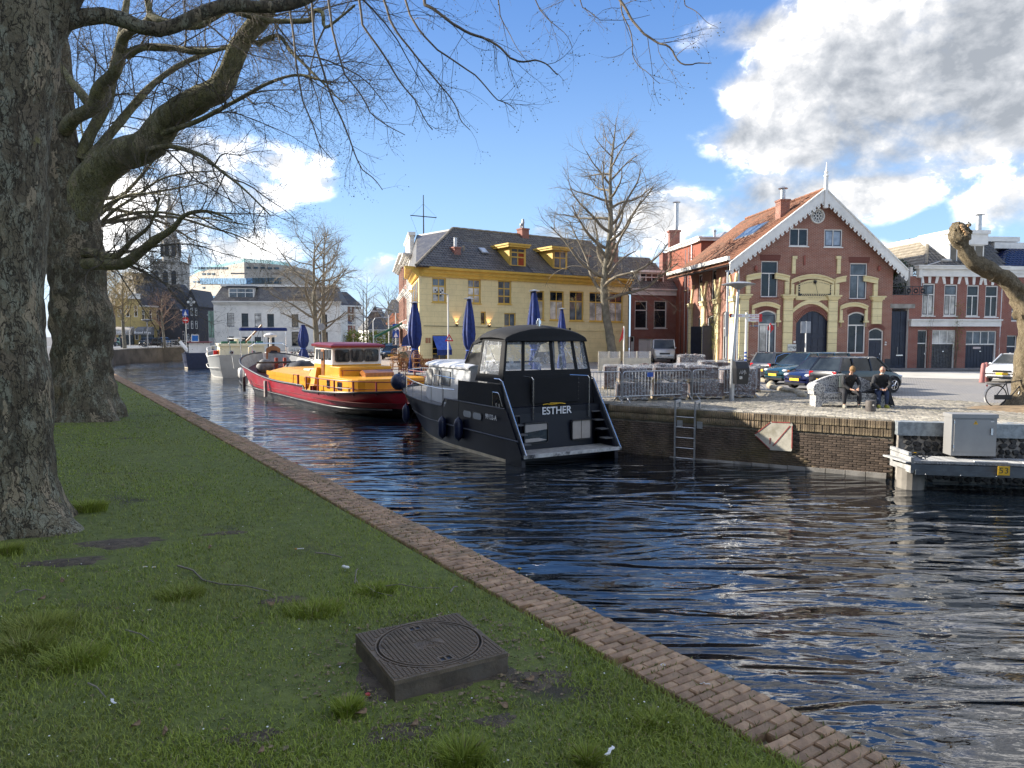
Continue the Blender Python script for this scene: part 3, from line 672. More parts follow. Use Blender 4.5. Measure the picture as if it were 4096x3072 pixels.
t1=thing('plane_tree','nearest plane tree, thick trunk with peeling lichen-spotted bark at the left edge','tree',(-5.32,7.35,2.02));off=-Vector(t1.location)
tp=[(-5.42,7.35,1.85),(-5.44,7.36,2.5),(-5.45,7.38,3.6),(-5.46,7.4,4.8),(-5.36,7.42,6.2),(-5.22,7.45,7.2),(-5.15,7.5,8.6)]
B=trunkmesh([Vector(p)+off for p in tp],[.62,.57,.55,.55,.57,.56,.46],seed=7.,flare=.42,flh=.55,burl=.10);B.build('trunk',m_plane,t1,smooth=60,fix=False)
limbs1=[([(-5.45,7.55,4.6),(-5.38,7.55,5.8),(-5.12,7.6,6.8),(-4.62,7.65,7.75),(-3.8,7.7,8.8),(-2,7.8,10.),(0,8.6,11.),(2.5,10,11.5)],[.15,.42,.33,.27,.24,.19,.13,.05]),([(-4.9,7.6,7.1),(-4.4,7.9,7.35),(-3.9,8.1,7.28),(-3.3,8.3,7.62),(-2.6,8.6,7.78),(-1.8,9,8.4),(-.6,9.2,9.3)],[.11,.085,.08,.07,.065,.045,.03]),]
T=Tw();LB=MB()
P1=dict(PL_);P1['num']=[1,2.0,5.0,8.];P1['grav']=[-.04,-.10,-.06,-.02];P1['len']=[3.,2.1,.9,.3];P1['rad']=[.05,.015,.0055,.003];P1['bud']=.005
for i,(lp,lr)in enumerate(limbs1):
 out,rr=limbmesh(LB,[Vector(p)+off for p in lp],lr,12,.12,i+20)
 ln=sum((out[k+1]-out[k]).length for k in range(len(out)-1));spawn(T,out,rr,1,P1,rg,ln,t0=.3,dens=.5)
dro=[([(1660,-120,9.8),(1700,20,9.6),(1810,95,9.4),(1930,150,9.2),(2040,232,9.),(2140,240,8.9),(2230,300,8.8)],.026,1.),([(2440,-60,9.4),(2515,58,9.2),(2575,135,9.),(2640,175,8.9),(2700,225,8.8),(2770,258,8.7),(2845,252,8.6)],.020,.8),([(2480,-60,9.6),(2490,60,9.5),(2530,180,9.3),(2560,270,9.2),(2640,335,9.1)],.011,.8),([(1560,-140,10.4),(1640,60,10.2),(1750,200,10.),(1900,300,9.8),(1990,400,9.7),(2060,440,9.6)],.018,.9),([(1480,-140,10.8),(1560,80,10.6),(1660,220,10.5),(1760,340,10.4),(1830,440,10.3),(1880,520,10.2)],.020,1.),([(1400,-140,11.2),(1450,100,11.),(1560,260,10.9),(1660,400,10.8),(1730,520,10.7)],.022,1.),([(1300,-140,11.8),(1330,120,11.6),(1380,300,11.5),(1480,450,11.4),(1620,540,11.3)],.022,1.1),([(1240,-80,12.2),(1260,180,12.),(1330,400,11.9),(1400,560,11.8),(1450,680,11.7),(1530,760,11.6)],.022,1.1),([(1150,-60,12.8),(1180,200,12.6),(1210,400,12.5),(1270,560,12.4),(1330,640,12.3)],.022,1.1),([(2100,-100,9.8),(2160,40,9.7),(2220,100,9.6),(2290,190,9.5)],.010,.8),([(2300,-100,9.6),(2330,30,9.5),(2400,80,9.4),(2600,60,9.3)],.009,.8),([(1980,-80,10),(2000,60,9.9),(2050,160,9.8),(2120,260,9.7)],.010,.8),([(2700,-60,9),(2740,20,8.9),(2800,60,8.8),(2870,110,8.7)],.008,.7),]
for i,(lp,r0,dn_)in enumerate(dro):
 P3=[p+off for p in pix(lp)];R0=[r0*(1-.72*k/(len(P3)-1))for k in range(len(P3))]
 o_=[];ro=[]
 for k in range(len(P3)-1):
  for j in range(5):
   t=j/5;q=P3[k].lerp(P3[k+1],t)+Vector((mn.noise((k+t,i,0)),mn.noise((k+t,i,5)),mn.noise((k+t,i,9))))*.07;o_.append(q);ro.append(R0[k]+(R0[k+1]-R0[k])*t)
 o_.append(P3[-1]);ro.append(R0[-1]);T.tube(o_,ro,5)
 ln=sum((o_[k+1]-o_[k]).length for k in range(len(o_)-1))
 P2=dict(PL_);P2['num']=[1,0,4.4*dn_,9.5];P2['len']=[1,1,.85,.28];P2['rad']=[.05,.02,.0055,.0028];P2['grav']=[0,0,-.07,-.01];P2['bud']=.0055;P2['lim']=False;P2['seg']=[.3,.28,.12,.07];P2['bias']=Vector((.6,-.1,-.9));P2['biask']=[0,0,.05,0]
 spawn(T,o_,ro,2,P2,rg,ln,t0=.05)
LB.build('limb',m_plane,t1,smooth=60,fix=False);finish(T,'twigs',m_twig,t1)
for i,(x,y,h,lab,hgt)in enumerate([(-19.3,31.5,2.0,'plane tree of the near bank third in the row, its crown above the church tower',10.5)]):
 rg=random.Random(30+i);t3=thing('plane_tree',lab,'tree',(x,y,h))
 B=trunkmesh([Vector(p)for p in[(0,0,-.2),(0,0,1),(.1,0,3),(.3,0,5),(.5,.1,7)]],[.55,.5,.45,.4,.25],n=20,seed=i,flare=.3,st=.3);B.build('trunk',m_plane,t3,smooth=60)
 T=Tw();LB=MB();Pn=dict(PL_);Pn['num']=[1,1.5,3.0,4.6];Pn['len']=[4,2.8,1.4,.5];Pn['rad']=[.06,.028,.012,.0075];Pn['seg']=[.5,.4,.3,.2];Pn['bud']=0;Pn['bias']=Vector((.6,-.2,-.05))
 for k in range(11):
  a=-1.9+3.6*k/10+rg.uniform(-.2,.2);st_=Vector((.3,0,4.2+.38*k));e=Vector((cos(a),sin(a),rg.uniform(.15,.9)));pts_=[st_];d_=e.normalized()
  for q_ in range(6):d_=(d_+rv(rg)*.25+Vector((.06,0,-.10))).normalized();pts_.append(pts_[-1]+d_*hgt*.13)
  out,rr=limbmesh(LB,pts_,[.11,.09,.075,.06,.045,.03,.015],7,.1,k)
  ln=sum((out[j+1]-out[j]).length for j in range(len(out)-1));spawn(T,out,rr,1,Pn,rg,ln,t0=.15)
 LB.build('limb',m_limb,t3,smooth=60);finish(T,'twigs',m_twig,t3)
def bare_tree(label,loc,H,spread,trunk_r,seed,lean=0.,low=.25,dens=1.,shape='cone',fine=.012,matt=None,bmat=None,group=None,lv=4,droop=-.02,epi=0,nl=26,curve=None,elev=(.45,1.0)):
 rg=random.Random(seed);t=thing('bare_tree',label,'tree',loc,0,group)
 n=9;ax=[];R=[]
 for k in range(n+1):
  f=k/n;cx,cy=(curve(f)if curve else(lean*f+.12*sin(f*5+seed),.1*cos(f*4+seed)));ax.append(Vector((cx,cy,H*f-.1)));R.append(trunk_r*(1-f)**.8+.012)
 B=MB();out,rr=limbmesh(B,ax,R,12,.10,seed);B.build('trunk',matt or m_gbark,t,smooth=60)
 T=Tw();P_=dict(levels=lv,seg=[.4,.32,.25,.18],grav=[0,.03,droop,.0],wig=[.15,.17,.22,.28],taper=[.3,.3,.35,.5],num=[1,1,2.6*dens,4.8*dens],len=[1,1,spread*.33,spread*.13],rad=[.08,trunk_r*.36,.03,fine],sides=[5,5,3,3],bud=0,bias=Vector((0,0,1)),biask=[0,.02,.0,0],ang=(30,62),lim=True)
 for k in range(nl):
  f=low+(1-low)*(k+.5)/nl;a=2.4*k+rg.uniform(-.4,.4)
  L_=spread*(.5 if shape=='round' else .58)*((1.18-f)*1.2 if shape=='cone' else sqrt(max(.12,1-((f-.55)/.5)**2)))*rg.uniform(.8,1.15)
  m_=len(out)-1;i=min(int(f*m_),m_-1);d=Vector((cos(a),sin(a),rg.uniform(*elev)))
  grow(T,out[i],d,L_,min(rr[i]*.7,trunk_r*.4),1,P_,rg)
 if epi:
  P2=dict(P_);P2['levels']=4;P2['grav']=[0,0,-.12,-.05];P2['num']=[1,1,2,7];P2['len']=[1,1,.9,.45];P2['rad']=[.1,.1,.012,fine*.8]
  for k in range(epi):
   f=rg.uniform(.22,.52);m_=len(out)-1;i=min(int(f*m_),m_-1);a=rg.uniform(0,2*pi)
   grow(T,out[i],Vector((cos(a),sin(a),.1)),rg.uniform(.5,1.3),.014,2,P2,rg)
 finish(T,'branches',bmat or m_gtwig,t);return t
al=G(2462,1447,1.6);al=Vector((al.x,al.y,1.6))
ah=56.;ap=D(2462,1400,ah)
bare_tree('tall leafless alder with a pale curved trunk in front of the yellow house',(ap.x,ah,1.6),19.2,10.8,.36,3,low=.27,dens=.95,fine=.007,epi=190,nl=32,elev=(.2,.75),curve=lambda f:(-.1+(-.75*sin(min(f*3.4,1)*pi/2)if f<.3 else-.75+.9*(f-.3))+.12*sin(f*14),.1*sin(f*6)))
p=D(1265,1400,72);bare_tree('broad leafless lime tree before the white house, left of the pair',(p.x,72,1.6),12.2,9.8,.33,8,low=.2,dens=.85,shape='round',fine=.011,nl=24,elev=(.3,.9),matt=m_gbark,bmat=m_gtwig,droop=-.03)
p=D(1300,1400,80);bare_tree('leafless lime tree right of the broad one, before the white house',(p.x,80,1.6),14.2,8.6,.3,9,low=.25,dens=.8,shape='round',fine=.012,nl=22,matt=m_gbark,bmat=m_gtwig)
m_rtwig=mat('reddish_twigs',(.22,.14,.10),.85,var=.3);m_gold=mat('budding_twigs',(.42,.33,.17),.85,var=.3)
p=D(655,1370,112);bare_tree('small reddish leafless street tree in front of the yellow corner house',(p.x,112,2.15),8.6,6.6,.2,14,low=.3,dens=1.,shape='round',fine=.022,nl=20,bmat=m_rtwig)
p=D(498,1370,105);bare_tree('budding street tree with golden twigs beside the big trunk',(p.x,105,2.15),12,9,.26,15,low=.28,dens=1.1,shape='round',fine=.03,nl=26,bmat=m_gold)
p=D(405,1370,100);bare_tree('budding golden street tree half hidden behind the plane trunk',(p.x,100,2.15),12.5,9,.26,16,low=.25,dens=1.1,shape='round',fine=.03,nl=26,bmat=m_gold)
for i,(u,Y,H,lab)in enumerate([(1470,150,15,'hazy leafless tree right of the ship mast, far off'),(1555,140,12,'thin leafless tree beside the small white villa, far off'),(1610,135,11,'brown leafless tree in front of the far dark roof')]):
 p=D(u,1400,Y);bare_tree(lab,(p.x,Y,1.5),H,9,.2,40+i,low=.15,dens=.8,shape='round',fine=.04,nl=22,lv=3)
# ================================================================= LAWN DETAIL
def zl(x,y):s,d=sd_of(x,y);return lawn_z(s,d)
MHC=[G(*p,1.975)for p in((1418,2535),(1589,2716),(2036,2608),(1821,2448))]
mhc=sum(MHC,Vector())/4;mhx=(MHC[2]-MHC[1]+MHC[3]-MHC[0]).normalized();mhx.z=0;mhx.normalize();mhy=Vector((-mhx.y,mhx.x,0));MHS=.365
rs=np.random.RandomState(3)
NG=610000
r=1.35*np.exp(rs.rand(NG)**1.3*math.log(48/1.35));th=np.radians(rs.uniform(-52,44,NG));x=r*np.sin(th);y=r*np.cos(th)
s=(x-4.07)*Es.x+y*Es.y;d=(x-4.07)*En.x+y*En.y
def vnoise(x,y,f,seed):
 g=np.random.RandomState(seed).rand(64,64);X=x*f;Y=y*f;i=np.floor(X).astype(int);j=np.floor(Y).astype(int);a=X-i;b=Y-j;a=a*a*(3-2*a);b=b*b*(3-2*b)
 G_=lambda p,q:g[p%64,q%64]
 return(G_(i,j)*(1-a)+G_(i+1,j)*a)*(1-b)+(G_(i,j+1)*(1-a)+G_(i+1,j+1)*a)*b
n1=vnoise(x,y,1.3,1);n2=vnoise(x,y,4.1,2);n3=vnoise(x,y,.45,4)
lx=(x-mhc.x)*mhx.x+(y-mhc.y)*mhx.y;ly=(x-mhc.x)*mhy.x+(y-mhc.y)*mhy.y;mr=np.maximum(abs(lx),abs(ly))
bare=np.zeros(NG)
bare=np.maximum(bare,np.clip(1-(mr-MHS)/(.16+.22*n2),0,1))
for(u,v,w,h,k)in((500,2120,.55,.35,.9),(330,2200,.5,.25,.9),(2060,2560,.35,.22,.9),(2180,2690,.2,.12,.8),(150,2330,.5,.3,.5),(1150,2330,.4,.2,.5),(900,2080,.6,.3,.45),(1200,2700,.45,.35,.55),(2000,2790,.2,.1,.6),(60,2560,.4,.3,.5),(1000,2800,.4,.2,.5),(350,2700,.4,.3,.35)):
 c=G(u,v,1.97);bare=np.maximum(bare,k*np.clip(1.3-((x-c.x)/w)**2-((y-c.y)/h)**2,0,1))
for t_ in((-5.32,7.35,.95),(-10.7,17.6,1.0)):bare=np.maximum(bare,.75*np.clip(1.6-np.hypot(x-t_[0],y-t_[1])/t_[2]*1.0,0,1))
keep=(d>.425+.05*(n2-.4))&(d<25)&(mr>MHS+.005)&(rs.rand(NG)>bare*1.05)&(rs.rand(NG)<.45+.75*n1+.3*n2)
tree=(np.hypot(x+5.32,y-7.35)>.72)&(np.hypot(x+10.7,y-17.6)>.8);keep&=tree
x,y,r,s,d,n1,n2,n3,bare=[a[keep]for a in(x,y,r,s,d,n1,n2,n3,bare)]
tx=[];TU=[(90,2560,.42,.13),(300,2600,.4,.11),(1850,2960,.20,.15),(2350,2960,.13,.11),(350,2010,.45,.14),(1250,2380,.5,.08),(150,2480,.5,.12),(1390,2770,.16,.10),(20,2180,.3,.12),(720,2330,.4,.08),(3000,3020,.25,.07),(2620,2800,.25,.06),(1500,2300,.4,.07)]
ln=.015+.022*n1+.013*rs.rand(len(x))
add=[]
for u,v,w,h in TU:
 c=G(u,v,1.97);q=np.exp(-((x-c.x)/w)**2-((y-c.y)/(w*.7))**2);ln=ln+q*h*.45*rs.uniform(.5,1,len(x))
 n_=int(900 if w<.3 else 1100);a=rs.uniform(0,2*pi,n_);rr=w*.45*np.sqrt(rs.rand(n_))
 add.append((c.x+rr*np.cos(a),c.y+rr*np.sin(a)*.8,h*rs.uniform(.45,1,n_),a))
edgeb=np.clip(1-(d-.43)/.25,0,1);ln=ln*(1+.35*edgeb)
lean=rs.uniform(0,2*pi,len(x));lk=rs.uniform(.35,1.3,len(x))
AX=np.concatenate([x]+[a[0]for a in add]);AY=np.concatenate([y]+[a[1]for a in add]);AL=np.concatenate([ln]+[a[2]for a in add])
ALN=np.concatenate([lean]+[a[3]for a in add]);ALK=np.concatenate([lk]+[rs.uniform(.3,.8,len(a[0]))for a in add])
AS=(AX-4.07)*Es.x+AY*Es.y;AD=(AX-4.07)*En.x+AY*En.y
def lz(S,D_):
 xs=np.array(S_);ds=np.array([.40,.46,.52,.7,.9,1.2,1.5,1.8,2.1,2.5,3,3.5,4,5,6,8,11,15,20,27]);Zg=np.array([[lawn_z(a,b)for b in ds]for a in xs])
 i=np.clip(np.searchsorted(xs,S)-1,0,len(xs)-2);j=np.clip(np.searchsorted(ds,D_)-1,0,len(ds)-2)
 a=np.clip((S-xs[i])/(xs[i+1]-xs[i]),0,1);b=np.clip((D_-ds[j])/(ds[j+1]-ds[j]),0,1)
 return(Zg[i,j]*(1-a)+Zg[i+1,j]*a)*(1-b)+(Zg[i,j+1]*(1-a)+Zg[i+1,j+1]*a)*b
ok_=AD>.43;AX,AY,AL,ALN,ALK,AS,AD=[a[ok_]for a in(AX,AY,AL,ALN,ALK,AS,AD)]
AZ=lz(AS,AD)-.004;n=len(AX);AR=np.hypot(AX,AY)
w=np.maximum(.0024,.00034*AR)*rs.uniform(.7,1.3,n);fa=rs.uniform(0,pi,n);fx,fy=np.cos(fa)*w,np.sin(fa)*w
hx,hy=np.cos(ALN)*AL*ALK,np.sin(ALN)*AL*ALK
P0=np.stack([AX-fx,AY-fy,AZ],1);P1_=np.stack([AX+fx,AY+fy,AZ],1)
P2_=np.stack([AX+hx*.35+fx*.8,AY+hy*.35+fy*.8,AZ+AL*.6],1);P3_=np.stack([AX+hx*.35-fx*.8,AY+hy*.35-fy*.8,AZ+AL*.6],1);P4=np.stack([AX+hx,AY+hy,AZ+AL*np.clip(1.05-ALK*.32,.4,1)],1)
Vg=np.stack([P0,P1_,P2_,P3_,P4],1).reshape(-1,3);i5=np.arange(n)[:,None]*5
Fg=np.concatenate([i5+np.array([0,1,2]),i5+np.array([0,2,3]),i5+np.array([3,2,4])])
m,nt,p=newmat('grass_blade');at_=N(nt,'ShaderNodeAttribute',attribute_name='tint');sp=N(nt,'ShaderNodeSeparateXYZ');L(nt,at_.outputs['Vector'],sp.inputs[0])
c=MIX(nt,sp.outputs[0],(.16,.225,.02),(.38,.44,.07));c=MIX(nt,RANGE(nt,sp.outputs[1],.90,.97),c,(.36,.30,.15));c=MIX(nt,MATH(nt,'MULTIPLY',sp.outputs[2],.55),c,(.23,.215,.07))
L(nt,c,p.inputs['Base Color']);p.inputs['Roughness'].default_value=.55;p.inputs['Specular IOR Level'].default_value=.3
go=npmesh('lawn_grass',Vg,Fg,m)
tint=np.stack([rs.rand(n)*.8+.2*vnoise(AX,AY,2.3,9),rs.rand(n),np.clip(vnoise(AX,AY,.9,12)*1.5-.55,0,1)],1);tint=np.repeat(tint,5,axis=0).astype(np.float32)
ca=go.data.attributes.new('tint','FLOAT_VECTOR','POINT');ca.data.foreach_set('vector',tint.ravel())
tag(go,'short spring grass of the lawn under the plane trees','grass',kind='stuff')
def soilpatch(c,w,h,rot,nm='bare_soil',hole=0.):
 B=MB();n=40;rings=[]
 for f in((.0 if not hole else hole),.75,1.):
  ring=[]
  for k in range(n):
   a_=2*pi*k/n;r_=f*(1+.16*sin(3*a_+c.x*5)+.10*sin(7*a_+1)+.07*sin(11*a_+c.y))if f>.7 else f
   q=c+Vector((cos(rot)*w*r_*cos(a_)-sin(rot)*h*r_*sin(a_),sin(rot)*w*r_*cos(a_)+cos(rot)*h*r_*sin(a_),0));s_,d_=sd_of(q.x,q.y);ring.append((q.x,q.y,lawn_z(s_,max(d_,.47))+(.007 if f<1 else-.004)))
  rings.append(ring)
 B.loft(rings,caps=not hole);return tag(B.build(nm,m_dirt,None,smooth=True),kind='structure')
m_dirt=mat('dark_garden_soil',(.105,.08,.055),.95,var=.45,scale=14,bump=1.5,bscale=55,dirt=(.18,.15,.10),dirtamt=.5,dscale=9)
soilpatch(mhc,.50,.50,atan2(mhx.y,mhx.x),hole=.5)
for u,v,w_,h_ in((2150,2640,.22,.13),(480,2130,.42,.2),(260,2210,.36,.16),(1990,2800,.12,.07),(1140,2340,.2,.09),(70,2560,.2,.12),(900,2085,.25,.08),(1000,2880,.16,.07),(1600,2850,.2,.1)):soilpatch(G(u,v,1.96),w_,h_,.3)
V=[];F_=[]
for k in range(9000):
 s_=-1.6+rnd.random()**1.6*26;d_=rnd.random()*.46
 if mn.noise((s_*1.7,d_*5,0))<.02 and rnd.random()<.8:continue
 s_=-1.6+round((s_+1.6)/.0665)*.0665+.033+rnd.uniform(-.006,.006);q=edge(s_,d_,1.846);h_=rnd.uniform(.006,.034);a=rnd.uniform(0,6.28);w_=rnd.uniform(.003,.008)
 o=len(V);V+=[(q.x-cos(a)*w_,q.y-sin(a)*w_,q.z),(q.x+cos(a)*w_,q.y+sin(a)*w_,q.z),(q.x+rnd.uniform(-.02,.02),q.y+rnd.uniform(-.02,.02),q.z+h_)];F_.append((o,o+1,o+2))
tag(npmesh('edging_weeds',V,F_,mat('weed',(.20,.20,.06),.8,var=.5,scale=14)),'small weeds and moss in the joints of the brick edging','weeds',kind='stuff')
V=[];F_=[]
for k in range(2600):
 if k<900:a=rnd.uniform(0,6.28);rr=MHS+rnd.uniform(.01,.28);qx=mhc.x+mhx.x*rr*cos(a)*1.25+mhy.x*rr*sin(a)*1.25;qy=mhc.y+mhx.y*rr*cos(a)*1.25+mhy.y*rr*sin(a)*1.25
 else:r_=2.2*math.exp(rnd.random()*1.9);a=rnd.uniform(-.75,.4);qx=r_*sin(a);qy=r_*cos(a)
 s_,d_=sd_of(qx,qy)
 if d_<.5:continue
 lx_=(qx-mhc.x)*mhx.x+(qy-mhc.y)*mhx.y;ly_=(qx-mhc.x)*mhy.x+(qy-mhc.y)*mhy.y
 if max(abs(lx_),abs(ly_))<MHS+.02:continue
 z_=lawn_z(s_,d_)+rnd.uniform(.004,.02);a=rnd.uniform(0,6.28);L_=rnd.uniform(.004,.014)*(2 if k%6==0 else 1);o=len(V)
 V+=[(qx+L_*cos(a),qy+L_*sin(a),z_),(qx+L_*.6*cos(a+1.6),qy+L_*.6*sin(a+1.6),z_+rnd.uniform(0,.01)),(qx-L_*cos(a),qy-L_*sin(a),z_),(qx+L_*.6*cos(a-1.6),qy+L_*.6*sin(a-1.6),z_)];F_.append((o,o+1,o+2,o+3))
tag(npmesh('leaf_litter',V,F_,mat('leaf_crumb',(.20,.15,.085),.85,var=.6,scale=60)),'crumbs of dead leaves and bark on the lawn','litter',kind='stuff')
V=[];F_=[]
for k in range(420):
 r_=2.2*math.exp(rnd.random()*2.2);a=rnd.uniform(-.8,.35);qx=r_*sin(a);qy=r_*cos(a);s_,d_=sd_of(qx,qy)
 if d_<.5:continue
 z_=lawn_z(s_,d_)+rnd.uniform(.02,.045);L_=rnd.uniform(.003,.007);o=len(V);V+=[(qx+L_*cos(t_*1.26),qy+L_*sin(t_*1.26),z_+.002*(t_%2))for t_ in range(5)];F_.append((o,o+1,o+2,o+3,o+4))
tag(npmesh('fallen_petals',V,F_,m_white),'tiny white petals and daisies scattered in the grass','petals',kind='stuff')
# ---- manhole
mh=thing('manhole','square cast iron manhole frame with round studded cover on a concrete base in the lawn','manhole cover',(mhc.x,mhc.y,0),atan2(mhx.y,mhx.x))
m_iron=mat('cast_iron',(.17,.13,.09),.7,.0,var=.3,scale=9,bump=.7,bscale=90,dirt=(.13,.085,.05),dirtamt=.5,dscale=3)
m_irons=mat('frame_side',(.115,.09,.065),.85,var=.3,scale=7,bump=.6,bscale=50,dirt=(.14,.125,.11),dirtamt=.45,dscale=4)
ZT=1.975;H_=MHS
B=MB();B.bbox(-H_,H_,-H_,H_,1.75,ZT-.03,.004);B.build('concrete_base',m_irons,mh)
B=MB();B.bbox(-H_-.012,H_+.012,-H_-.012,H_+.012,1.75,1.842,.006);B.build('footing',mat('footing',(.10,.095,.085),.9,var=.3,scale=12,bump=.6,bscale=60),mh)
RC=.318
B=MB();n=64
for k in range(n):
 a0,a1=2*pi*k/n,2*pi*(k+1)/n
 def sq(a):c_,s_=cos(a),sin(a);f_=(H_)/max(abs(c_),abs(s_));return(c_*f_,s_*f_)
 p0,p1,q0,q1=(RC*1.035*cos(a0),RC*1.035*sin(a0)),(RC*1.035*cos(a1),RC*1.035*sin(a1)),sq(a0),sq(a1)
 B.hexa([(*p0,ZT-.03),(*q0,ZT-.03),(*q1,ZT-.03),(*p1,ZT-.03),(*p0,ZT-.006),(*q0,ZT-.006),(*q1,ZT-.006),(*p1,ZT-.006)])
B.build('frame',m_iron,mh)
B=MB();B.poly([(RC*.985*cos(2*pi*k/64),RC*.985*sin(2*pi*k/64),ZT-.007)for k in range(64)]);cov=B.build('cover',m_iron,mh)
B=MB();B.lathe([(RC*.985,-.008),(RC*.985,.0),(RC*.955,.0),(RC*.955,-.008)],(0,0,ZT),64,tor=True);B.build('rim',m_iron,cov)
B=MB();B.lathe([(RC*1.065,-.007),(RC*1.065,.001),(RC*1.035,.001),(RC*1.035,-.007)],(0,0,ZT),64,tor=True);B.build('frame_rim',m_iron,mh)
tb=MB();tb.loft([[(-.0115,-.0085,-.008),(.0115,-.0085,-.008),(.0115,.0085,-.008),(-.0115,.0085,-.008)],[(-.009,-.0062,0),(.009,-.0062,0),(.009,.0062,0),(-.009,.0062,0)]])
Mf=[];Mc=[]
for i in range(-14,15):
 for j_ in range(-18,19):
  x_=(i+(.5 if 0 else 0))*.0265;y_=j_*.0198+(.0 if i%2 else .0099);rr=hypot(x_,y_)
  if abs(x_)>H_-.014 or abs(y_)>H_-.012:continue
  if abs(y_)<.052 and abs(x_)<.085:continue
  if min(hypot(x_-.0,y_-.25),hypot(x_,y_+.25))<.047:continue
  if rr<RC*.93:Mc.append(Matrix.Translation((x_,y_,ZT)))
  elif rr>RC*1.10:Mf.append(Matrix.Translation((x_,y_,ZT+.001)))
pieces('stud',[tb],Mc,m_iron,cov,300,Matrix.Translation(mh.location));pieces('frame_stud',[tb],Mf,m_iron,mh,300,Matrix.Translation(mh.location))
for sy in(1,-1):
 B=MB();
 for(a,b_,c_,d_)in((-.045,.045,-.036,-.026),(-.045,.045,.026,.036),(-.045,-.034,-.026,.026),(.034,.045,-.026,.026),(-.006,.006,-.026,.026)):B.box(a,b_,.25*sy+c_,.25*sy+d_,ZT-.008,ZT+.001)
 B.build('keyhole_plate',m_iron,cov)
 B=MB();B.box(-.034,-.006,.25*sy-.026,.25*sy+.026,ZT-.0079,ZT-.0065);B.box(.006,.034,.25*sy-.026,.25*sy+.026,ZT-.0079,ZT-.0065);B.build('keyhole',m_black,cov)
B=MB()
tri=[(.075,-.04),(-.005,.048),(-.03,-.03)]
for k in range(3):
 (x0,y0),(x1,y1)=tri[k],tri[(k+1)%3];B.tube([(x0,y0,ZT-.005),(x1,y1,ZT-.005)],.0035,4)
for k in range(4):B.tube([(-.045-.011*k,-.012+.0*k,ZT-.005),(-.028-.012*k,.035,ZT-.005)],.0028,4)
for k in range(4):B.tube([(-.04-.01*k,-.045,ZT-.005),(-.02-.01*k,-.02,ZT-.005)],.0022,4)
B.build('emblem',m_iron,cov)
textobj('8 5',.034,m_iron,cov,Matrix.Translation((.012,-.008,ZT-.003))@Matrix.Rotation(pi*.0,4,'Z'),'lettering',.002)
# ---- small things lying on the lawn
m_stick=mat('dead_stick',(.22,.19,.15),.9,var=.3,scale=30)
def stick(uv,r0,label,z=1.99,fork=None):
 P3=[G(u,v,z)for u,v in uv];P3=[Vector((q.x,q.y,zl(q.x,q.y)+.028+.012*sin(i*2.1)))for i,q in enumerate(P3)];o=P3[0].copy()
 B=MB();B.tube([q-o for q in P3],[r0*(1-.6*i/len(P3))for i in range(len(P3))],6)
 if fork:F3=[G(u,v,z)for u,v in fork];B.tube([Vector((q.x,q.y,zl(q.x,q.y)+.03))-o for q in F3],r0*.6,5)
 tag(B.build('fallen_twig',m_stick,None,smooth=60,loc=o),label,'twig')
stick([(710,2215),(770,2235),(810,2262),(880,2280),(980,2290),(1075,2300)],.009,'long crooked fallen branch lying on the lawn left of the manhole')
stick([(1418,2270),(1425,2225),(1432,2212)],.006,'short fork of a dead twig near the white tissue',fork=[(1421,2255),(1440,2285),(1465,2283),(1500,2308),(1570,2325)])
stick([(1540,2285),(1600,2284),(1680,2290),(1760,2292)],.005,'thin straight pale twig on the grass by the brick edging')
stick([(1260,2155),(1310,2165),(1365,2170)],.008,'mossy short twig behind the white tissue')
stick([(500,2472),(560,2490),(615,2512)],.005,'slender twig in the grass left of centre')
stick([(350,2680),(385,2700),(420,2725)],.005,'little broken twig low in the left grass')
stick([(60,2335),(100,2325),(145,2322)],.006,'pale twig lying at the left edge below the front trunk')
stick([(1800,2308),(1815,2292),(1830,2280)],.007,'stub of twig on the edging beside the lawn')
m_pet=mat('daisy_white',(.8,.8,.78),.6,var=.05);m_yel=mat('flower_yellow',(.75,.48,.01),.6,var=.1);m_stem=mat('stem_green',(.08,.14,.03),.7,var=.2)
def flower(p,r,kind,label,grp=None,hgt=.03):
 t=thing('daisy' if kind=='d' else 'dandelion',label,'flower',p,rnd.uniform(0,6),grp)
 B=MB();n=13 if kind=='d' else 9
 if kind=='d':
  for k in range(n):a=2*pi*k/n;B.poly([(r*.3*cos(a-.12),r*.3*sin(a-.12),hgt),(r*cos(a-.14),r*sin(a-.14),hgt+r*.2),(r*1.08*cos(a),r*1.08*sin(a),hgt+r*.22),(r*cos(a+.14),r*sin(a+.14),hgt+r*.2),(r*.3*cos(a+.12),r*.3*sin(a+.12),hgt)])
  B.build('petals',m_pet,t);B=MB();B.ball((0,0,hgt+r*.1),(r*.33,r*.33,r*.25),8,5);B.build('centre',m_yel,t)
 else:
  for k in range(26):a=k*2.4;q=r*(.3+.7*(k/26));B.poly([(0,0,hgt),(q*cos(a-.25),q*sin(a-.25),hgt+r*.35-.2*q),(q*1.1*cos(a),q*1.1*sin(a),hgt+r*.3-.2*q),(q*cos(a+.25),q*sin(a+.25),hgt+r*.35-.2*q)])
  B.build('petals',m_yel,t)
 B=MB();B.tube([(0,0,-.01),(.004,0,hgt*.5),(0,0,hgt)],.0022,4);B.build('stem',m_stem,t);return t
def onl(u,v,dz=.0):q=G(u,v,1.98);return(q.x,q.y,zl(q.x,q.y)+dz)
q=G(2652,2667,1.87);flower((q.x,q.y,1.85),.016,'d','single white daisy on the brick edging',hgt=.03)
q=G(2079,2268,1.93);flower((q.x,q.y,1.845),.020,'o','yellow dandelion at the water side of the brick edging',hgt=.07)
q=G(2377,2438,1.87);flower((q.x,q.y,1.845),.014,'o','small dandelion bud low on the brick edging',hgt=.03)
flower(onl(578,2236,.01),.016,'d','left one of two daisies side by side on the lawn',hgt=.035)
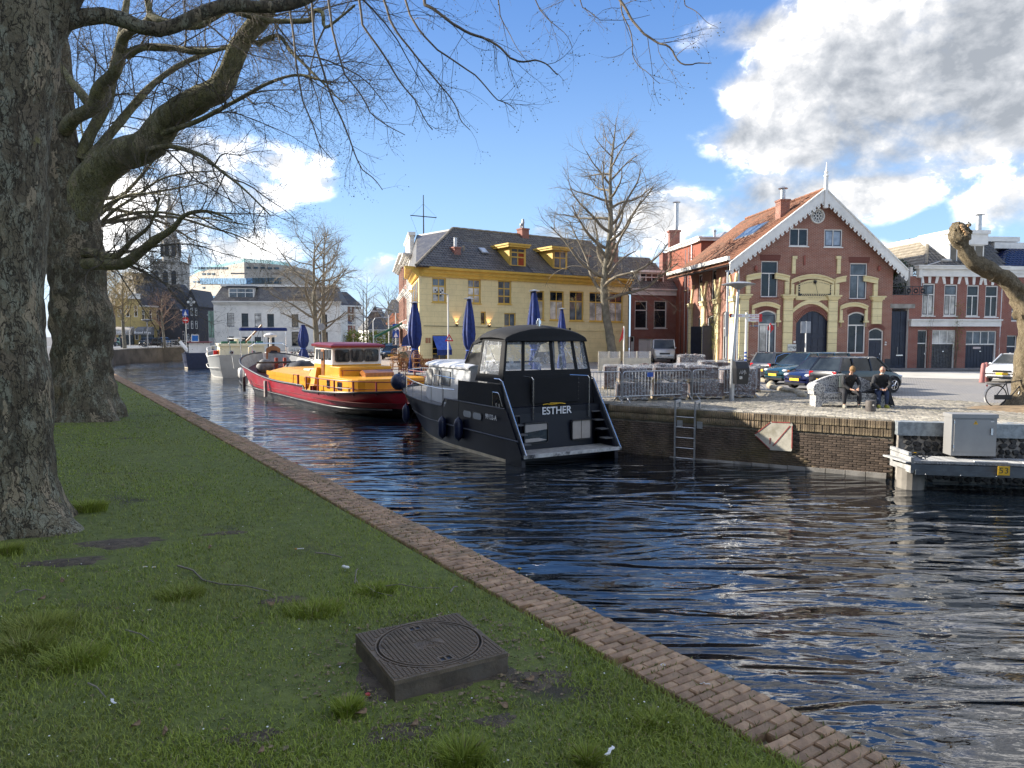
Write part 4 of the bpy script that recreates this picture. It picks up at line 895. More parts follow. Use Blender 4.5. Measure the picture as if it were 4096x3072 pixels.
flower(onl(615,2237,.01),.017,'d','right one of two daisies side by side on the lawn',hgt=.035)
flower(onl(596,2404,.01),.012,'d','lone daisy on the lawn below the pair',hgt=.03)
flower(onl(112,2240,.01),.012,'d','lone daisy near the foot of the front trunk',hgt=.03)
B=MB();r_=random.Random(2)
for k in range(5):B.ball((r_.uniform(-.02,.02),r_.uniform(-.014,.014),.008+r_.uniform(0,.014)),(.018,.015,.013),7,5)
tag(B.build('paper_tissue',m_white,None,smooth=60,loc=Vector(onl(1380,2222,.03))),'crumpled white paper tissue on the grass above the manhole','tissue')
B=MB();B.tube([(-.03,0,.008),(.015,.002,.01),(.035,-.004,.012)],.005,8);o=B.build('cigarette_end',m_white,None,loc=Vector(onl(1200,2150,.035)));tag(o,'white cigarette end with orange filter on the grass','cigarette')
B=MB();B.tube([(-.05,0,.008),(-.03,0,.008)],.0055,8);B.build('filter',mat('orange_filter',(.6,.25,.04),.7),o)
for u,v,c_,lb,sc_ in((2440,3005,m_white,'torn strip of white paper low on the grass near the edging',.05),(455,2835,m_white,'white feather-like scrap low in the grass on the left',.035),(2820,2725,m_white,'flat pale scrap of paper on the edging bricks',.03)):
 B=MB();r_=random.Random(u);P_=[(-sc_+2*sc_*i/5,r_.uniform(-.006,.006),r_.uniform(.0,.012))for i in range(6)]
 vs_=[(x_,y_-.007,z_)for x_,y_,z_ in P_]+[(x_,y_+.008,z_+.004)for x_,y_,z_ in P_]
 B.add(vs_,[(i,i+1,i+7,i+6)for i in range(5)]);B.add([(x_,y_,z_-.0015)for x_,y_,z_ in vs_],[(i+6,i+7,i+1,i)for i in range(5)])
 pz=G(u,v,1.88);z_=(zl(pz.x,pz.y)+.035)if sd_of(pz.x,pz.y)[1]>.5 else 1.862
 tag(B.build('paper_scrap',c_,None,smooth=60,loc=(pz.x,pz.y,z_),rz=r_.uniform(0,3),fix=False),lb,'paper scrap')
m_leaf=mat('dead_leaf',(.23,.15,.085),.8,var=.35,scale=40)
LV=[(1080,2358,'dry brown leaf on the lawn above and left of the manhole'),(2115,2645,'curled brown leaf right of the manhole'),(1655,2820,'grey-brown leaf in front of the manhole corner'),(1443,2778,'broken leaf on the soil left of the manhole'),(2010,2740,'brown leaf fallen before the manhole front'),(540,2840,'reddish leaf low on the left lawn'),(660,2860,'dull brown leaf right of the feather-like scrap'),(1900,3010,'leaf between the tall grass tuft and the edging'),(165,2363,'flat leaf below the front trunk'),(840,2140,'leaf on the worn grass behind the long branch'),(250,2283,'leaf near the daisy under the front trunk'),(1040,2935,'small leaf low in the middle of the lawn')]
for u,v,lb in LV:
 r_=random.Random(u+v);L_=r_.uniform(.022,.04);B=MB();ring=[]
 for k in range(10):a=2*pi*k/10;ring.append((L_*cos(a)*(1+.2*sin(5*a)),L_*.55*sin(a)*(1+.2*cos(3*a)),.012*sin(2*a)+.008*cos(a)))
 B.poly(ring);B.poly([(x_,y_,z_-.0012)for x_,y_,z_ in reversed(ring)])
 tag(B.build('dead_leaf',m_leaf,None,loc=Vector(onl(u,v,.03)),rz=r_.uniform(0,3),fix=False),lb,'leaf')
B=MB();B.lathe([(0,0),(.014,0),(.014,.008),(0,.008)],n=10);tag(B.build('bottle_cap',m_signr,None,loc=Vector(onl(1470,2700,.01))),'red bottle cap on the soil left of the manhole','bottle cap')
# ================================================================= BOATS
def frame_for(origin,h):
 """empty placed at origin with local +Y along heading h"""
 return atan2(-h[0],h[1])
def superell(n,a,b,e=2.4,z=0.,half=False):
 out=[]
 for k in range(n):
  t=2*pi*k/n;c_,s_=cos(t),sin(t);out.append((a*math.copysign(abs(c_)**(2/e),c_),b*math.copysign(abs(s_)**(2/e),s_),z))
 return out
def hull(B,S,fn_b,fn_s,fn_w,zmid,mids=(0,1,2),zlow=-.5,split=None,y0=0,nlev=None):
 """loft a hull from stations. levels: keel, waterline, stripe top, rub rail, sheer. fn(t)-> half beam at sheer / sheer height / half beam at water"""
 n=len(S);lev=[]
 for t in S:
  b,s,w=fn_b(t),fn_s(t),fn_w(t);z1,z2=zmid(t);row=[]
  for z,q in((zlow,0.),(0.,.12),(z1,.35),(z2,.72),(s,1.)):
   hb=(w*.75)if z<0 else w+(b-w)*((max(z,0)/max(s,.01))**.8)
   row.append((hb,z))
  lev.append(row)
 for sgn in(1,-1):
  for j in range(4):
   vs=[];
   for t,row in zip(S,lev):vs+=[(sgn*row[j][0],t,row[j][1]),(sgn*row[j+1][0],t,row[j+1][1])]
   B.add(vs,[(2*i,2*i+2,2*i+3,2*i+1)for i in range(n-1)],[mids[0],mids[0],mids[1],mids[2]][j]if len(mids)==3 else mids[j])
 return lev
def rail(B,pts,r=.018,n=6):B.tube(pts,r,n)
def fender(p,label,L_=.62,r=.13,rope=.9,mt=None,grp='fenders hanging from the boats',par=None):
 t=thing('fender',label,'fender',p,0,grp)
 B=MB();B.lathe([(.02,-L_/2-.06),(.045,-L_/2-.02),(r*.75,-L_/2+.04),(r,-L_/2+.16),(r,L_/2-.16),(r*.75,L_/2-.04),(.045,L_/2+.02),(.02,L_/2+.07)],n=14);B.build('bumper',mt or mat('navy_fender',(.012,.018,.05),.32,var=.2),t,smooth=50)
 B=MB();B.tube([(0,0,L_/2+.05),(.01,0,L_/2+rope*.5),(0,0,L_/2+rope)],.010,5);B.build('rope',m_black,t);return t
# ---------- dark navy motor cruiser
hE=Vector((-.49,.872,0));LE=Vector((-.872,-.49,0));OE=Vector((1.89,21.67,0))
ye=thing('motor_cruiser','dark navy motor cruiser with black canopy, white cabin and bathing platform, moored stern to viewer','boat',OE,frame_for(OE,hE))
m_nh=mat('navy_hull',(.0035,.005,.013),.42,var=.3,scale=.8,dirt=(.010,.011,.015),dirtamt=.6,dscale=.6,spec=.35)
m_ncv=mat('black_canvas',(.0055,.006,.0075),.85,var=.25,scale=2,bump=.8,bscale=6)
m_boot=mat('cream_boot_stripe',(.75,.64,.45),.6,var=.15,scale=2,dirt=(.30,.22,.12),dirtamt=.4)
m_teak=mat('grey_deck',(.19,.18,.165),.8,var=.2,scale=5)
def eb(t):
 t0=min(1,max(0,(t-6.4)/5.8));return 1.88*(1-t0**3.4)**.5+.02 if t>6.4 else 1.78+.08*min(1,t/5.2)
def es(t):
 if t<5.55:return 1.66+.0*t
 return 1.36+.36*((t-5.8)/6.3)**1.6 if t>5.8 else 1.36
def ew(t):
 t0=max(0,(t-4.4)/7.0);return max(.03,1.9*(1-t0**2.3))if t>4.4 else 1.74+.16*min(1,t/4.4)
S1=[1.05+.3*i for i in range(16)]+[5.6,5.78,5.8]+[6+.3*i for i in range(19)]+[11.6,11.85,12.05,12.15,12.19]
B=MB();hull(B,S1,eb,es,ew,lambda t:(.10+.02*max(0,t-6),.75),mids=(1,0,0))
for sg in(1,-1):
 B.hexa([(sg*1.66,.05,-.3),(sg*1.79,.05,-.3),(sg*1.80,1.06,-.3),(sg*1.68,1.06,-.3),(sg*1.66,.12,.36),(sg*1.79,.12,.36),(sg*1.80,1.06,1.655),(sg*1.68,1.06,1.655)])
B.poly([(-1.7,.9,-.2),(1.7,.9,-.2),(1.7,.9,.38),(-1.7,.9,.38)])
B.build('hull',[m_nh,m_boot],ye,smooth=35)
B=MB();
for sg in(1,-1):
 B.tube([(sg*(ew(t)+(eb(t)-ew(t))*.6+.015),t,.75+.035*max(0,t-7)**1.1)for t in[.3,1,2,3,4,5,6,7,8,9,10,11,11.8]],.028,6)
 B.tube([(sg*(eb(t)+.01),t,1.66)for t in[1.1,2,3,4,5,5.5]]+[(sg*1.86,5.75,1.38)]+[(sg*(eb(t)+.01),t,es(t))for t in[6,7,8,9,10,10.8,11.4,11.8,12.05,12.19]],.03,6)
B.build('rubbing_strake',mat('strake_grey',(.05,.055,.07),.5,var=.2),ye,smooth=60)
B=MB();dp=[5.8+.4*i for i in range(15)]+[11.7,12,12.1];vs_=[]
for t in dp:vs_+=[(-eb(t),t,es(t)-.05),(eb(t),t,es(t)-.05)]
B.add(vs_,[(2*i,2*i+1,2*i+3,2*i+2)for i in range(len(dp)-1)]);B.build('foredeck',m_teak,ye)
B=MB();B.box(-1.75,1.75,1.0,5.8,1.50,1.6);B.build('aft_deck',m_teak,ye)
B=MB();B.hexa([(-1.35,.86,.3),(1.35,.86,.3),(1.35,1.2,.3),(-1.35,1.2,.3),(-1.35,.98,1.60),(1.35,.98,1.60),(1.35,1.3,1.6),(-1.35,1.3,1.6)]);B.box(-1.7,1.7,.97,1.3,1.42,1.685)
B.box(-1.7,-1.35,1.02,1.3,.3,1.42);B.box(1.35,1.7,1.25,1.4,.3,1.42);tr_=B.build('transom',m_nh,ye)
def rrect(x0,x1,z0,z1,r,n=4):
 o=[]
 for cx,cz,a0 in((x1-r,z1-r,0),(x0+r,z1-r,pi/2),(x0+r,z0+r,pi),(x1-r,z0+r,1.5*pi)):
  for k in range(n+1):a=a0+pi/2*k/n;o.append((cx+r*cos(a),cz+r*sin(a)))
 return o
def ringx(B,out,inn,y0,y1,mi=0):
 n=len(out)
 for i in range(n):
  j=(i+1)%n;B.hexa([(out[i][0],y0,out[i][1]),(out[j][0],y0,out[j][1]),(out[j][0],y1,out[j][1]),(out[i][0],y1,out[i][1]),(inn[i][0],y0,inn[i][1]),(inn[j][0],y0,inn[j][1]),(inn[j][0],y1,inn[j][1]),(inn[i][0],y1,inn[i][1])],mi)
for k,(x0,x1)in enumerate(((-1.25,-.42),(.52,1.24))):
 B=MB();ringx(B,rrect(x0-.03,x1+.03,.56,1.22,.08),rrect(x0,x1,.59,1.19,.06),.80,.90);w_=B.build('stern_window',m_black,ye)
 sp_=[(x0,x1)]if k==0 else[(x0,(x0+x1)/2-.012),((x0+x1)/2+.012,x1)]
 for a,b_ in sp_:B=MB();B.xz([(a,.60),(b_,.60),(b_,1.18),(a,1.18)],.84,.88);B.build('pane',mat('blind_behind_glass',(.42,.38,.34),.18,var=.08)if k else m_glass,w_)
 if k==0:B=MB();B.xz([(x0+.02,.92),(x1-.02,.99),(x1-.02,1.17),(x0+.02,1.17)],.825,.835);B.xz([(x0+.02,.61),(x1-.3,.62),(x1-.02,.66),(x1-.3,.73),(x0+.02,.72)],.825,.835);B.build('blind',mat('half_drawn_blind',(.40,.37,.34),.5,var=.1),w_)
textobj('ESTHER',.33,m_signw,tr_,Matrix.Translation((.0,.945,1.54))@Matrix.Rotation(radians(-90),4,'X')@Matrix.Rotation(pi,4,'X'),'lettering',.004,bold=.005)
for sg in(-1,1):
 for k in range(4):
  B=MB();x0,x1=(1.37,1.70);y0=.22+.23*k;z_=.62+.27*k;B.hexa([(sg*x0,y0,z_),(sg*x1,y0,z_),(sg*x1,y0+.30,z_),(sg*x0,y0+.30,z_),(sg*x0,y0,z_+.035),(sg*x1,y0,z_+.035),(sg*x1,y0+.3,z_+.035),(sg*x0,y0+.3,z_+.035)]);B.build('step',mat('step_grey',(.10,.10,.10),.7),ye)
B=MB();B.box(-1.78,1.78,-.05,1.0,.30,.36);pf=B.build('bathing_platform',m_nh,ye)
B=MB()
for k in range(13):B.box(-1.70,1.70,-.0+.068*k,.052+.068*k,.361,.375)
B.build('tread_grating',mat('platform_grey',(.30,.29,.27),.7,var=.2,scale=6),pf)
B=MB();B.box(-1.80,1.80,-.085,-.05,.285,.39);B.build('platform_edge',mat('chipped_white_edge',(.55,.55,.53),.6,var=.2,scale=5,dirt=(.04,.04,.045),dirtamt=1,dscale=3.5),pf)
for sg in(-1,1):
 B=MB();B.prism([(sg*1.70,-.05,.36),(sg*1.70,.16,.36),(sg*1.70,1.25,1.66),(sg*1.70,1.55,2.45),(sg*1.70,1.42,2.48)],(sg*.045,0,0));B.build('side_plate',mat('wing_plate',(.055,.06,.07),.35,.3,var=.2),ye)
 B=MB();rail(B,[(sg*1.74,-.10,.38),(sg*1.74,1.38,2.50),(sg*1.74,1.55,2.56),(sg*1.74,1.9,2.56)],.022);B.build('stern_rail',m_chrome,ye)
for x0,x1 in((-1.02,-.90),(.98,1.22)):
 B=MB();rail(B,[(x1,.9,1.28),(x1,.9,2.55),(x1-.04,.93,2.62),(x0-.25*(x0>0),1.3,2.64)],.02);B.build('grab_rail',m_chrome,ye)
B=MB();B.loft([[(-1.68,1.30,1.69),(1.68,1.30,1.69),(1.68,1.36,1.69),(-1.68,1.36,1.69)],[(-1.68,1.36,2.2),(1.68,1.36,2.2),(1.68,1.42,2.2),(-1.68,1.42,2.2)],[(-1.66,1.42,2.68),(1.66,1.42,2.68),(1.66,1.48,2.68),(-1.66,1.48,2.68)]]);B.build('aft_dodger',m_ncv,ye)
B=MB();B.box(-.75,1.05,1.24,1.27,1.78,2.58);B.build('dodger_flap',m_ncv,ye)
B=MB()
for x0 in(-.75,1.05):
 for k in range(6):B.ball((x0+.02*(1 if x0<0 else-1),1.235,1.85+.135*k),.012,6,4)
B.build('snap_fastener',m_chrome,ye)
for sg in(-1,1):
 B=MB();ys=[1.5+.34*k for k in range(10)];vs_=[]
 for k,y_ in enumerate(ys):vs_+=[(sg*(1.80+.012*sin(k*2.)),y_,1.67),(sg*(1.78+.015*sin(k*1.3)),y_,2.40-.012*(y_-1.5))]
 B.add(vs_,[(2*i,2*i+2,2*i+3,2*i+1)for i in range(9)]);B.add([(x_-sg*.02,y_,z_)for x_,y_,z_ in vs_],[(2*i,2*i+1,2*i+3,2*i+2)for i in range(9)])
 B.prism([(sg*1.79,1.15,1.67),(sg*1.79,1.5,1.67),(sg*1.79,1.5,2.4),(sg*1.79,1.45,2.4)],(-sg*.02,0,0));B.build('side_dodger',m_ncv,ye,smooth=60)
B=MB();rail(B,[(-1.82,1.22,1.72),(-1.82,1.42,2.08),(-1.82,1.50,2.14),(-1.82,1.86,2.14),(-1.82,1.86,1.70)],.018);B.build('window_surround',m_chrome,ye)
B=MB();B.prism([(-1.815,1.28,1.70),(-1.815,1.84,1.70),(-1.815,1.84,2.12),(-1.815,1.48,2.12)],(-.004,0,0));B.build('dodger_opening',m_glass,ye)
for y_ in(1.42,1.62):B=MB();B.cyl((-1.80,y_,1.68),(-1.80,y_,1.80),.03,.04,10);B.build('bollard',m_chrome,ye)
m_vinyl,nt,p=newmat('clear_vinyl');v=texco(nt)
p.inputs['Base Color'].default_value=(.75,.77,.80,1);p.inputs['Roughness'].default_value=.10
al_=MATH(nt,'ADD',RANGE(nt,tnoise(nt,v,2.6,3,.6,2.5),.50,.74,.20,.55),0.);L(nt,al_,p.inputs['Alpha']);p.inputs['Specular IOR Level'].default_value=1.
b=N(nt,'ShaderNodeBump');b.inputs['Distance'].default_value=.05;L(nt,tnoise(nt,v,2.2,3,.6,2.),b.inputs['Height']);L(nt,b.outputs[0],p.inputs['Normal'])
def canopy_x(z):return 1.68-(z-2.65)*.16
zb,zt=2.66,3.86
ya=lambda z:1.44+(z-2.65)*.14
def AP(x,z,o=0.):return(x*(canopy_x(z)/1.68),ya(z)-o,z)
cuts=[-1.68,-1.60,-1.02,-.90,.12,.24,1.06,1.18,1.60,1.68]
B=MB();
def apq(x0,x1,z0,z1):B.hexa([AP(x0,z0),AP(x1,z0),AP(x1,z0,-.03),AP(x0,z0,-.03),AP(x0,z1),AP(x1,z1),AP(x1,z1,-.03),AP(x0,z1,-.03)])
apq(-1.68,1.68,zb,2.82);apq(-1.68,1.68,3.74,zt)
for i in range(0,9,2):apq(cuts[i],cuts[i+1],2.82,3.74)
for sg in(-1,1):
 def SP(y,z,o=0.):return(sg*(canopy_x(z)+o),y,z)
 def spq(p):B.hexa([SP(y_,z_,.0)for y_,z_ in p]+[SP(y_,z_,-.03)for y_,z_ in p])
 spq([(1.45,2.42),(3.35,2.42),(3.25,2.68),(1.45,2.68)]);spq([(1.58,3.72),(3.20,3.78),(3.2,3.9),(1.6,3.88)]);spq([(1.45,2.68),(1.75,2.68),(1.85,3.74),(1.6,3.74)]);spq([(3.12,2.68),(3.25,2.68),(3.2,3.8),(3.08,3.78)])
B.build('canopy_frame',m_ncv,ye)
for i in range(1,8,2):
 B=MB();x0,x1=cuts[i],cuts[i+1];nx=7;vs_=[]
 for a in range(nx+1):
  for c_ in range(7):
   xx=x0+(x1-x0)*a/nx;z_=2.82+.92*c_/6;q=AP(xx,z_,-.015);vs_.append((q[0],q[1]+.012*mn.noise((xx*3+i,z_*2.5,1)),q[2]))
 B.add(vs_,[(a*7+c_,(a+1)*7+c_,(a+1)*7+c_+1,a*7+c_+1)for a in range(nx)for c_ in range(6)]);B.build('canopy_window',m_vinyl,ye,smooth=60,fix=False)
for sg in(-1,1):
 B=MB();q=[(1.75,2.68),(3.12,2.68),(3.08,3.77),(1.85,3.72)];B.poly([(sg*(canopy_x(z_)-.015),y_,z_)for y_,z_ in q]);B.build('canopy_window',m_vinyl,ye,fix=False)
 B=MB();rail(B,[(sg*1.5,1.85,2.7),(sg*1.5,2.9,3.7)],.014,5);rail(B,[(sg*1.5,1.75,3.6),(sg*1.5,1.9,2.7)],.014,5);B.build('canopy_hoop',m_chrome,ye)
B=MB();rings=[]
for y_,dz in((1.50,-.14),(1.54,-.03),(1.70,.03),(2.4,.10),(3.1,.09),(3.25,.05),(3.28,-.06)):
 rings.append([(x_,y_,3.86+dz+.33*(1-(x_/1.55)**2)**.8*(1 if dz>-.1 else .75)if abs(x_)<1.55 else 3.86+dz*.6-.05)for x_ in[-1.56,-1.5,-1.3,-1,-.6,-.2,.2,.6,1,1.3,1.5,1.56]]+[(1.50,y_,3.78+dz*.2),(-1.50,y_,3.78+dz*.2)])
B.loft(rings);B.build('canopy_roof',m_ncv,ye,smooth=50)
B=MB();
for sg in(-1,1):B.prism([(sg*1.42,3.25,2.64),(sg*1.42,3.32,2.64),(sg*1.34,3.30,3.88),(sg*1.34,3.2,3.88)],(-sg*.05,0,0));B.prism([(sg*1.40,4.15,3.64),(sg*1.40,4.22,3.62),(sg*1.42,4.78,2.96),(sg*1.42,4.70,2.94)],(-sg*.05,0,0));B.prism([(sg*1.42,3.25,2.90),(sg*1.42,4.75,2.95),(sg*1.42,4.75,3.0),(sg*1.42,3.25,2.96)],(-sg*.04,0,0))
B.hexa([(-1.42,3.15,3.82),(1.42,3.15,3.82),(1.42,3.3,3.98),(-1.42,3.3,3.98),(-1.38,4.15,3.60),(1.38,4.15,3.60),(1.38,4.22,3.66),(-1.38,4.22,3.66)]);B.box(-1.4,1.4,4.68,4.76,2.93,2.99);B.build('windscreen_frame',m_ncv,ye)
for sg in(-1,1):
 B=MB();B.poly([(sg*1.38,3.3,2.98),(sg*1.40,4.70,2.98),(sg*1.39,4.40,3.32),(sg*1.36,3.3,3.36)]);B.build('windscreen_mesh',mat('dark_mesh_cloth',(.02,.02,.022),.9),ye,fix=False)
 B=MB();B.poly([(sg*1.36,3.3,3.38),(sg*1.39,4.38,3.34),(sg*1.37,4.16,3.62),(sg*1.33,3.3,3.80)]);B.build('windscreen_vinyl',m_vinyl,ye,fix=False)
B=MB();B.cyl((-.1,1.9,4.22),(-.1,1.9,4.30),.06,.06,10);B.cyl((-.1,1.9,4.30),(-.1,1.9,4.42),.09,.08,12);B.ball((-.1,1.9,4.44),.05);B.build('navigation_light',m_chrome,ye,smooth=50)
B=MB();B.tube([(-.6+.2*cos(a*pi/6),3.9,2.75+.2*sin(a*pi/6))for a in range(12)],.018,6,closed=True);B.build('steering_wheel',m_black,ye)
B=MB();B.bbox(-1.1,-.2,2.2,2.7,1.6,2.55,.05);B.bbox(.2,1.2,1.9,2.6,1.6,2.5,.05);B.bbox(-1.1,1.1,3.6,4.4,1.6,2.7,.05);B.build('deck_seats',mat('grey_seat',(.30,.30,.30),.7),ye)
m_cab=mat('cabin_white',(.60,.61,.62),.4,var=.05,scale=1,dirt=(.40,.40,.38),dirtamt=.3)
B=MB()
def cabring(z,k):
 return[(-1.30*k,4.7,z),(1.30*k,4.7,z),(1.30*k,8.3,z),(1.05*k,9.3,z),(.5,9.65,z),(-.5,9.65,z),(-1.05*k,9.3,z),(-1.30*k,8.3,z)]
r0=cabring(1.3,1.);r1=cabring(2.72,.93);r1=[(x_,y_-.22*(y_>8.5),z_)for x_,y_,z_ in r1];B.loft([r0,r1]);B.build('cabin',m_cab,ye)
B=MB();rr_=cabring(2.72,.99);B.loft([rr_,[(x_,y_,2.78)for x_,y_,z_ in rr_],[(x_*.96,y_-.03,2.83)for x_,y_,z_ in rr_],[(x_*.6,y_*.99+.05,2.93)for x_,y_,z_ in rr_]]);B.build('cabin_roof',m_cab,ye,smooth=40)
def sidew(y0,y1,z0,z1,lean=.0,name='cabin_window'):
 for sg in(-1,1):
  def X(z):return sg*(1.305-(z-1.3)*.064+.004)
  q=[(y0,z0),(y1,z0),(y1-lean,z1-.05),(y1-lean-.05,z1),(y0+.05,z1),(y0,z1-.05)]
  B=MB();B.prism([(X(z_),y_,z_)for y_,z_ in q],(sg*.012,0,0));f=B.build(name,m_black,ye)
  cy=sum(a for a,b in q)/6;cz=sum(b for a,b in q)/6;q2=[(cy+(a-cy)*.90,cz+(b-cz)*.92)for a,b in q]
  B=MB();B.prism([(X(z_)+sg*.013,y_,z_)for y_,z_ in q2],(sg*.004,0,0));B.build('pane',m_curt if y0>6.9 else m_glassl,f)
sidew(6.35,7.25,2.02,2.58,.0);sidew(7.4,7.95,1.98,2.60,.0);sidew(8.1,8.85,1.96,2.60,.22)
for y0 in(3.35,1.75+.85):
 for sg in(-1,1):
  B=MB();q=rrect(y0,y0+.75,1.14,1.40,.12);B.prism([(sg*1.835,a,b_)for a,b_ in q],(sg*.012,0,0));f=B.build('porthole',m_black,ye)
  q=rrect(y0+.03,y0+.63,1.165,1.375,.10);B=MB();B.prism([(sg*1.848,a,b_)for a,b_ in q],(sg*.004,0,0));B.build('pane',mat('curtained_port',(.33,.36,.38),.3,var=.1),f)
mt_=basis((-1.862,1.92,1.33),(0,-1,0),(0,0,1),(-1,0,0));textobj('99132-A',.22,m_signw,ye,mt_,'lettering',.003,bold=.004)
B=MB();
for k in range(4):B.box(-1.80,-1.76,7.62,7.90,1.02+.05*k,1.05+.05*k)
B.build('vent_grille',m_chrome,ye)
def rp(t,z):return[(-(eb(t)-.06),t,z),((eb(t)-.06),t,z)]
B=MB();port=[(-(eb(t)-.06),t,es(t)+.62+.03*max(0,t-8))for t in[6.2,7,8,9,10,10.8,11.4,11.8]];stb=[(-x_,y_,z_)for x_,y_,z_ in reversed(port)]
rail(B,[(-1.80,4.75,2.40),(-1.80,5.6,2.44),(-1.80,6.55,2.46),(-1.80,6.62,2.40),(-1.79,6.64,2.02)],.018);rail(B,[(-1.79,4.8,2.02)]+port+[(0,12.25,2.46)]+stb+[(1.8,4.75,2.40)],.018);B.build('bow_rail',m_chrome,ye,smooth=60)
for t in(5.75,6.8,7.8,8.8,9.8,10.7,11.5):
 for k in(0,1):B=MB();a=rp(t,es(t)-.03)[k];b_=rp(t,es(t)+.62+.03*max(0,t-8))[k];B.cyl(a,b_,.013,n=6);B.build('stanchion',m_chrome,ye)
B=MB();B.tube([(-.35,1.22,1.72),(-.2,1.2,1.74),(0,1.22,1.71),(.3,1.21,1.74),(.5,1.22,1.72),(.3,1.19,1.75),(-.1,1.2,1.76)],.014,5);tag(B.build('mooring_rope',m_yplate,None,smooth=60,loc=OE,rz=ye.rotation_euler.z),'yellow rope coiled above the name on the dark cruiser stern','rope')
def onE(x,y,z):return OE+hE*y-LE*x+Vector((0,0,z))
fender(onE(-1.99,5.45,.62),'navy fender amidships left of the porthole on the dark cruiser',.72,.16,1.5)
fender(onE(-2.0,4.05,.72),'navy fender nearest the stern on the dark cruiser, over the porthole',.72,.16,1.35)
fender(onE(-1.98,9.1,.78),'navy fender hanging nearest the bow of the dark cruiser',.66,.15,1.3)
B=MB();B.ball((0,0,0),.36,18,12);B.cyl((0,0,.3),(0,0,.42),.06,.04,8);t=B.build('ball_fender',mat('navy_fender',(0,0,0)),None,smooth=60,loc=onE(-1.60,10.9,1.95));tag(t,'big round navy ball fender hung on the bow rail of the dark cruiser','fender')
# ---------- red and yellow motor barge
hR=Vector((-.56,.828,0)).normalized();OR=Vector((-11.9,44.1,0));zr=frame_for(OR,hR)
rb=thing('motor_barge','long barge with crimson and black hull, yellow hatch cover and white-topped wheelhouse','boat',OR,zr)
m_red=mat('crimson_hull',(.36,.012,.025),.32,var=.12,scale=1,coat=.2,dirt=(.20,.03,.035),dirtamt=.35);m_bh=mat('black_hull',(.016,.016,.018),.4,var=.3,scale=1.2,dirt=(.12,.11,.09),dirtamt=.45,dscale=1.1)
m_yel2=mat('barge_yellow',(.66,.31,.012),.38,var=.08,scale=1.5,coat=.1);m_maroon=mat('maroon_paint',(.17,.015,.022),.35,var=.15)
def rbb(t):
 if t>6.5:return 2.85*max(0.,1-((t-6.5)/6.0)**2.4)**.5+.02
 if t<-7.5:return 2.72*max(0.,1-((-7.5-t)/5.2)**2.6)**.5+.02
 return 2.80
def rbs(t):
 if t<-5.25:return 1.0+.30*((-5.25-t)/7.5)**1.5
 return 1.24+.0*t+(1.40*(max(0,(t+1))/13.4)**1.9)+.0
def rbw(t):
 if t>4:return max(.02,2.55*(1-((t-4)/7.6)**2.2))if t<11.6 else .02
 if t<-6:return max(.02,2.5*(1-((-6-t)/6.2)**2.2))if t>-12.2 else .02
 return 2.55
S2=[-12.68,-12.5,-12.2,-11.8,-11.3,-10.7,-10,-9.2,-8.4,-7.6,-6.5,-5.26,-5.24,-4,-2.5,-1,.5,2,3.5,5,6.5,7.5,8.5,9.4,10.2,10.9,11.5,12,12.3,12.48]
def rbz(t):return(.12,min(rbs(t)-.32,.50+.004*t+(.45*max(0,(t-3)/9.4)**2)))
B=MB();hull(B,S2,rbb,rbs,rbw,rbz,mids=(1,1,0));B.build('hull',[m_red,m_bh],rb,smooth=40)
B=MB()
for sg in(1,-1):
 for z_off,mat_i in((0.,0),):
  B.tube([(sg*(rbb(t)+.02),t,rbs(t)+.0)for t in S2[12:]],.06,6);B.tube([(sg*(rbb(t)+.02),t,rbs(t))for t in S2[:12]],.06,6);B.tube([(sg*(rbb(t)+.04-.02*(t<-7)),t,rbz(t)[1]-.02)for t in S2[1:-1]],.035,6)
 B.tube([(sg*2.8,-5.25,1.24),(sg*2.8,-5.45,1.02)],.06,6)
B.build('gunwale',m_bh,rb,smooth=60)
B=MB();vs_=[]
for t in S2:vs_+=[(-rbb(t)*(1-.18*max(0,(t-5)/7))+.05,t,.72+(1.15*max(0,(t-4.8)/7.7)if t>4.8 else 0)),(rbb(t)*(1-.18*max(0,(t-5)/7))-.05,t,.72+(1.15*max(0,(t-4.8)/7.7)if t>4.8 else 0))]
B.add(vs_,[(2*i,2*i+1,2*i+3,2*i+2)for i in range(len(S2)-1)]);B.build('deck',mat('dark_red_deck',(.10,.03,.025),.7,var=.3),rb)
B=MB()
for sg in(1,-1):
 vs_=[];TT_=[t for t in S2 if t>=4.9]
 def hw(t,z):return rbw(t)+(rbb(t)-rbw(t))*(z/rbs(t))**.8-.08
 for t in TT_:z0_=rbs(t)-.75;vs_+=[(sg*max(.0,hw(t,z0_)),t,z0_),(sg*max(.0,rbb(t)-.07),t,rbs(t)-.02)]
 B.add(vs_,[(2*i,2*i+2,2*i+3,2*i+1)for i in range(len(TT_)-1)])
B.build('bulwark_inside',mat('bulwark_grey',(.34,.34,.33),.6,var=.15,dirt=(.16,.15,.14),dirtamt=.5),rb)
B=MB();B.loft([[(-2.0,-3.2,1.0),(2.0,-3.2,1.0),(2.0,4.3,1.0),(1.7,4.9,1.0),(-1.7,4.9,1.0),(-2.0,4.3,1.0)],[(-2.0,-3.2,1.56),(2.0,-3.2,1.56),(2.0,4.3,1.62),(1.7,4.9,1.62),(-1.7,4.9,1.62),(-2.0,4.3,1.62)],[(-1.0,-3.2,1.78),(1.0,-3.2,1.78),(1.0,4.3,1.86),(.8,4.9,1.84),(-.8,4.9,1.84),(-1.0,4.3,1.86)]]);B.build('hatch_coaming',m_yel2,rb)
B=MB();n_=40;vs_=[]
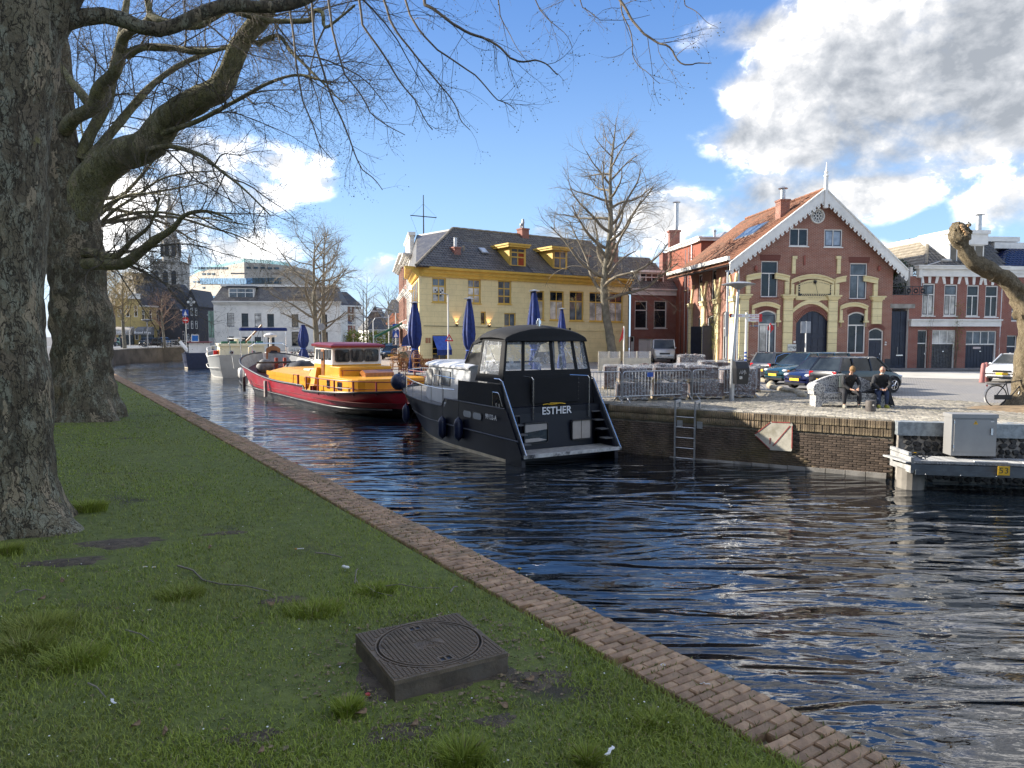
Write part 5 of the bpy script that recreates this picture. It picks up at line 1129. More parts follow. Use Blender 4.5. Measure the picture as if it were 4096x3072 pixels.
for sg in(1,-1):
 vs_=[]
 for k in range(n_+1):y_=-3.1+7.8*k/n_;vs_+=[(sg*(2.02+.015*sin(k*2.1)),y_,1.36+.04*abs(sin(k*.9))),(sg*2.03,y_,1.60+.06*k/n_)]
 B.add(vs_,[(2*i,2*i+2,2*i+3,2*i+1)for i in range(n_)])
B.build('hatch_tarpaulin',m_yel2,rb,smooth=60)
B=MB();B.box(-.9,.2,-.6,.5,1.82,1.90);B.build('roof_light',m_white,rb)
B=MB();B.loft([[(-1.42,-6.0,.8),(1.42,-6.0,.8),(1.42,-2.9,.8),(-1.42,-2.9,.8)],[(-1.42,-6.0,2.36),(1.42,-6.0,2.36),(1.36,-2.9,2.36),(-1.36,-2.9,2.36)]])
B.loft([[(-1.9,-4.2,.8),(1.9,-4.2,.8),(1.9,-2.2,.8),(-1.9,-2.2,.8)],[(-1.6,-4.0,2.15),(1.6,-4.0,2.15),(1.5,-2.75,1.95),(-1.5,-2.75,1.95)]]);B.build('wheelhouse_base',m_yel2,rb)
B=MB();B.loft([[(-1.42,-6.0,2.36),(1.42,-6.0,2.36),(1.36,-2.9,2.36),(-1.36,-2.9,2.36)],[(-1.38,-5.95,3.30),(1.38,-5.95,3.30),(1.32,-3.05,3.34),(-1.32,-3.05,3.34)]]);B.build('wheelhouse',m_white,rb)
B=MB();B.loft([[(-1.55,-6.25,3.28),(1.55,-6.25,3.28),(1.45,-2.75,3.34),(-1.45,-2.75,3.34)],[(-1.57,-6.27,3.40),(1.57,-6.27,3.40),(1.47,-2.72,3.46),(-1.47,-2.72,3.46)],[(-1.3,-6.0,3.50),(1.3,-6.0,3.50),(1.2,-3.0,3.56),(-1.2,-3.0,3.56)]]);B.build('wheelhouse_roof',m_maroon,rb)
m_ww=mat('window_rubber',(.05,.05,.05),.6)
for x0,x1 in((-1.22,-.46),(-.34,.34),(.46,1.22)):
 B=MB();ringx(B,rrect(x0-.035,x1+.035,2.50,3.18,.12),rrect(x0,x1,2.53,3.15,.10),-6.06,-5.97);w_=B.build('wheelhouse_window',m_ww,rb);B=MB();B.xz(rrect(x0,x1,2.53,3.15,.1),-6.03,-6.0);B.build('pane',m_glass,w_)
def leftwin(x,y0,y1,z0,z1,nm='side_window',par=rb,fm=m_ww,pm=m_glass,r=.06):
 for sg in(-1,1):
  B=MB();q=rrect(y0-.03,y1+.03,z0-.03,z1+.03,r);B.prism([(sg*x,a,b_)for a,b_ in q],(sg*.02,0,0));f=B.build(nm,fm,par);B=MB();q=rrect(y0,y1,z0,z1,r*.8);B.prism([(sg*(x+.021),a,b_)for a,b_ in q],(sg*.004,0,0));B.build('pane',pm,f)
leftwin(1.395,-5.8,-5.35,2.62,3.15);leftwin(1.39,-5.2,-4.85,2.62,3.15);leftwin(1.36,-4.15,-3.75,2.62,3.15);leftwin(1.345,-3.55,-3.2,2.62,3.15)
B=MB();B.box(-1.455,-1.40,-4.75,-4.32,1.0,3.18);dd=B.build('door',m_wood,rb);B=MB();B.box(-1.465,-1.456,-4.68,-4.39,2.55,3.05);B.build('door_pane',m_glass,dd)
B=MB()
def tier(hw,y0,y1,z0,z1,r=.5,mt=m_yel2,nm='coach_roof'):
 B=MB();q=[(hw,y1),(-hw,y1)]+[(-hw+r-r*cos(a*pi/8),y0+r-r*sin(a*pi/8))for a in range(0,5)]+[(hw-r+r*sin(a*pi/8),y0+r-r*cos(a*pi/8))for a in range(0,5)];B.loft([[(x_,y_,z0)for x_,y_ in q],[(x_,y_,z1-.04)for x_,y_ in q],[(x_*.98,y_*.997,z1)for x_,y_ in q]]);return B.build(nm,mt,rb)
tier(1.5,-7.4,-5.9,.8,2.28,.25);tier(2.05,-10.8,-5.6,.75,1.80,.9)
leftwin(2.05,-7.35,-6.95,1.20,1.60,'coach_window',fm=m_maroon);leftwin(2.05,-9.1,-8.5,1.20,1.58,'coach_window',fm=m_maroon)
B=MB();c_=(1.1,-10.83,1.4);B.tube([(c_[0]+.19*cos(a*pi/8),c_[1]+.03,c_[2]+.19*sin(a*pi/8))for a in range(16)],.035,6,closed=True);f=B.build('porthole',m_white,rb);B=MB();B.cyl((c_[0],c_[1]+.04,c_[2]),(c_[0],c_[1]+.01,c_[2]),.17,n=16);B.build('pane',m_glass,f)
B=MB();B.loft([[(-.6,-8.6,1.79),(1.0,-8.6,1.79),(1.0,-7.8,1.79),(-.6,-7.8,1.79)],[(-.6,-8.6,2.0),(1.0,-8.6,2.0),(1.0,-7.8,2.0),(-.6,-7.8,2.0)],[(-.6,-8.2,2.14),(1.0,-8.2,2.14),(1.0,-8.18,2.14),(-.6,-8.18,2.14)]]);B.build('skylight',m_wood,rb)
B=MB();rail(B,[(-1.5,-7.5,2.10),(1.5,-7.5,2.1),(2.0,-8,2.08),(2.0,-10.2,2.05)],.02);
for x_,y_ in((-1.4,-7.5),(0,-7.5),(1.4,-7.5),(2,-9)):B.cyl((x_,y_,1.78),(x_,y_,2.1),.018,n=6)
B.build('upper_rail',m_maroon,rb)
ts_=[-5.6,-6.5,-7.5,-8.5,-9.4,-10.2,-10.9,-11.5,-12.0,-12.35]
def rr2(z):return[(-(rbb(t)-.08),t,z)for t in ts_]+[(0,-12.6,z)]+[((rbb(t)-.08),t,z)for t in reversed(ts_)]
B=MB();rail(B,rr2(1.74),.026);rail(B,rr2(1.38),.016);B.build('stern_railing',m_maroon,rb,smooth=60)
for i,q in enumerate(rr2(1.74)):
 if i%2==0:B=MB();B.box(q[0]-.035,q[0]+.035,q[1]-.035,q[1]+.035,rbs(q[1])-.15,1.75);B.build('rail_post',m_maroon,rb)
for y_ in(-4.0,):B=MB();rail(B,[(-2.7,-3.2,1.2),(-2.7,-3.3,1.75),(-2.7,-4.1,1.75)],.022);B.box(-2.75,-2.65,-4.2,-4.08,.95,1.78);B.build('boarding_rail',m_maroon,rb)
for x_ in(-2.45,-2.45):
 for y_ in(-5.75,-6.1):B=MB();B.box(x_-.1,x_+.1,y_-.07,y_+.07,.8,1.25);B.build('bollard',m_maroon,rb)
B=MB();
for x_ in(-.30,.30):B.box(x_-.1,x_+.1,8.45,8.62,.9,2.36)
B.box(-.3,.3,8.49,8.58,1.95,2.08);B.build('mast_tabernacle',mat('tabernacle_red',(.30,.05,.03),.6,var=.2),rb)
m_tarp=mat('black_tarpaulin',(.022,.022,.024),.6,var=.3,bump=1,bscale=4)
def heap(c_,r_,seed,mt,nm,lab,cat,frame=True):
 B=MB();B.ball((0,0,0),r_,14,9);rr=random.Random(seed)
 for i in range(len(B.v)):q=Vector(B.v[i]);B.v[i]=tuple(q*(1+.22*mn.noise(q*2.2+Vector((seed,0,0)))))
 o=B.build(nm,mt,None,smooth=50,loc=OR+hR*c_[1]-Vector((-.828,-.56,0))*c_[0]+Vector((0,0,c_[2])),rz=zr);tag(o,lab,cat);return o
heap((1.0,7.2,1.55),(1.1,1.2,.62),3,m_tarp,'tarpaulin_heap','black tarpaulin heap on the barge foredeck right of the red posts','tarpaulin')
heap((-1.0,9.0,1.75),(.55,.5,.5),8,mat('grey_tarp',(.20,.19,.18),.7,var=.3),'draped_tarpaulin','grey cloth draped on the barge foredeck left of the red posts','tarpaulin')
B=MB();B.box(-1.9,1.9,7.6,7.75,2.0,2.12);B.build('spar',m_black,rb)
for y_ in(6.8,1.7,):
 B=MB();B.box(-rbb(y_)-.20,-rbb(y_)-.04,y_-.12,y_+.12,.15,1.15);B.build('hanging_board',mat('old_board',(.30,.26,.24),.8,var=.2)if y_<5 else m_bh,rb)
B=MB();B.tube([(2.0+.5*cos(a*.9)*(.6+.05*a),-11.0+.3*sin(a*.9)*(.6+.05*a),1.05+.02*a)for a in range(26)],.05,6);tag(B.build('mooring_rope',mat('hemp_rope',(.20,.17,.10),.9,var=.3,scale=30),None,smooth=60,loc=OR,rz=zr),'coiled hemp rope on the barge afterdeck below the porthole','rope')
# ================================================================= BUILDINGS
def Z(zi,x,y):
 r={'2':(700,900,2.074),'3':(1500,800,2.0109),'4':(2400,700,1.8437),'5':(2700,700,2.0733),'6':(3300,850,2.0741),'1':(0,900,2.0733),'c3':(380,1150,4.2538),'c4':(1350,1080,4.88),'c1':(1500,1150,4.74)}[zi]
 return(r[0]+x/r[2],r[1]+y/r[2])
class Fac:
 """facade frame: ground line P0->P1 seen from the front, local x along it, y into the building, z up from the ground"""
 def __init__(s,P0,P1,g=1.6):
  s.P0=Vector((P0[0],P0[1],g));d=Vector((P1[0]-P0[0],P1[1]-P0[1],0));s.W=d.length;s.d=d.normalized();s.n=Vector((-s.d.y,s.d.x,0));s.rz=atan2(d.y,d.x);s.g=g
 def loc(s,u,v,off=0.):
  r=_ray(u,v);q=s.P0+s.n*off;o=Vector((0,0,EYE));t=(q-o).dot(s.n)/r.dot(s.n);p=o+r*t;return((p-s.P0).dot(s.d),p.z-s.g)
 def z(s,zi,x,y,off=0.):return s.loc(*Z(zi,x,y),off)
 def rect(s,zi,x0,y0,x1,y1,off=0.):
  a=s.z(zi,x0,y1,off);b=s.z(zi,x1,y0,off);c=s.z(zi,x0,y0,off);d=s.z(zi,x1,y1,off)
  return(a[0]+c[0])/2,(b[0]+d[0])/2,(a[1]+d[1])/2,(b[1]+c[1])/2
 def world(s,x,y,z):return s.P0+s.d*x+s.n*y+Vector((0,0,z))
def oploop(x0,x1,z0,z1,rise=0.,n=10):
 if rise<=0:return[(x0,z0),(x1,z0),(x1,z1),(x0,z1)]
 return[(x0,z0),(x1,z0)]+[(x1-(x1-x0)*k/n,z1-rise+rise*(1-(2*k/n-1)**2))for k in range(n+1)]
def wall(par,x0,x1,z0,z1,ops,mt,rev=.14,y=0.,name='wall',clip=None,thick=.0):
 xs=sorted({x0,x1}|{max(x0,min(x1,a))for o in ops for a in(o[0],o[1])});zs=sorted({z0,z1}|{max(z0,min(z1,a))for o in ops for a in(o[2],o[3])})
 B=MB()
 for i in range(len(xs)-1):
  for j in range(len(zs)-1):
   cx,cz=(xs[i]+xs[i+1])/2,(zs[j]+zs[j+1])/2
   if xs[i+1]-xs[i]<1e-4 or zs[j+1]-zs[j]<1e-4:continue
   if any(o[0]<cx<o[1]and o[2]<cz<o[3]for o in ops):continue
   B.poly([(xs[i],y,zs[j]),(xs[i+1],y,zs[j]),(xs[i+1],y,zs[j+1]),(xs[i],y,zs[j+1])])
 for o in ops:
  rise=o[4]if len(o)>4 else 0.;lp=oploop(o[0],o[1],o[2],o[3],rise)
  if rise:
   k=len(lp)-2;arc=lp[2:]
   h=len(arc)//2
   for a in range(len(arc)-1):
    (xa,za),(xb,zb_)=arc[a],arc[a+1];B.poly([(xb,y,zb_),(xa,y,za),(xa,y,o[3]),(xb,y,o[3])])
  n=len(lp)
  for i in range(n):
   a,b=lp[i],lp[(i+1)%n];B.poly([(a[0],y,a[1]),(a[0],y+rev,a[1]),(b[0],y+rev,b[1]),(b[0],y,b[1])])
 if clip:
  me=B.data('tmp',mt);bm=bmesh.new();bm.from_mesh(me)
  for co,no in clip:bmesh.ops.bisect_plane(bm,geom=bm.verts[:]+bm.edges[:]+bm.faces[:],plane_co=co,plane_no=no,clear_outer=True)
  me=bpy.data.meshes.new(name);bm.to_mesh(me);bm.free();me.materials.append(mt)
  o=bpy.data.objects.new(name,me);COL.objects.link(o);o.parent=par;return o
 return B.build(name,mt,par,fix=False)
def inset(lp,d):
 cx=sum(p[0]for p in lp)/len(lp);xs=[p[0]for p in lp];zs=[p[1]for p in lp];x0,x1,z0,z1=min(xs),max(xs),min(zs),max(zs)
 mx,mz=(x0+x1)/2,(z0+z1)/2;sx=1-2*d/max(x1-x0,.01);sz=1-2*d/max(z1-z0,.01);return[(mx+(x-mx)*sx,mz+(z-mz)*sz)for x,z in lp]
def window(par,x0,x1,z0,z1,rise=0.,fm=None,fw=.07,tr=(),mu=(),y=.10,pane=None,paneb=None,sash=None,sill=None,name='window',muup=None,dep=.07,lintel=None):
 """framed window: tr = heights of transoms (fractions), mu = x fractions of mullions below the top transom"""
 fm=fm or m_white;pane=pane or m_glass;lp=oploop(x0,x1,z0,z1,rise);B=MB();ip=inset(lp,fw)
 n=len(lp)
 for i in range(n):
  j=(i+1)%n;B.hexa([(lp[i][0],y,lp[i][1]),(lp[j][0],y,lp[j][1]),(lp[j][0],y+dep,lp[j][1]),(lp[i][0],y+dep,lp[i][1]),(ip[i][0],y,ip[i][1]),(ip[j][0],y,ip[j][1]),(ip[j][0],y+dep,ip[j][1]),(ip[i][0],y+dep,ip[i][1])])
 zt=[z0+(z1-z0)*t for t in tr];top=max(zt)if zt else z1
 for zz in zt:B.box(x0+fw,x1-fw,y+.002,y+dep-.002,zz-fw*.45,zz+fw*.45)
 sm=MB()
 for f in mu:xx=x0+(x1-x0)*f;B.box(xx-fw*.4,xx+fw*.4,y+.004,y+dep-.004,z0+fw,(top if zt else z1-fw-rise*.3)-.0)
 for f in(muup or()):xx=x0+(x1-x0)*f;B.box(xx-fw*.3,xx+fw*.3,y+.004,y+dep-.004,top,z1-fw)
 f_=B.build(name,fm,par)
 zl_=[z0+fw]+sorted(zt)+[z1-fw];k=0
 for i in range(len(zl_)-1):
  last=i==len(zl_)-2;ms=(muup or())if(last and zt)else mu
  xl=[x0+fw]+[x0+(x1-x0)*f for f in ms]+[x1-fw]
  for j in range(len(xl)-1):
   P=MB();pm=(paneb if(paneb and not last)else pane)
   if isinstance(pm,(list,tuple)):pm=pm[j%len(pm)]
   if sash:
    a,b_,c_,d_=xl[j]+.012,xl[j+1]-.012,zl_[i]+.02,zl_[i+1]-.02-(rise if last else 0);S=MB();g=.05
    S.box(a,a+g,y+.02,y+.055,c_,d_);S.box(b_-g,b_,y+.02,y+.055,c_,d_);S.box(a+g,b_-g,y+.02,y+.055,c_,c_+g);S.box(a+g,b_-g,y+.02,y+.055,d_-g,d_);S.build('sash',sash,f_)
   if last and rise:
    q=[p for p in inset(oploop(xl[j]-fw*.0,xl[j+1]+fw*.0,zl_[i],z1,rise if len(xl)==2 else 0),.01)]
    if len(xl)>2:q=[(xl[j],zl_[i]),(xl[j+1],zl_[i]),(xl[j+1],z1-rise*.6),(xl[j],z1-rise*.6)]
    P.xz(q,y+.03,y+.034)
   else:P.xz([(xl[j],zl_[i]),(xl[j+1],zl_[i]),(xl[j+1],zl_[i+1]),(xl[j],zl_[i+1])],y+.03,y+.034)
   P.build('pane',pm,f_);k+=1
 if sill:S=MB();S.box(x0-.06,x1+.06,-.06,y,z0-.07,z0-.005);S.build('sill',sill if not isinstance(sill,bool)else m_white,f_)
 return f_
def tile_t(w=.27,l=.37):
 t=MB();prof=[(-.5,.0),(-.3,.035),(-.05,.045),(.2,.012),(.5,.0)];a=[(x*w*1.04,-.03,z+.03)for x,z in prof];b=[(x*w*1.04,l,z+.005)for x,z in prof];c=[(x*w*1.04,-.03,z+.005)for x,z in prof]
 t.add(a+b+c,[(i,i+1,i+6,i+5)for i in range(4)]+[(i+10,i+11,i+1,i)for i in range(4)]);return t
def roof(par,P,mt,w=.27,l=.34,limit=300,base=None,cut=(),tiles=True,name='roof',skew=.05,thick=.12):
 """roof plane through the corner loop P (first edge = eave, left to right); tiles laid in its plane"""
 P=[Vector(p)for p in P];ex=(P[1]-P[0]).normalized();no=ex.cross((P[2]-P[1])).normalized()
 if no.z<0:no=-no
 ey=no.cross(ex).normalized();o=P[0]
 B=MB();B.prism([p-no*thick for p in P],no*(thick-.005));ro=B.build(name,m_slate if tiles else mt,par)
 if not tiles:return ro
 q=[((p-o).dot(ex),(p-o).dot(ey))for p in P];x0,x1=min(a[0]for a in q),max(a[0]for a in q);y1=max(a[1]for a in q);Ms=[]
 j=0;yy=.0
 while yy<y1-l*.4:
  xx=x0+w/2
  while xx<x1:
   if inpoly(xx,yy+l*.5,q):
    pt=o+ex*xx+ey*yy+no*.002
    if not any((c[0]<xx<c[1]and c[2]<yy+l*.5<c[3])for c in cut):
     Ms.append(basis(pt,ex,ey,no)@Matrix.Rotation(rnd.uniform(-1,1)*.02,4,'Z')@Matrix.Translation((0,rnd.uniform(-.012,.012),rnd.uniform(0,.006))))
   xx+=w
  yy+=l;j+=1
 bm=base or Matrix.Identity(4)
 pieces('tile',[tile_t(w,l)],Ms,mt,ro,limit,bm);return ro
def wmat(f):return Matrix.Translation(f.P0)@Matrix.Rotation(f.rz,4,'Z')
def chimney(par,x0,x1,y0,y1,z0,z1,mt=None,pot=None,name='chimney'):
 B=MB();B.box(x0,x1,y0,y1,z0,z1-.12);B.box(x0-.05,x1+.05,y0-.05,y1+.05,z1-.12,z1);c=B.build(name,mt or m_brick2,par)
 if pot:
  cx,cy=(x0+x1)/2,(y0+y1)/2;B=MB();r,h_,hat=pot;B.cyl((cx,cy,z1),(cx,cy,z1+h_),r,n=14)
  if hat:B.lathe([(r*1.9,z1+h_+.02),(r*2,z1+h_+.05),(.03,z1+h_+.22)],(cx,cy,0),14);B.cyl((cx,cy,z1+h_),(cx,cy,z1+h_+.05),r*.8,n=8)
  B.build('flue',m_steel,c,smooth=50)
 return c
def bargeboard(par,a,b,y0,y1,h,mt):
 (xa,za),(xb,zb)=a,b;B=MB();B.xz([(xa,za),(xb,zb),(xb,zb-h),(xa,za-h)],y0,y1);return B
def cornice(par,x0,x1,z0,z1,mt,out=.35,steps=3,name='cornice',y=0.):
 B=MB();
 for k in range(steps):a=z0+(z1-z0)*k/steps;b=z0+(z1-z0)*(k+1)/steps;B.box(x0-out*(k+1)/steps*.4,x1+out*(k+1)/steps*.4,y-out*(k+1)/steps,y+.05,a,b)
 return B.build(name,mt,par)
def door(par,x0,x1,z0,z1,mt,y=.12,fan=0.,rise=0.,fm=None,planks=0,name='door',fw=.07,handle=True):
 """door with frame, optional fanlight height and planks"""
 fm=fm or m_white;t=bpy.data.objects.new(name,None);COL.objects.link(t);t.parent=par
 lp=oploop(x0,x1,z0,z1,rise);ip=inset(lp,fw);B=MB();n=len(lp);ip=[(a,b if k>1 else z0)for k,(a,b)in enumerate(ip)]
 for i in range(1,n):j=(i+1)%n;B.hexa([(lp[i][0],y,lp[i][1]),(lp[j][0],y,lp[j][1]),(lp[j][0],y+.08,lp[j][1]),(lp[i][0],y+.08,lp[i][1]),(ip[i][0],y,ip[i][1]),(ip[j][0],y,ip[j][1]),(ip[j][0],y+.08,ip[j][1]),(ip[i][0],y+.08,ip[i][1])])
 zt=z1-fan
 if fan:B.box(x0+fw,x1-fw,y+.002,y+.078,zt-fw,zt)
 B.build('door_frame',fm,t)
 if fan:P=MB();q=[(x0+fw,zt),(x1-fw,zt)]+[(a,b-fw*.6)for a,b in lp[2:]];q=[(min(max(a,x0+fw),x1-fw),b)for a,b in q];P.xz(q,y+.03,y+.034);P.build('fanlight',m_glass,t)
 a,b_=x0+fw,x1-fw;zz=(zt-fw)if fan else z1-fw
 if planks:
  w=(b_-a)/planks
  for k in range(planks):P=MB();P.box(a+w*k+.006,a+w*(k+1)-.006,y+.03+.006*(k%2),y+.07,z0+.02,zz-.01);P.build('plank',mt,t)
  P=MB();P.box(a,b_,y+.045,y+.075,z0+.01,zz);P.build('door_leaf',mt,t)
 else:
  P=MB();P.box(a,b_,y+.04,y+.08,z0+.02,zz);lf=P.build('door_leaf',mt,t)
  for(f0,f1,g0,g1)in((.12,.45,.08,.42),(.55,.88,.08,.42),(.12,.45,.5,.92),(.55,.88,.5,.92)):
   P=MB();P.bbox(a+(b_-a)*f0,a+(b_-a)*f1,y+.025,y+.045,z0+(zz-z0)*g0,z0+(zz-z0)*g1,.012);P.build('panel',mt,t)
 if handle:P=MB();P.box(a+(b_-a)*.9-.02,a+(b_-a)*.9+.02,y-.0,y+.04,z0+1.0,z0+1.12);P.build('handle',m_chrome,t)
 return t
def farhouse(name,label,u0,u1,Y0,Y1,g,veave,mt,roofm,rows,cols,ridge=2.5,depth=9.,wm=None,cat='house',fm=None,gable=False,flat=False,winh=.55,winw=.5,group=None,frm=True,pane=None):
 """house far away: left and right pixel columns at depths Y0, Y1, eave height through pixel row veave"""
 p0=D(u0,1400,Y0);p1=D(u1,1400,Y1);f=Fac((p0.x,Y0),(p1.x,Y1),g);t=thing(name,label,cat,f.P0,f.rz,group);W_=f.W;H_=D((u0+u1)/2,veave,(Y0+Y1)/2).z-g
 ops=[]
 for r in range(rows):
  hh=H_/rows
  for c in range(cols):cw=W_/cols;x0=cw*(c+.5-winw/2);z0=hh*r+hh*.22;ops.append((x0,x0+cw*winw,z0,z0+hh*winh))
 wall(t,0,W_,0,H_,ops,mt,.15)
 for o in ops:window(t,*o[:4],fm=fm or m_white,fw=.11,tr=(.62,),mu=(.5,)if(o[1]-o[0])>.8 else(),pane=pane)
 B=MB();B.box(0,.1,0.01,depth,0,H_);B.box(W_-.1,W_,.01,depth,0,H_);B.box(0,W_,depth-.1,depth,0,H_);B.build('side_walls',mt,t)
 if flat:B=MB();B.box(-.3,W_+.3,-.3,depth,H_,H_+.35);B.build('flat_roof',roofm,t)
 elif gable:
  B=MB();B.xz([(0,H_),(W_,H_),(W_/2,H_+ridge)],.0,.15);B.build('gable',mt,t)
  B=MB();B.prism([(-.2,-.15,H_-.1),(W_/2,-.15,H_+ridge+.05),(W_/2,-.15,H_+ridge-.15),(-.2,-.15,H_-.3)],(0,depth,0));B.prism([(W_+.2,-.15,H_-.1),(W_/2,-.15,H_+ridge+.05),(W_/2,-.15,H_+ridge-.15),(W_+.2,-.15,H_-.3)],(0,depth,0));B.build('roof',roofm,t)
 else:
  B=MB();B.hexa([(-.25,-.25,H_),(W_+.25,-.25,H_),(W_+.25,depth,H_),(-.25,depth,H_),(min(2,W_*.2),depth*.42,H_+ridge),(W_-min(2,W_*.2),depth*.42,H_+ridge),(W_-min(2,W_*.2),depth*.58,H_+ridge),(min(2,W_*.2),depth*.58,H_+ridge)]);B.build('roof',roofm,t)
  cornice(t,0,W_,H_-.3,H_,m_white,.3,2)
 return t,f,W_,H_
# ---------------------------------------------------------------- yellow corner house
fy=Fac((-6.98,53.7),(10.75,66.0))
yh=thing('yellow_house','two-storey pale yellow corner house with ochre trim and dark tiled roof','house',fy.P0,fy.rz);W_=fy.W
zc0=fy.z('3',380,608)[1];zc1=fy.z('3',380,540)[1];HY=zc0
wins=[(460,625,572,822),(747,637,852,832),(990,648,1097,838),(1250,730,1362,966),(1407,733,1520,968),(1565,735,1678,973),(1725,742,1838,977),(1885,745,1995,982)]
R_=[fy.rect('3',*w)for w in wins];R_+=[fy.rect('3',850,898,892,1002),fy.rect('3',1040,910,1133,1018),fy.rect('3',462,1088,582,1300)]
dR=fy.rect('3',1870,1155,1915,1300)
wall(yh,0,W_,0,HY+.1,R_+[(dR[0],dR[1],0,dR[3])],m_ystucco,.12)
m_board=mat('chequered_white',(.75,.74,.70),.5)
for i,r in enumerate(R_):
 if i<3:w_=window(yh,*r,fm=m_ochre,fw=.10,tr=(.34,.66),mu=(.5,),muup=(.5,),pane=m_glassl,paneb=[m_curt,m_glassl][i==2],sill=m_ochre)
 elif i<8:w_=window(yh,*r,fm=m_ochre,fw=.10,tr=(.66,),mu=(.5,),muup=(.5,),pane=m_glass,paneb=m_curt if i!=5 else m_glassl,sill=m_ochre)
 elif i==10:w_=window(yh,*r,fm=m_ochre,fw=.08,tr=(.3,.5),mu=(.5,),muup=(.5,),pane=m_glass)
 else:w_=window(yh,*r,fm=m_ochre,fw=.08,mu=(.5,)if i==9 else(),pane=m_glass if i==8 else m_glassl)
 if i==0:
  B=MB();cw=(r[1]-r[0])*.11
  for a in range(5):
   for b_ in range(4):
    if(a+b_)%2:x_=(r[0]+r[1])/2-2.5*cw+a*cw*1.15;z_=r[2]+(r[3]-r[2])*.24+b_*cw;B.box(x_,x_+cw,.122,.127,z_,z_+cw)
  B.build('chequered_board',m_black,w_)
door(yh,dR[0],dR[1],0,dR[3],m_black,fm=m_ochre)
B=MB();z_=fy.z('3',1200,1045)[1];B.box(W_*.48,W_*.985,-.05,.0,z_-.05,z_+.05);B.box(-.02,.18,-.03,.0,0,HY);B.build('string_course',m_ystone,yh)
B=MB();p0=fy.z('3',390,1012);p1=fy.z('3',1560,1035);B.tube([(p0[0]+(p1[0]-p0[0])*k/12,-.04,p0[1]+(p1[1]-p0[1])*k/12)for k in range(13)],.018,5);B.build('cable',m_black,yh)
em,nt,p=newmat('lamp_glow');p.inputs['Emission Color'].default_value=(1,.55,.2,1);p.inputs['Emission Strength'].default_value=12
for i,(x_,y_)in enumerate(((655,1005),(915,1013),(1380,1030),(1562,1037))):
 q=fy.z('3',x_,y_);wl=thing('wall_lamp',['black wall lamp glowing left on the yellow facade','black wall lamp glowing between the small windows','black wall lamp right of the tall parasols','double wall lamp nearest the alder trunk'][i],'lamp',fy.world(q[0],-.12,q[1]),fy.rz,'wall lamps on the yellow house')
 B=MB();B.lathe([(.03,-.10),(.10,-.06),(.05,0),(.10,.06),(.03,.10)],n=10);B.box(-.02,.02,0,.12,-.02,.02);B.build('lamp_body',m_black,wl)
 if i<2:
  B=MB();B.lathe([(.0,.0),(.045,.0),(.045,.02),(0,.02)],(0,0,.08),8);B.build('bulb',em,wl)
  ld=bpy.data.lights.new('lamp_light','SPOT');ld.energy=14;ld.color=(1,.5,.18);ld.spot_size=radians(75);ld.shadow_soft_size=.03;lo=bpy.data.objects.new('lamp_light',ld);COL.objects.link(lo);lo.parent=wl;lo.location=(0,0,.12);lo.rotation_euler=(pi,0,0)
x_=fy.z('3',1868,900)[0];B=MB();B.cyl((x_,-.09,0),(x_,-.09,HY),.06,n=8);B.build('downpipe',m_ystone,yh)
r=R_[10];B=MB();zt=r[3]-.05;B.prism([(r[0]+.02,-.02,zt),(r[0]+.02,-.75,zt-1.05),(r[0]+.02,-.75,zt-1.45),(r[0]+.02,-.72,zt-1.45),(r[0]+.02,-.70,zt-1.02),(r[0]+.02,.0,zt-.06)],(r[1]-r[0]-.04,0,0));B.build('awning',m_bluecl,yh)
B=MB();B.box(r[0]+.03,r[1]-.03,-.765,-.752,zt-1.44,zt-1.06);B.build('awning_valance',m_bluec,yh)
B=MB();q=fy.z('3',425,1130);B.box(q[0]-.2,q[0],-.03,0,q[1]-.2,q[1]+.2);B.box(q[0]+.05,q[0]+.22,-.03,0,q[1]-.2,q[1]+.2);B.build('notice_board',m_wood,yh)
dS=Vector((-.195,.981,0));aS=atan2((dS).dot(fy.d),(dS).dot(fy.n))
SL=9.5;sx,sy=dS.dot(fy.d)*SL,dS.dot(fy.n)*SL
def swall(par,off0,off1,z0,z1,mt,th=.2,nm='side_wall',dpt=.0):
 a=Vector((sx,sy,0)).normalized();nr=Vector((-a.y,a.x,0));P_=[a*off0+nr*dpt,a*off1+nr*dpt];B=MB();B.prism([(P_[0].x,P_[0].y,z0),(P_[1].x,P_[1].y,z0),(P_[1].x,P_[1].y,z1),(P_[0].x,P_[0].y,z1)],(-nr*th));return B.build(nm,mt,par)
swall(yh,.05,SL,0,HY+.1,m_ystucco)
for k in range(4):
 for(z0,z1)in((.6,3.3),(4.3,6.6)):
  swall(yh,.9+2.2*k,2.2+2.2*k,z0,z1,m_ochre,.05,'side_window_frame',.05);swall(yh,1.0+2.2*k,2.1+2.2*k,z0+.12,z1-.12,m_glass,.03,'side_window_pane',.07)
B=MB();B.box(W_-.2,W_,.01,11,0,HY);B.build('party_wall',m_ystucco,yh)
B=MB();prof=[(0,zc0-.05),(-.12,zc0-.05),(-.16,zc0+.1),(-.30,zc0+.22),(-.34,zc0+.42),(-.62,zc1-.15),(-.66,zc1+.02),(0,zc1+.02)]
B.loft([[(x0-(.0 if x0>1 else-y_*-1.0),y_,z_)for y_,z_ in prof]for x0 in(0,W_+.1)]);
a=Vector((sx,sy,0)).normalized();nr=Vector((-a.y,a.x,0))
B.loft([[(nr.x*-y_*1.0+a.x*s_+(y_ if s_==0 else 0),nr.y*-y_+a.y*s_+(y_*.6 if s_==0 else 0),z_)for y_,z_ in prof]for s_ in(0,SL)])
B.build('cornice',m_ochre,yh)
RD=4.6;rl=fy.z('3',625,252,RD);rr_=fy.z('3',1740,322,RD);zr_=(rl[1]+rr_[1])/2;ze=zc1+.02
e0=(-.55,-.6,ze);e1=(W_+.1,-.6,ze)
dm=[]
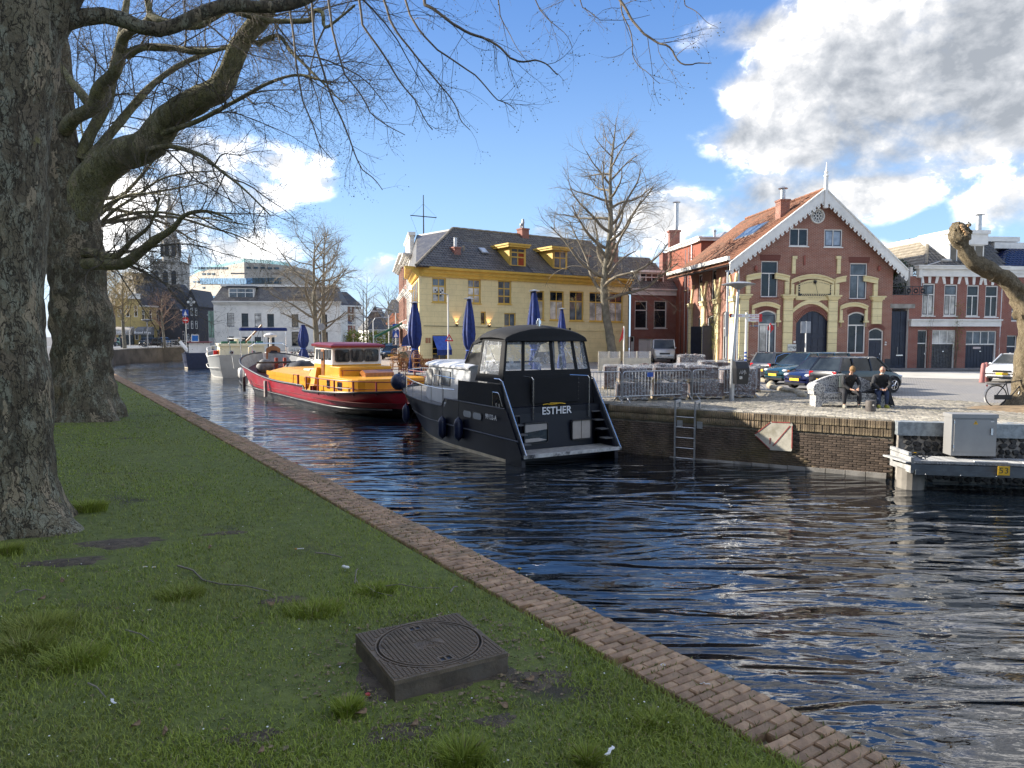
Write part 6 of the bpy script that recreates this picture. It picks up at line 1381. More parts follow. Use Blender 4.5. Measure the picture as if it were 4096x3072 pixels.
for(xa,ya_,xb,yb_)in((1083,350,1212,570),(1430,375,1545,588)):
 r0=fy.rect('3',xa,ya_,xb,yb_,.2);dm.append(r0)
sl=sqrt((RD+.6)**2+(zr_-ze)**2)
cut=[(d[0]+.45,d[1]+.65,-.1,(d[3]-ze)/(zr_-ze)*sl-.1)for d in dm]
roof(yh,[e0,e1,(rr_[0],RD,zr_),(rl[0],RD,zr_)],m_tiled,.27,.36,300,wmat(fy),cut,thick=.10)
B=MB();c_=a*SL
B.prism([(e0[0],e0[1],ze-.02),(rl[0],RD,zr_),(c_.x+nr.x*.5+1.5,c_.y+1,zr_),(c_.x+nr.x*.6,c_.y+nr.y*.6,ze-.02)],(0,0,-.1));B.prism([(rl[0],RD,zr_),(rr_[0],RD,zr_),(W_,10.5,ze),(c_.x,10.5,ze)],(0,0,-.1));B.prism([(W_,-.5,ze-.03),(rr_[0],RD,zr_),(W_,10.5,ze-.03)],(0,0,-.1));B.build('rear_roof',m_tiled,yh)
B=MB();B.tube([(rl[0]+(rr_[0]-rl[0])*k/40,RD,zr_+.05+.02*(k%2))for k in range(41)],.11,6);B.tube([(e0[0]+(rl[0]-e0[0])*k/20,e0[1]+(RD-e0[1])*k/20,ze+.05+(zr_-ze)*k/20+.02*(k%2))for k in range(21)],.11,6);B.build('ridge_tiles',m_tileg,yh)
for i,d in enumerate(dm):
 x0,x1,z0,z1=d;yf=.2;B=MB();zt=z1-.35;db=(zt-ze)/(zr_-ze)*(RD+.6)-.6
 B.box(x0,x0+.10,yf,yf+.1,z0,zt);B.prism([(x0-.02,yf,z0),(x0-.02,yf,zt),(x0-.02,db+1.2,zt)],(.08,0,0));B.prism([(x1-.06,yf,z0),(x1-.06,yf,zt),(x1-.06,db+1.2,zt)],(.08,0,0));B.box(x0,x1,yf,yf+.05,z0,z0+.35);dr=B.build('dormer',m_ochre,yh)
 window(dr,x0+.08,x1-.06,z0+.35,zt,fm=m_ochre,fw=.11,tr=(.5,.75)if i==0 else(.6,),mu=(.5,),muup=(.5,),y=yf,pane=m_glassl,paneb=[m_glassl,mat('red_curtain_glass',(.30,.05,.02),.1)]if i==0 else m_glassl,name='dormer_window')
 B=MB();B.box(x0-.35,x1+.2,yf-.35,db+1.4,zt,zt+.16);B.box(x0-.42,x1+.27,yf-.42,db+1.4,zt+.16,zt+.30);B.build('dormer_roof',m_ochre,dr)
c1=fy.rect('3',630,378,680,540,1.2);chimney(yh,c1[0],c1[1],1.0,1.7,ze+.6,c1[3],pot=(.14,.75,False))
c1=fy.rect('3',1158,232,1213,355,RD);c_=chimney(yh,c1[0],c1[1],RD-.5,RD+.3,zr_-1.2,c1[3])
B=MB();x_=(c1[0]+c1[1])/2;B.cyl((x_,RD-.1,c1[3]),(x_,RD-.1,c1[3]+.62),.11,n=10);B.cyl((x_-.25,RD-.1,c1[3]),(x_-.25,RD-.1,c1[3]+.3),.09,n=8);B.cyl((x_-.32,RD-.1,c1[3]+.35),(x_,RD-.1,c1[3]+.35),.1,n=8);B.cyl((x_,RD-.1,c1[3]+.5),(x_,RD-.1,c1[3]+.85),.14,.1,n=10);B.build('cowl',m_zinc,c_)
for(xa,ya_,xb,yb_)in((1683,445,1722,560),(1905,345,1945,470)):c1=fy.rect('3',xa,ya_,xb,yb_,RD-2.2);chimney(yh,c1[0],c1[1],RD-2.4,RD-1.8,ze+.8,c1[3])
q=fy.rect('3',815,402,868,450,2.2);sk=(zr_-ze)/(RD+.6)
def onroof(x,y):return(x,y,ze+(y+.6)*sk+.10)
ym=(q[2]+q[3])/2;yy0=(q[2]-ze)/sk-.6;yy1=(q[3]-ze)/sk-.6
B=MB();B.prism([onroof(q[0],yy0),onroof(q[1],yy0),onroof(q[1],yy1),onroof(q[0],yy1)],(0,-.05,.08));s_=B.build('skylight',m_zinc,yh);B=MB();B.prism([Vector(onroof(q[0]+.08,yy0+.06))+Vector((0,-.052,.085)),Vector(onroof(q[1]-.08,yy0+.06))+Vector((0,-.052,.085)),Vector(onroof(q[1]-.08,yy1-.06))+Vector((0,-.052,.085)),Vector(onroof(q[0]+.08,yy1-.06))+Vector((0,-.052,.085))],(0,-.006,.01));B.build('pane',mat('sky_pane',(.5,.55,.6),.15),s_)
q=fy.z('3',714,475,1.6);B=MB();B.cyl((q[0],1.6,q[1]-.1),(q[0],1.6,q[1]+1.05),.09,n=8);B.build('vent_pipe',m_tileg,yh)
# ---------------------------------------------------------------- houses along the side s
def side_house(name,label,o0,o1,H,mt,trim,cols,rows,extra=None):
 p0=Vector((-6.98,53.7,0))+dS*o1;p1=Vector((-6.98,53.7,0))+dS*o0;f=Fac((p0.x,p0.y),(p1.x,p1.y));t=thing(name,label,'house',f.P0,f.rz);ops=[];W2=f.W;hh=H/rows
 for r in range(rows):
  for c in range(cols):cw=W2/cols;ops.append((cw*(c+.2),cw*(c+.8),hh*r+.5,hh*r+hh*.85))
 wall(t,0,W2,0,H,ops,mt,.2)
 for o in ops:window(t,*o,fm=trim,fw=.12,tr=(.65,),mu=(.5,),sill=trim)
 for r in range(1,rows+1):cornice(t,0,W2,hh*r-.35*(1+.4*(r==rows)),hh*r,trim,.3+.45*(r==rows),3)
 B=MB();B.box(0,.2,.01,10,0,H);B.box(W2-.2,W2,.01,10,0,H);B.box(0,W2,9.8,10,0,H);B.build('side_walls',m_brick,t);B=MB();B.hexa([(0,0,H),(W2,0,H),(W2,10,H),(0,10,H),(.5,2.4,H+.9),(W2-.5,2.4,H+.9),(W2-.5,8,H+.9),(.5,8,H+.9)]);B.build('roof',m_slate,t);return t,f,W2
t,f,w2=side_house('white_house','narrow white stuccoed house next to the yellow corner house on the side street',9.6,18.5,9.6,m_offw,m_white,3,3)
B=MB();B.box(.5,w2-.5,-.1,.3,9.6,11.2);B.box(.3,w2-.3,-.25,.4,11.2,11.5);B.build('attic',m_white,t)
t,f,w2=side_house('brick_house','tall red brick house with white cornices at the far end of the side street row',18.7,38.5,10.6,m_brick,m_white,6,3)
B=MB();B.prism([(2,-.05,3.9),(2,-3.2,2.3),(2,-3.2,2.05),(2,-.05,3.6)],(8,0,0));B.build('green_awning',mat('green_awning',(.02,.12,.08),.7),t)
t=thing('signal_mast','tall dark signal mast with crossed yard and stays above the side street roofs','mast',D(1695,1000,74).xyz);B=MB();z0=D(1695,1000,74).z;z1=D(1697,780,74).z;B.cyl((0,0,-3),(0,0,z1-z0),.10,.045,8);B.build('pole',m_dark,t);B=MB();yz_=D(1697,866,74).z-z0;B.cyl((-1.35,0,yz_+.12),(1.35,0,yz_-.12),.05,.05,6);B.build('yard',m_dark,t)
B=MB()
for sx_ in(-1,1):B.tube([(0,0,z1-z0-.9),(sx_*1.3,0,yz_),(0,0,0)],.012,3)
B.build('stays',m_dark,t);B=MB();B.lathe([(.05,0),(.8,0),(.8,.25),(.75,.25),(.75,.05),(.05,.05)],(-.7,0,.0),16);B.build('crow_nest',m_dark,t)
ch=thing('chimney_stack','dark brick chimney stack behind the yellow house roof edge, with two pots','chimney',D(1705,1000,68).xyz);B=MB();B.box(-.55,.55,-.5,.5,-3,1.0);B.box(-.65,.65,-.6,.6,.8,.95);B.build('stack',m_brick2,ch);B=MB();B.cyl((-.25,0,1),(-.25,0,1.35),.14,.11,8);B.cyl((.3,0,1),(.3,0,1.3),.14,.11,8);B.build('pots',m_zinc,ch)
ch=thing('stair_tower','brown brick rooftop block left of the chimney stack on the side street','rooftop block',D(1668,1040,80).xyz);B=MB();B.box(-1.2,1.5,-1,4,-3,1.0);B.build('block',m_brick2,ch)
# ---------------------------------------------------------------- brick house with two ta
fb=Fac((11.25,67.6),(16.15,69.2))
bh=thing('brick_house','small dark red brick house with two tall white windows and a white dormer','house',fb.P0,fb.rz);W_=fb.W;HB=fb.z('4',300,885)[1];HB1=fb.z('4',300,835)[1]
ops=[fb.rect('4',257,927,350,1133),fb.rect('4',398,927,492,1130)];dr=fb.rect('4',190,1190,255,1340);gr=fb.rect('4',285,1208,498,1340)
dr=(max(dr[0],.05),dr[1],0,dr[3]);gr=(gr[0],gr[1],0,gr[3]);wall(bh,0,W_,0,HB,ops+[dr,gr],m_brick2,.14)
for k,o in enumerate(ops):window(bh,*o,fw=.10,tr=(.66,),pane=m_glass,sill=True)
door(bh,*dr,m_white,fan=.5);window(bh,gr[0],gr[1],1.9,gr[3],fw=.08,mu=(.17,.33,.5,.67,.83),pane=m_glass,name='garage_light');B=MB()
for k in range(3):w3=(gr[1]-gr[0])/3;B=MB();B.box(gr[0]+w3*k+.02,gr[0]+w3*(k+1)-.02,.12,.18,.02,1.9);B.build('garage_door',m_white,bh)
B=MB();B.box(0,W_,-.12,.02,HB,HB1-.15);B.box(-.05,W_+.05,-.35,.02,HB1-.15,HB1);B.box(W_-.3,W_-.05,-.3,0,HB-.1,HB1);B.build('cornice',m_white,bh)
RB_=4.;rz0=fb.z('4',300,607,RB_)[1];x0_=-.4
roof(bh,[(x0_,-.35,HB1),(W_+.1,-.35,HB1),(W_-1.2,RB_,rz0),(x0_,RB_,rz0)],m_tiled,.28,.34,150,wmat(fb),thick=.1)
B=MB();B.prism([(x0_,RB_,rz0),(W_-1.2,RB_,rz0),(W_,8,HB1),(x0_,8,HB1)],(0,0,-.1));B.box(W_-.2,W_,.01,8,0,HB1);B.box(-.9,-.01,.3,8,0,HB);B.build('rear',m_tiled,bh)
d=fb.rect('4',285,720,470,805,.6);B=MB();B.box(d[0],d[1],.6,3,d[2]-.1,d[3]);dd=B.build('dormer',m_white,bh);B=MB();B.box(d[0]-.25,d[1]+.12,.3,3.3,d[3],d[3]+.2);B.build('dormer_roof',m_white,dd);window(dd,d[0]+.1,d[1]-.05,d[2]+.05,d[3]-.05,fw=.09,mu=(.25,.5,.75),tr=(.6,),muup=(.25,.5,.75),y=.52,name='dormer_window')
c1=fb.rect('4',455,575,505,640,5.);chimney(bh,c1[0],c1[1],4.8,5.5,HB1,c1[3])
# ---------------------------------------------------------------- scaffold in the gap
sc_=thing('scaffold','steel scaffold filling the dark gap beside the small brick house','scaffold',(16.5,64.5,1.6))
for i,(x_,y_)in enumerate(((-.6,0),(.95,0),(-.6,1.2),(.95,1.2))):B=MB();B.cyl((x_,y_,0),(x_,y_,10.2),.035,n=6);B.build('upright',m_steel,sc_)
for k in range(20):B=MB();B.cyl((-.6,0,3.9+.30*k),(.95,0,3.9+.30*k),.03,n=5);B.build('rung',m_steel,sc_)
for k in range(4):B=MB();B.cyl((-.6,0,3.9+1.5*k),(.95,0,5.4+1.5*k),.025,n=5);B.build('brace',m_steel,sc_)
for k in range(2):B=MB();B.box(-.8,1.1,0,1.2,6.4+2.2*k,6.46+2.2*k);B.build('deck',m_woodp,sc_)
ga=thing('dark_infill','dark recessed doorway and wall behind the scaffold','doorway',(16.6,67.6,1.6));B=MB();B.box(-.7,1.4,0,.3,0,7.2);B.build('wall',m_brick2,ga);B=MB();B.box(-.6,1.2,-.05,0,0,3.3);B.build('doors',m_black,ga)
# ---------------------------------------------------------------- taller orange-red block
fo=Fac((16.55,62.8),(24.,63.6));ob=thing('brick_extension','taller orange-red brick block with white parapet behind the gabled house','building',fo.P0,fo.rz);HO=fo.z('4',712,485)[1];HO1=fo.z('4',712,457)[1]
B=MB();B.box(0,fo.W,0,9,0,HO);B.build('walls',m_brickor,ob);B=MB();B.box(-.25,fo.W+.2,-.25,9.2,HO,HO1-.1);B.box(-.35,fo.W+.3,-.35,9.3,HO1-.1,HO1);B.build('parapet',m_white,ob)
B=MB();B.prism([(2.5,3,HO1),(5.5,3,HO1),(4,4.5,HO1+1.2)],(0,2,0));B.build('roof_hood',m_zinc,ob);B=MB();B.cyl((1.6,1,HO1),(1.6,1,HO1+.8),.12,n=8);B.cyl((1.6,1,HO1+.6),(1.6,1,HO1+.72),.18,n=8);B.build('vent',m_zinc,ob)
fl=Fac((15.95,70.6),(16.55,62.9));
fs=thing('brick_annex','orange brick side wing with three white windows above the scaffold','building',fl.P0,fl.rz)
ops=[fl.rect('4',527,590,550,700),fl.rect('4',567,555,615,695),fl.rect('4',630,533,662,690)]
h0=fl.z('4',690,490)[1];wall(fs,0,fl.W,0,HO,ops,m_brickor,.15)
for o in ops:window(fs,*o,fw=.12,tr=(.6,),mu=(.5,),muup=(.5,))
B=MB();B.box(-.1,fl.W,-.3,.1,HO-.05,HO+.45);B.build('parapet',m_white,fs)
for x_ in(fl.z('4',552,700)[0],fl.z('4',686,600)[0]):B=MB();B.cyl((x_,-.12,0),(x_,-.12,HO),.07,n=6);B.build('downpipe',m_steel,fs)
ch=thing('chimney_stack','slim brick chimney with long steel flue left of the orange block','chimney',D(Z('4',545,500)[0],Z('4',545,500)[1],71).xyz);B=MB();B.box(-.5,.5,-.4,.4,-3,1.0);B.box(-.6,.6,-.5,.5,1,1.2);B.build('stack',m_brick2,ch);B=MB();B.cyl((.2,0,1.2),(.2,0,3.9),.22,n=12);B.lathe([(.36,3.9),(.4,3.95),(.1,4.1)],(.2,0,0),12);B.build('flue',m_steel,ch)
# ---------------------------------------------------------------- gabled red brick house 
fg=Fac((15.25,48.5),(26.5,49.75))
gh=thing('gabled_house','red brick gabled house with white scalloped bargeboards, yellow pilasters and sundial','house',fg.P0,fg.rz);W_=fg.W
apx=fg.z('5',1215,150);eL=fg.z('5',500,690);eR=fg.z('5',1790,740)
zE=(eL[1]+eR[1])/2;xa,za_=apx;slL=(za_-eL[1])/(xa-0);slR=(za_-eR[1])/(W_-xa)
big=[(714,712,855,1013),(1450,730,1594,1028)];low=[(690,1122,842,1480),(1432,1135,1580,1480)];gw=[(950,443,1105,590),(1238,450,1388,597)]
OB=[fg.rect('5',*w)for w in big];OLw=[fg.rect('5',*w)+(.22,)for w in low];OG=[fg.rect('5',*w)for w in gw]
gt=fg.rect('5',1002,1128,1280,1540);gt=(gt[0],gt[1],0,gt[3],.85);dr=fg.rect('5',1605,1268,1730,1560);dr=(dr[0],dr[1],0,dr[3],.22)
wall(gh,0,W_,0,za_+.1,OB+OLw+OG+[gt,dr],m_brick,.16,clip=[((0,0,eL[1]),(-slL,0,1)),((W_,0,eR[1]),(slR,0,1))])
m_yb=m_ystone
for i,o in enumerate(OB):window(gh,*o,fw=.07,tr=(.66,),mu=(.5,),sash=m_navyp,pane=m_glass if i==0 else m_glassl,sill=m_arch,y=.08)
for i,o in enumerate(OLw):window(gh,*o,fw=.09,tr=(.68,),mu=(.5,),sash=m_navyp,pane=m_glass if i else m_glassl,paneb=[m_curt,m_glassl]if i==0 else m_glass,y=.08,name='arched_window')
for i,o in enumerate(OG):window(gh,*o,fw=.07,mu=(.5,),sash=m_navyp,pane=m_glass if i==0 else mat('sky_glass',(.30,.36,.44),.08),sill=True,y=.05)
def soldier(x0,x1,z0,h=.42,rise=0.,n=22,lab='lintel_brick'):
 for k in range(n):
  f0=k/n;xm=x0+(x1-x0)*(f0+.5/n);t=(2*(f0+.5/n)-1);zz=z0+rise*(1-t*t);an=-t*(.16+rise*.9/((x1-x0)/2)*.9);w=(x1-x0)/n*.42
  B=MB();B.hexa([(-w,-.012,0),(w,-.012,0),(w,.02,0),(-w,.02,0),(-w*1.15,-.012,h),(w*1.15,-.012,h),(w*1.15,.02,h),(-w*1.15,.02,h)]);o=B.build(lab,m_arch,gh);o.location=(xm,0,zz);o.rotation_euler=(0,-an,0)
for o in OB:soldier(o[0]-.1,o[1]+.1,o[3]+.02,.40)
for o in OLw:soldier(o[0]-.05,o[1]+.05,o[3]-o[4]+.02,.30,o[4])
soldier(gt[0]-.0,gt[1]+.0,gt[3]-gt[4]+.02,.30,gt[4],30);soldier(dr[0],dr[1],dr[3]-dr[4]+.02,.25,dr[4],14)
def ystrip(x0,x1,z0,z1,w=.36,drop=1.,rise=.3,halfL=False,halfR=False,out=.14,foot=.0,nm='stone_arch'):
 B=MB();n=12;pts=[(x0+(x1-x0)*k/n,z0+rise*(1-(2*k/n-1)**2))for k in range(n+1)]
 if halfL:pts=pts[:halfL]
 if halfR:pts=pts[halfR:]
 for a,b in zip(pts[:-1],pts[1:]):B.xz([a,b,(b[0],b[1]+w),(a[0],a[1]+w)],-out,.0);B.xz([(a[0],a[1]+w),(b[0],b[1]+w),(b[0],b[1]+w+.09),(a[0],a[1]+w+.09)],-out-.07,0)
 if not halfR:B.box(x0-.0,x0+w,-out,0,z0-drop,z0);
 if not halfL:B.box(x1-w,x1,-out,0,z0-drop,z0)
 if foot:
  for x_ in(x0,x1-w):B.box(x_-.07,x_+w+.07,-out-.06,0,z0-drop-.0,z0-drop+.14);B.box(x_+.09,x_+w-.09,-out,0,z0-drop-.3,z0-drop)
 return B.build(nm,m_yb,gh)
def pil(x0,x1,z0,z1,blocks=6,cap=.35):
 B=MB();h=(z1-cap-z0)/blocks
 for k in range(blocks):B.bbox(x0,x1,-.16,.0,z0+h*k,z0+h*(k+1)-.015,.02)
 B.box(x0-.0,x1+.0,-.20,0,z1-cap,z1-cap*.7);B.box(x0-.10,x1+.10,-.26,0,z1-cap*.7,z1-cap*.3);B.box(x0-.18,x1+.18,-.34,0,z1-cap*.3,z1);return B.build('pilaster',m_yb,gh)
P=lambda x,y:fg.z('5',x,y)
zc=P(1000,993)[1];
pil(P(553,0)[0],P(630,0)[0],.35,P(600,990)[1]);pil(P(922,0)[0],P(1000,0)[0],.35,zc);pil(P(1298,0)[0],P(1375,0)[0],.35,P(1340,998)[1]);pil(P(1665,0)[0],P(1745,0)[0],P(1700,1235)[1],P(1700,1005)[1],3)
zs=P(650,870)[1]
ystrip(P(605,0)[0],P(965,0)[0],zs-.1,0,.30,P(0,870)[1]-zc-.1,.22,halfL=5);ystrip(P(605,0)[0],P(965,0)[0],zs-.1,0,.30,P(0,870)[1]-zc-.1,.22,halfR=8)
ystrip(P(1348,0)[0],P(1705,0)[0],zs-.22,0,.30,.85,.22,halfL=4);ystrip(P(1348,0)[0],P(1705,0)[0],zs-.22,0,.30,.85,.22,halfR=8)
ystrip(P(980,0)[0],P(1340,0)[0],P(0,900)[1]+.02,0,.22,.85,.38)
for w in(660,1398):ystrip(P(w,0)[0],P(w+233,0)[0],P(0,1115)[1],0,.2,.85,.26,out=.10,foot=1)
B=MB();n=14;x0,x1=P(1003,0)[0],P(1300,0)[0];z0=P(0,1140)[1];
for k in range(n):a,b=k/n,(k+1)/n;fa_,fb_=z0+.62*(1-(2*a-1)**2),z0+.62*(1-(2*b-1)**2);B.xz([(x0+(x1-x0)*a,fa_),(x0+(x1-x0)*b,fb_),(x0+(x1-x0)*b,fb_+.28),(x0+(x1-x0)*a,fa_+.28)],-.12,0)
B.build('stone_arch',m_yb,gh)
for x_ in(970,1342):B=MB();a=P(x_,673);b_=P(x_+25,818);B.box(a[0],b_[0],-.1,0,b_[1],a[1]);B.box(a[0]-(.0 if x_<1000 else .08),b_[0]+(.08 if x_<1000 else 0),-.13,0,a[1]-.2,a[1]);B.build('stone_strip',m_yb,gh)
B=MB();a=P(1068,670);B.box(a[0],a[0]+.1,-.08,0,a[1]-.65,a[1]);B.build('wall_anchor',mat('anchor_red',(.33,.10,.07),.6),gh)
for x_ in(667,1690):B=MB();a=P(x_,775);B.ball((a[0],-.08,a[1]),(.12,.12,.2),8,6);B.build('vent_cowl',mat('anchor_red',(0,0,0)),gh,smooth=60)
SD=[P(1018,890),P(1292,1005)];cx=(SD[0][0]+SD[1][0])/2;x0,x1,z0,z1=SD[0][0],SD[1][0],SD[1][1],P(0,870)[1]
sd_=bpy.data.objects.new('sundial',None);COL.objects.link(sd_);sd_.parent=gh
m_cr=mat('sundial_cream',(.68,.56,.30),.7,var=.04)
B=MB();arc=[(x1+.15-(x1-x0+.3)*k/12,z1-.32+.42*(1-(2*k/12-1)**2))for k in range(13)];B.xz([(x0-.15,z0-.28),(x1+.15,z0-.28)]+arc,-.10,-.0);B.xz([(cx-.5,z0-.28),(cx-.2,z0-.42),(cx+.2,z0-.42),(cx+.5,z0-.28)],-.1,0);B.build('dial_plate',m_cr,sd_)
B=MB();B.box(x0,x0+.13,-.108,-.10,z0,P(0,890)[1]);B.box(x1-.13,x1,-.108,-.10,z0,P(0,895)[1]);B.box(x0+.0,x1,-.108,-.1001,z0-.0,z0+.15);B.build('hour_band',m_black,sd_)
B=MB()
for k in range(15):a=x0+.22+(x1-x0-.5)*k/14;B.hexa([(a,-.114,z0+.01),(a+.05,-.114,z0+.01),(a+.05,-.109,z0+.01),(a,-.109,z0+.01),(a+(cx-a)*.12,-.114,z0+.14),(a+.05+(cx-a)*.12,-.114,z0+.14),(a+.05+(cx-a)*.12,-.109,z0+.14),(a+(cx-a)*.12,-.109,z0+.14)])
for k in range(5):B.box(x0+.02,x0+.11,-.114,-.109,z0+.25+.17*k,z0+.31+.17*k);B.box(x1-.11,x1-.02,-.114,-.109,z0+.25+.17*k,z0+.31+.17*k)
B.build('hour_marks',m_cr,sd_)
sx_,sz_=P(1155,888);B=MB();B.ball((sx_,-.14,sz_),.10,10,6)
for k in range(12):a=2*pi*k/12;B.xz([(sx_+.08*cos(a-.3),sz_+.08*sin(a-.3)),(sx_+.2*cos(a),sz_+.2*sin(a)),(sx_+.08*cos(a+.3),sz_+.08*sin(a+.3))],-.115,-.105)
B.cyl((sx_,-.12,sz_),(P(1163,985)[0],-.32,P(1163,985)[1]),.012,n=5);B.build('gnomon',m_black,sd_)
for txt,xo in(('WIJ TYD HET UPSIDE',-1),('IS GEEN PROBLEEM',1)):
 n=len(txt)
 for k,chh in enumerate(txt):
  if chh==' ':continue
  f_=(k+1)/(n+1);xx=(x0+.18+(sx_-.2-x0-.18)*f_)if xo<0 else(sx_+.22+(x1-.18-sx_-.22)*f_);t_=(xx-cx)/((x1-x0)/2);zz=z1-.30+.22*(1-t_*t_)
  textobj(chh,.09,m_dark,sd_,Matrix.Translation((xx,-.104,zz))@Matrix.Rotation(pi/2,4,'X'),'letter',.001)
textobj('1 2 3 4 5   6 7 8 9 10 11',.09,m_dark,sd_,Matrix.Translation((cx,-.104,z0-.12))@Matrix.Rotation(pi/2,4,'X'),'numerals',.001,1.1)
B=MB();gl=inset(oploop(gt[0],gt[1],gt[2],gt[3],gt[4]),.0);B.xz(gl,.14,.2);gd=B.build('gate',m_navyp,gh);zb_=gt[3]-gt[4]-.9
gm=(gt[0]+gt[1])/2;wdt=gt[1]-gt[0]
B=MB();B.box(gt[0]+.02,gt[1]-.02,.10,.14,zb_-.05,zb_+.05);B.box(gm-.03,gm+.03,.115,.14,0.05,gt[3]-.1);B.build('rail',m_navyp,gd)
for k in range(6):
 for r0,r1 in((.2,1.5),(1.6,zb_-.15),(zb_+.15,zb_+.15+(.9 if k in(0,5)else 1.35 if k in(1,4)else 1.55))):B=MB();a=gt[0]+wdt*(k+.12)/6;b_=gt[0]+wdt*(k+.88)/6;B.bbox(a,b_,.118,.14,r0,r1,.012);B.build('panel',m_navyp,gd)
door(gh,*dr[:4],m_navyp,fan=.75,rise=.22,fw=.09);B=MB();B.box(dr[0]-.1,dr[1]+.1,-.25,.1,-.02,.12);B.build('door_step',m_concrete,gh)
B=MB();B.box(0,gt[0]-.6,-.03,0,0,.42);B.box(gt[1]+.6,dr[0]-.12,-.03,0,0,.72);B.box(dr[1]+.12,W_,-.03,0,0,.72);B.build('plinth',m_dark,gh)
a=fg.rect('5',922,1403,993,1458);B=MB();B.box(a[0],a[1],-.20,-.18,a[2],a[3]);s_=B.build('sign_plate',mat('pale_sign',(.62,.64,.62),.3),gh)
textobj('AMST',.15,m_dark,s_,Matrix.Translation((a[0]+(a[1]-a[0])*.36,-.203,(a[2]+a[3])/2+.02))@Matrix.Rotation(pi/2,4,'X'),'lettering',.002);textobj('installateurs',.045,m_dark,s_,Matrix.Translation((a[0]+(a[1]-a[0])*.36,-.203,(a[2]+a[3])/2-.11))@Matrix.Rotation(pi/2,4,'X'),'small_lettering',.002)
B=MB();B.tube([(a[0]+(a[1]-a[0])*.8+.085*cos(k*pi/8),-.205,(a[2]+a[3])/2+.085*sin(k*pi/8))for k in range(16)],.018,5,closed=True);B.xz([(a[0]+(a[1]-a[0])*.8-.04,(a[2]+a[3])/2-.02),(a[0]+(a[1]-a[0])*.8+.05,(a[2]+a[3])/2+.03),(a[0]+(a[1]-a[0])*.8,(a[2]+a[3])/2-.05)],-.206,-.202);B.build('emblem',m_dark,s_)
B=MB();a=fg.rect('5',972,1376,990,1392);B.box(a[0],a[1],-.19,-.165,a[2],a[3]);B.build('number_plate',m_white,gh)
B=MB();a=fg.rect('5',628,1244,690,1258);B.box(a[0],a[1],-.02,-.0,a[2],a[3]);np_=B.build('street_sign',mat('street_blue',(.03,.05,.14),.4),gh);textobj('SCHUITENMAKERS ST',.075,m_signw,np_,Matrix.Translation(((a[0]+a[1])/2,-.022,(a[2]+a[3])/2))@Matrix.Rotation(pi/2,4,'X'),'lettering',.001)
B=MB();a=P(1745,1388);B.ball((a[0],-.03,a[1]),(.08,.05,.06),8,5);B.box(a[0]-.07,a[0]+.07,-.04,0,a[1]-.2,a[1]-.1);B.build('doorbell',m_white,gh)
cx_,cz_=P(1180,340);r_=.47;B=MB();B.tube([(cx_+r_*cos(2*pi*k/28),-.04,cz_+r_*sin(2*pi*k/28))for k in range(28)],.06,6,closed=True)
for k in range(8):a=2*pi*(k+.5)/8;B.tube([(cx_+.11*cos(a),-.03,cz_+.11*sin(a)),(cx_+r_*.95*cos(a),-.03,cz_+r_*.95*sin(a))],.032,5);B.tube([(cx_+r_*.72*cos(a+pi/8+.12*cos(q*pi/4)*1.6)+.06*sin(q*pi/4)*cos(a),-.03,cz_+r_*.72*sin(a+pi/8+.12*cos(q*pi/4)*1.6)+.06*sin(q*pi/4)*sin(a))for q in range(8)],.02,4,closed=True)
B.tube([(cx_+.11*cos(2*pi*k/12),-.03,cz_+.11*sin(2*pi*k/12))for k in range(12)],.03,5,closed=True);rw=B.build('rose_window',m_white,gh,smooth=60);B=MB();B.cyl((cx_,-.02,cz_),(cx_,.0,cz_),r_,n=28);B.build('pane',m_dark,rw)
fs_=Fac((15.15,60.7),(15.25,48.5));sl_=bpy.data.objects.new('side_facade',None);COL.objects.link(sl_);sl_.parent=gh;sl_.matrix_local=wmat(fg).inverted()@wmat(fs_)
Sz=lambda x,y:fs_.z('5',x,y)
so_=[fs_.rect('5',190,825,225,1075),fs_.rect('5',300,785,340,1050),fs_.rect('5',417,738,455,1030)];sd2=[fs_.rect('5',187,1175,237,1480),fs_.rect('5',262,1165,340,1500),fs_.rect('5',390,1130,440,1490)];sd2=[(a,b,.1,d,.15)for a,b,c,d in sd2]
wall(sl_,0,fs_.W,0,zE,so_+sd2,m_brick,.16,name='side_wall')
for o in so_:window(sl_,*o,fw=.08,tr=(.66,),mu=(.5,),sash=m_navyp,pane=m_glass,sill=m_arch)
for k,o in enumerate(sd2):
 window(sl_,*o,fw=.09,tr=(.7,),mu=(.5,),pane=m_glass,name='arched_window')
 if k<2:B=MB();B.box(o[1]-.1,o[1]+.02,-1.0,-.05,.1,o[3]-.8);B.build('open_shutter',m_navyp,sl_)
def spil(xp,wd=.95):
 x0=xp-wd/2;B=MB();z1=fs_.z('5',480,995)[1]-.1
 for k in range(6):B.bbox(x0,x0+wd,-.16,0,.35+(z1-.7)/6*k,.35+(z1-.7)/6*(k+1)-.015,.02)
 B.box(x0-.1,x0+wd+.1,-.26,0,z1-.35,z1-.1);B.box(x0-.16,x0+wd+.16,-.32,0,z1-.1,z1);
 for sg in(-1,1):
  if 0<xp+sg*.5<fs_.W:B.hexa([(xp-.18*sg*-1-.18,-.14,z1),(xp+.2,-.14,z1),(xp+.2,0,z1),(xp-.2,0,z1),(xp+sg*.75-.15,-.14,z1+1.5),(xp+sg*.75+.15,-.14,z1+1.5),(xp+sg*.75+.15,0,z1+1.5),(xp+sg*.75-.15,0,z1+1.5)])
 B.build('pilaster',m_yb,sl_)
for x_ in(.5,fs_.W*.36,fs_.W*.66,fs_.W-.55):spil(x_)
B=MB();B.box(0,.2,.01,13,0,.1);
B=MB();B.box(W_-.2,W_,.01,12,0,zE);B.xz([(0,zE),(W_,zE),(xa,za_)],11.9,12.1);B.build('rear_walls',m_brick,gh)
oh=.55;yb0=-.55
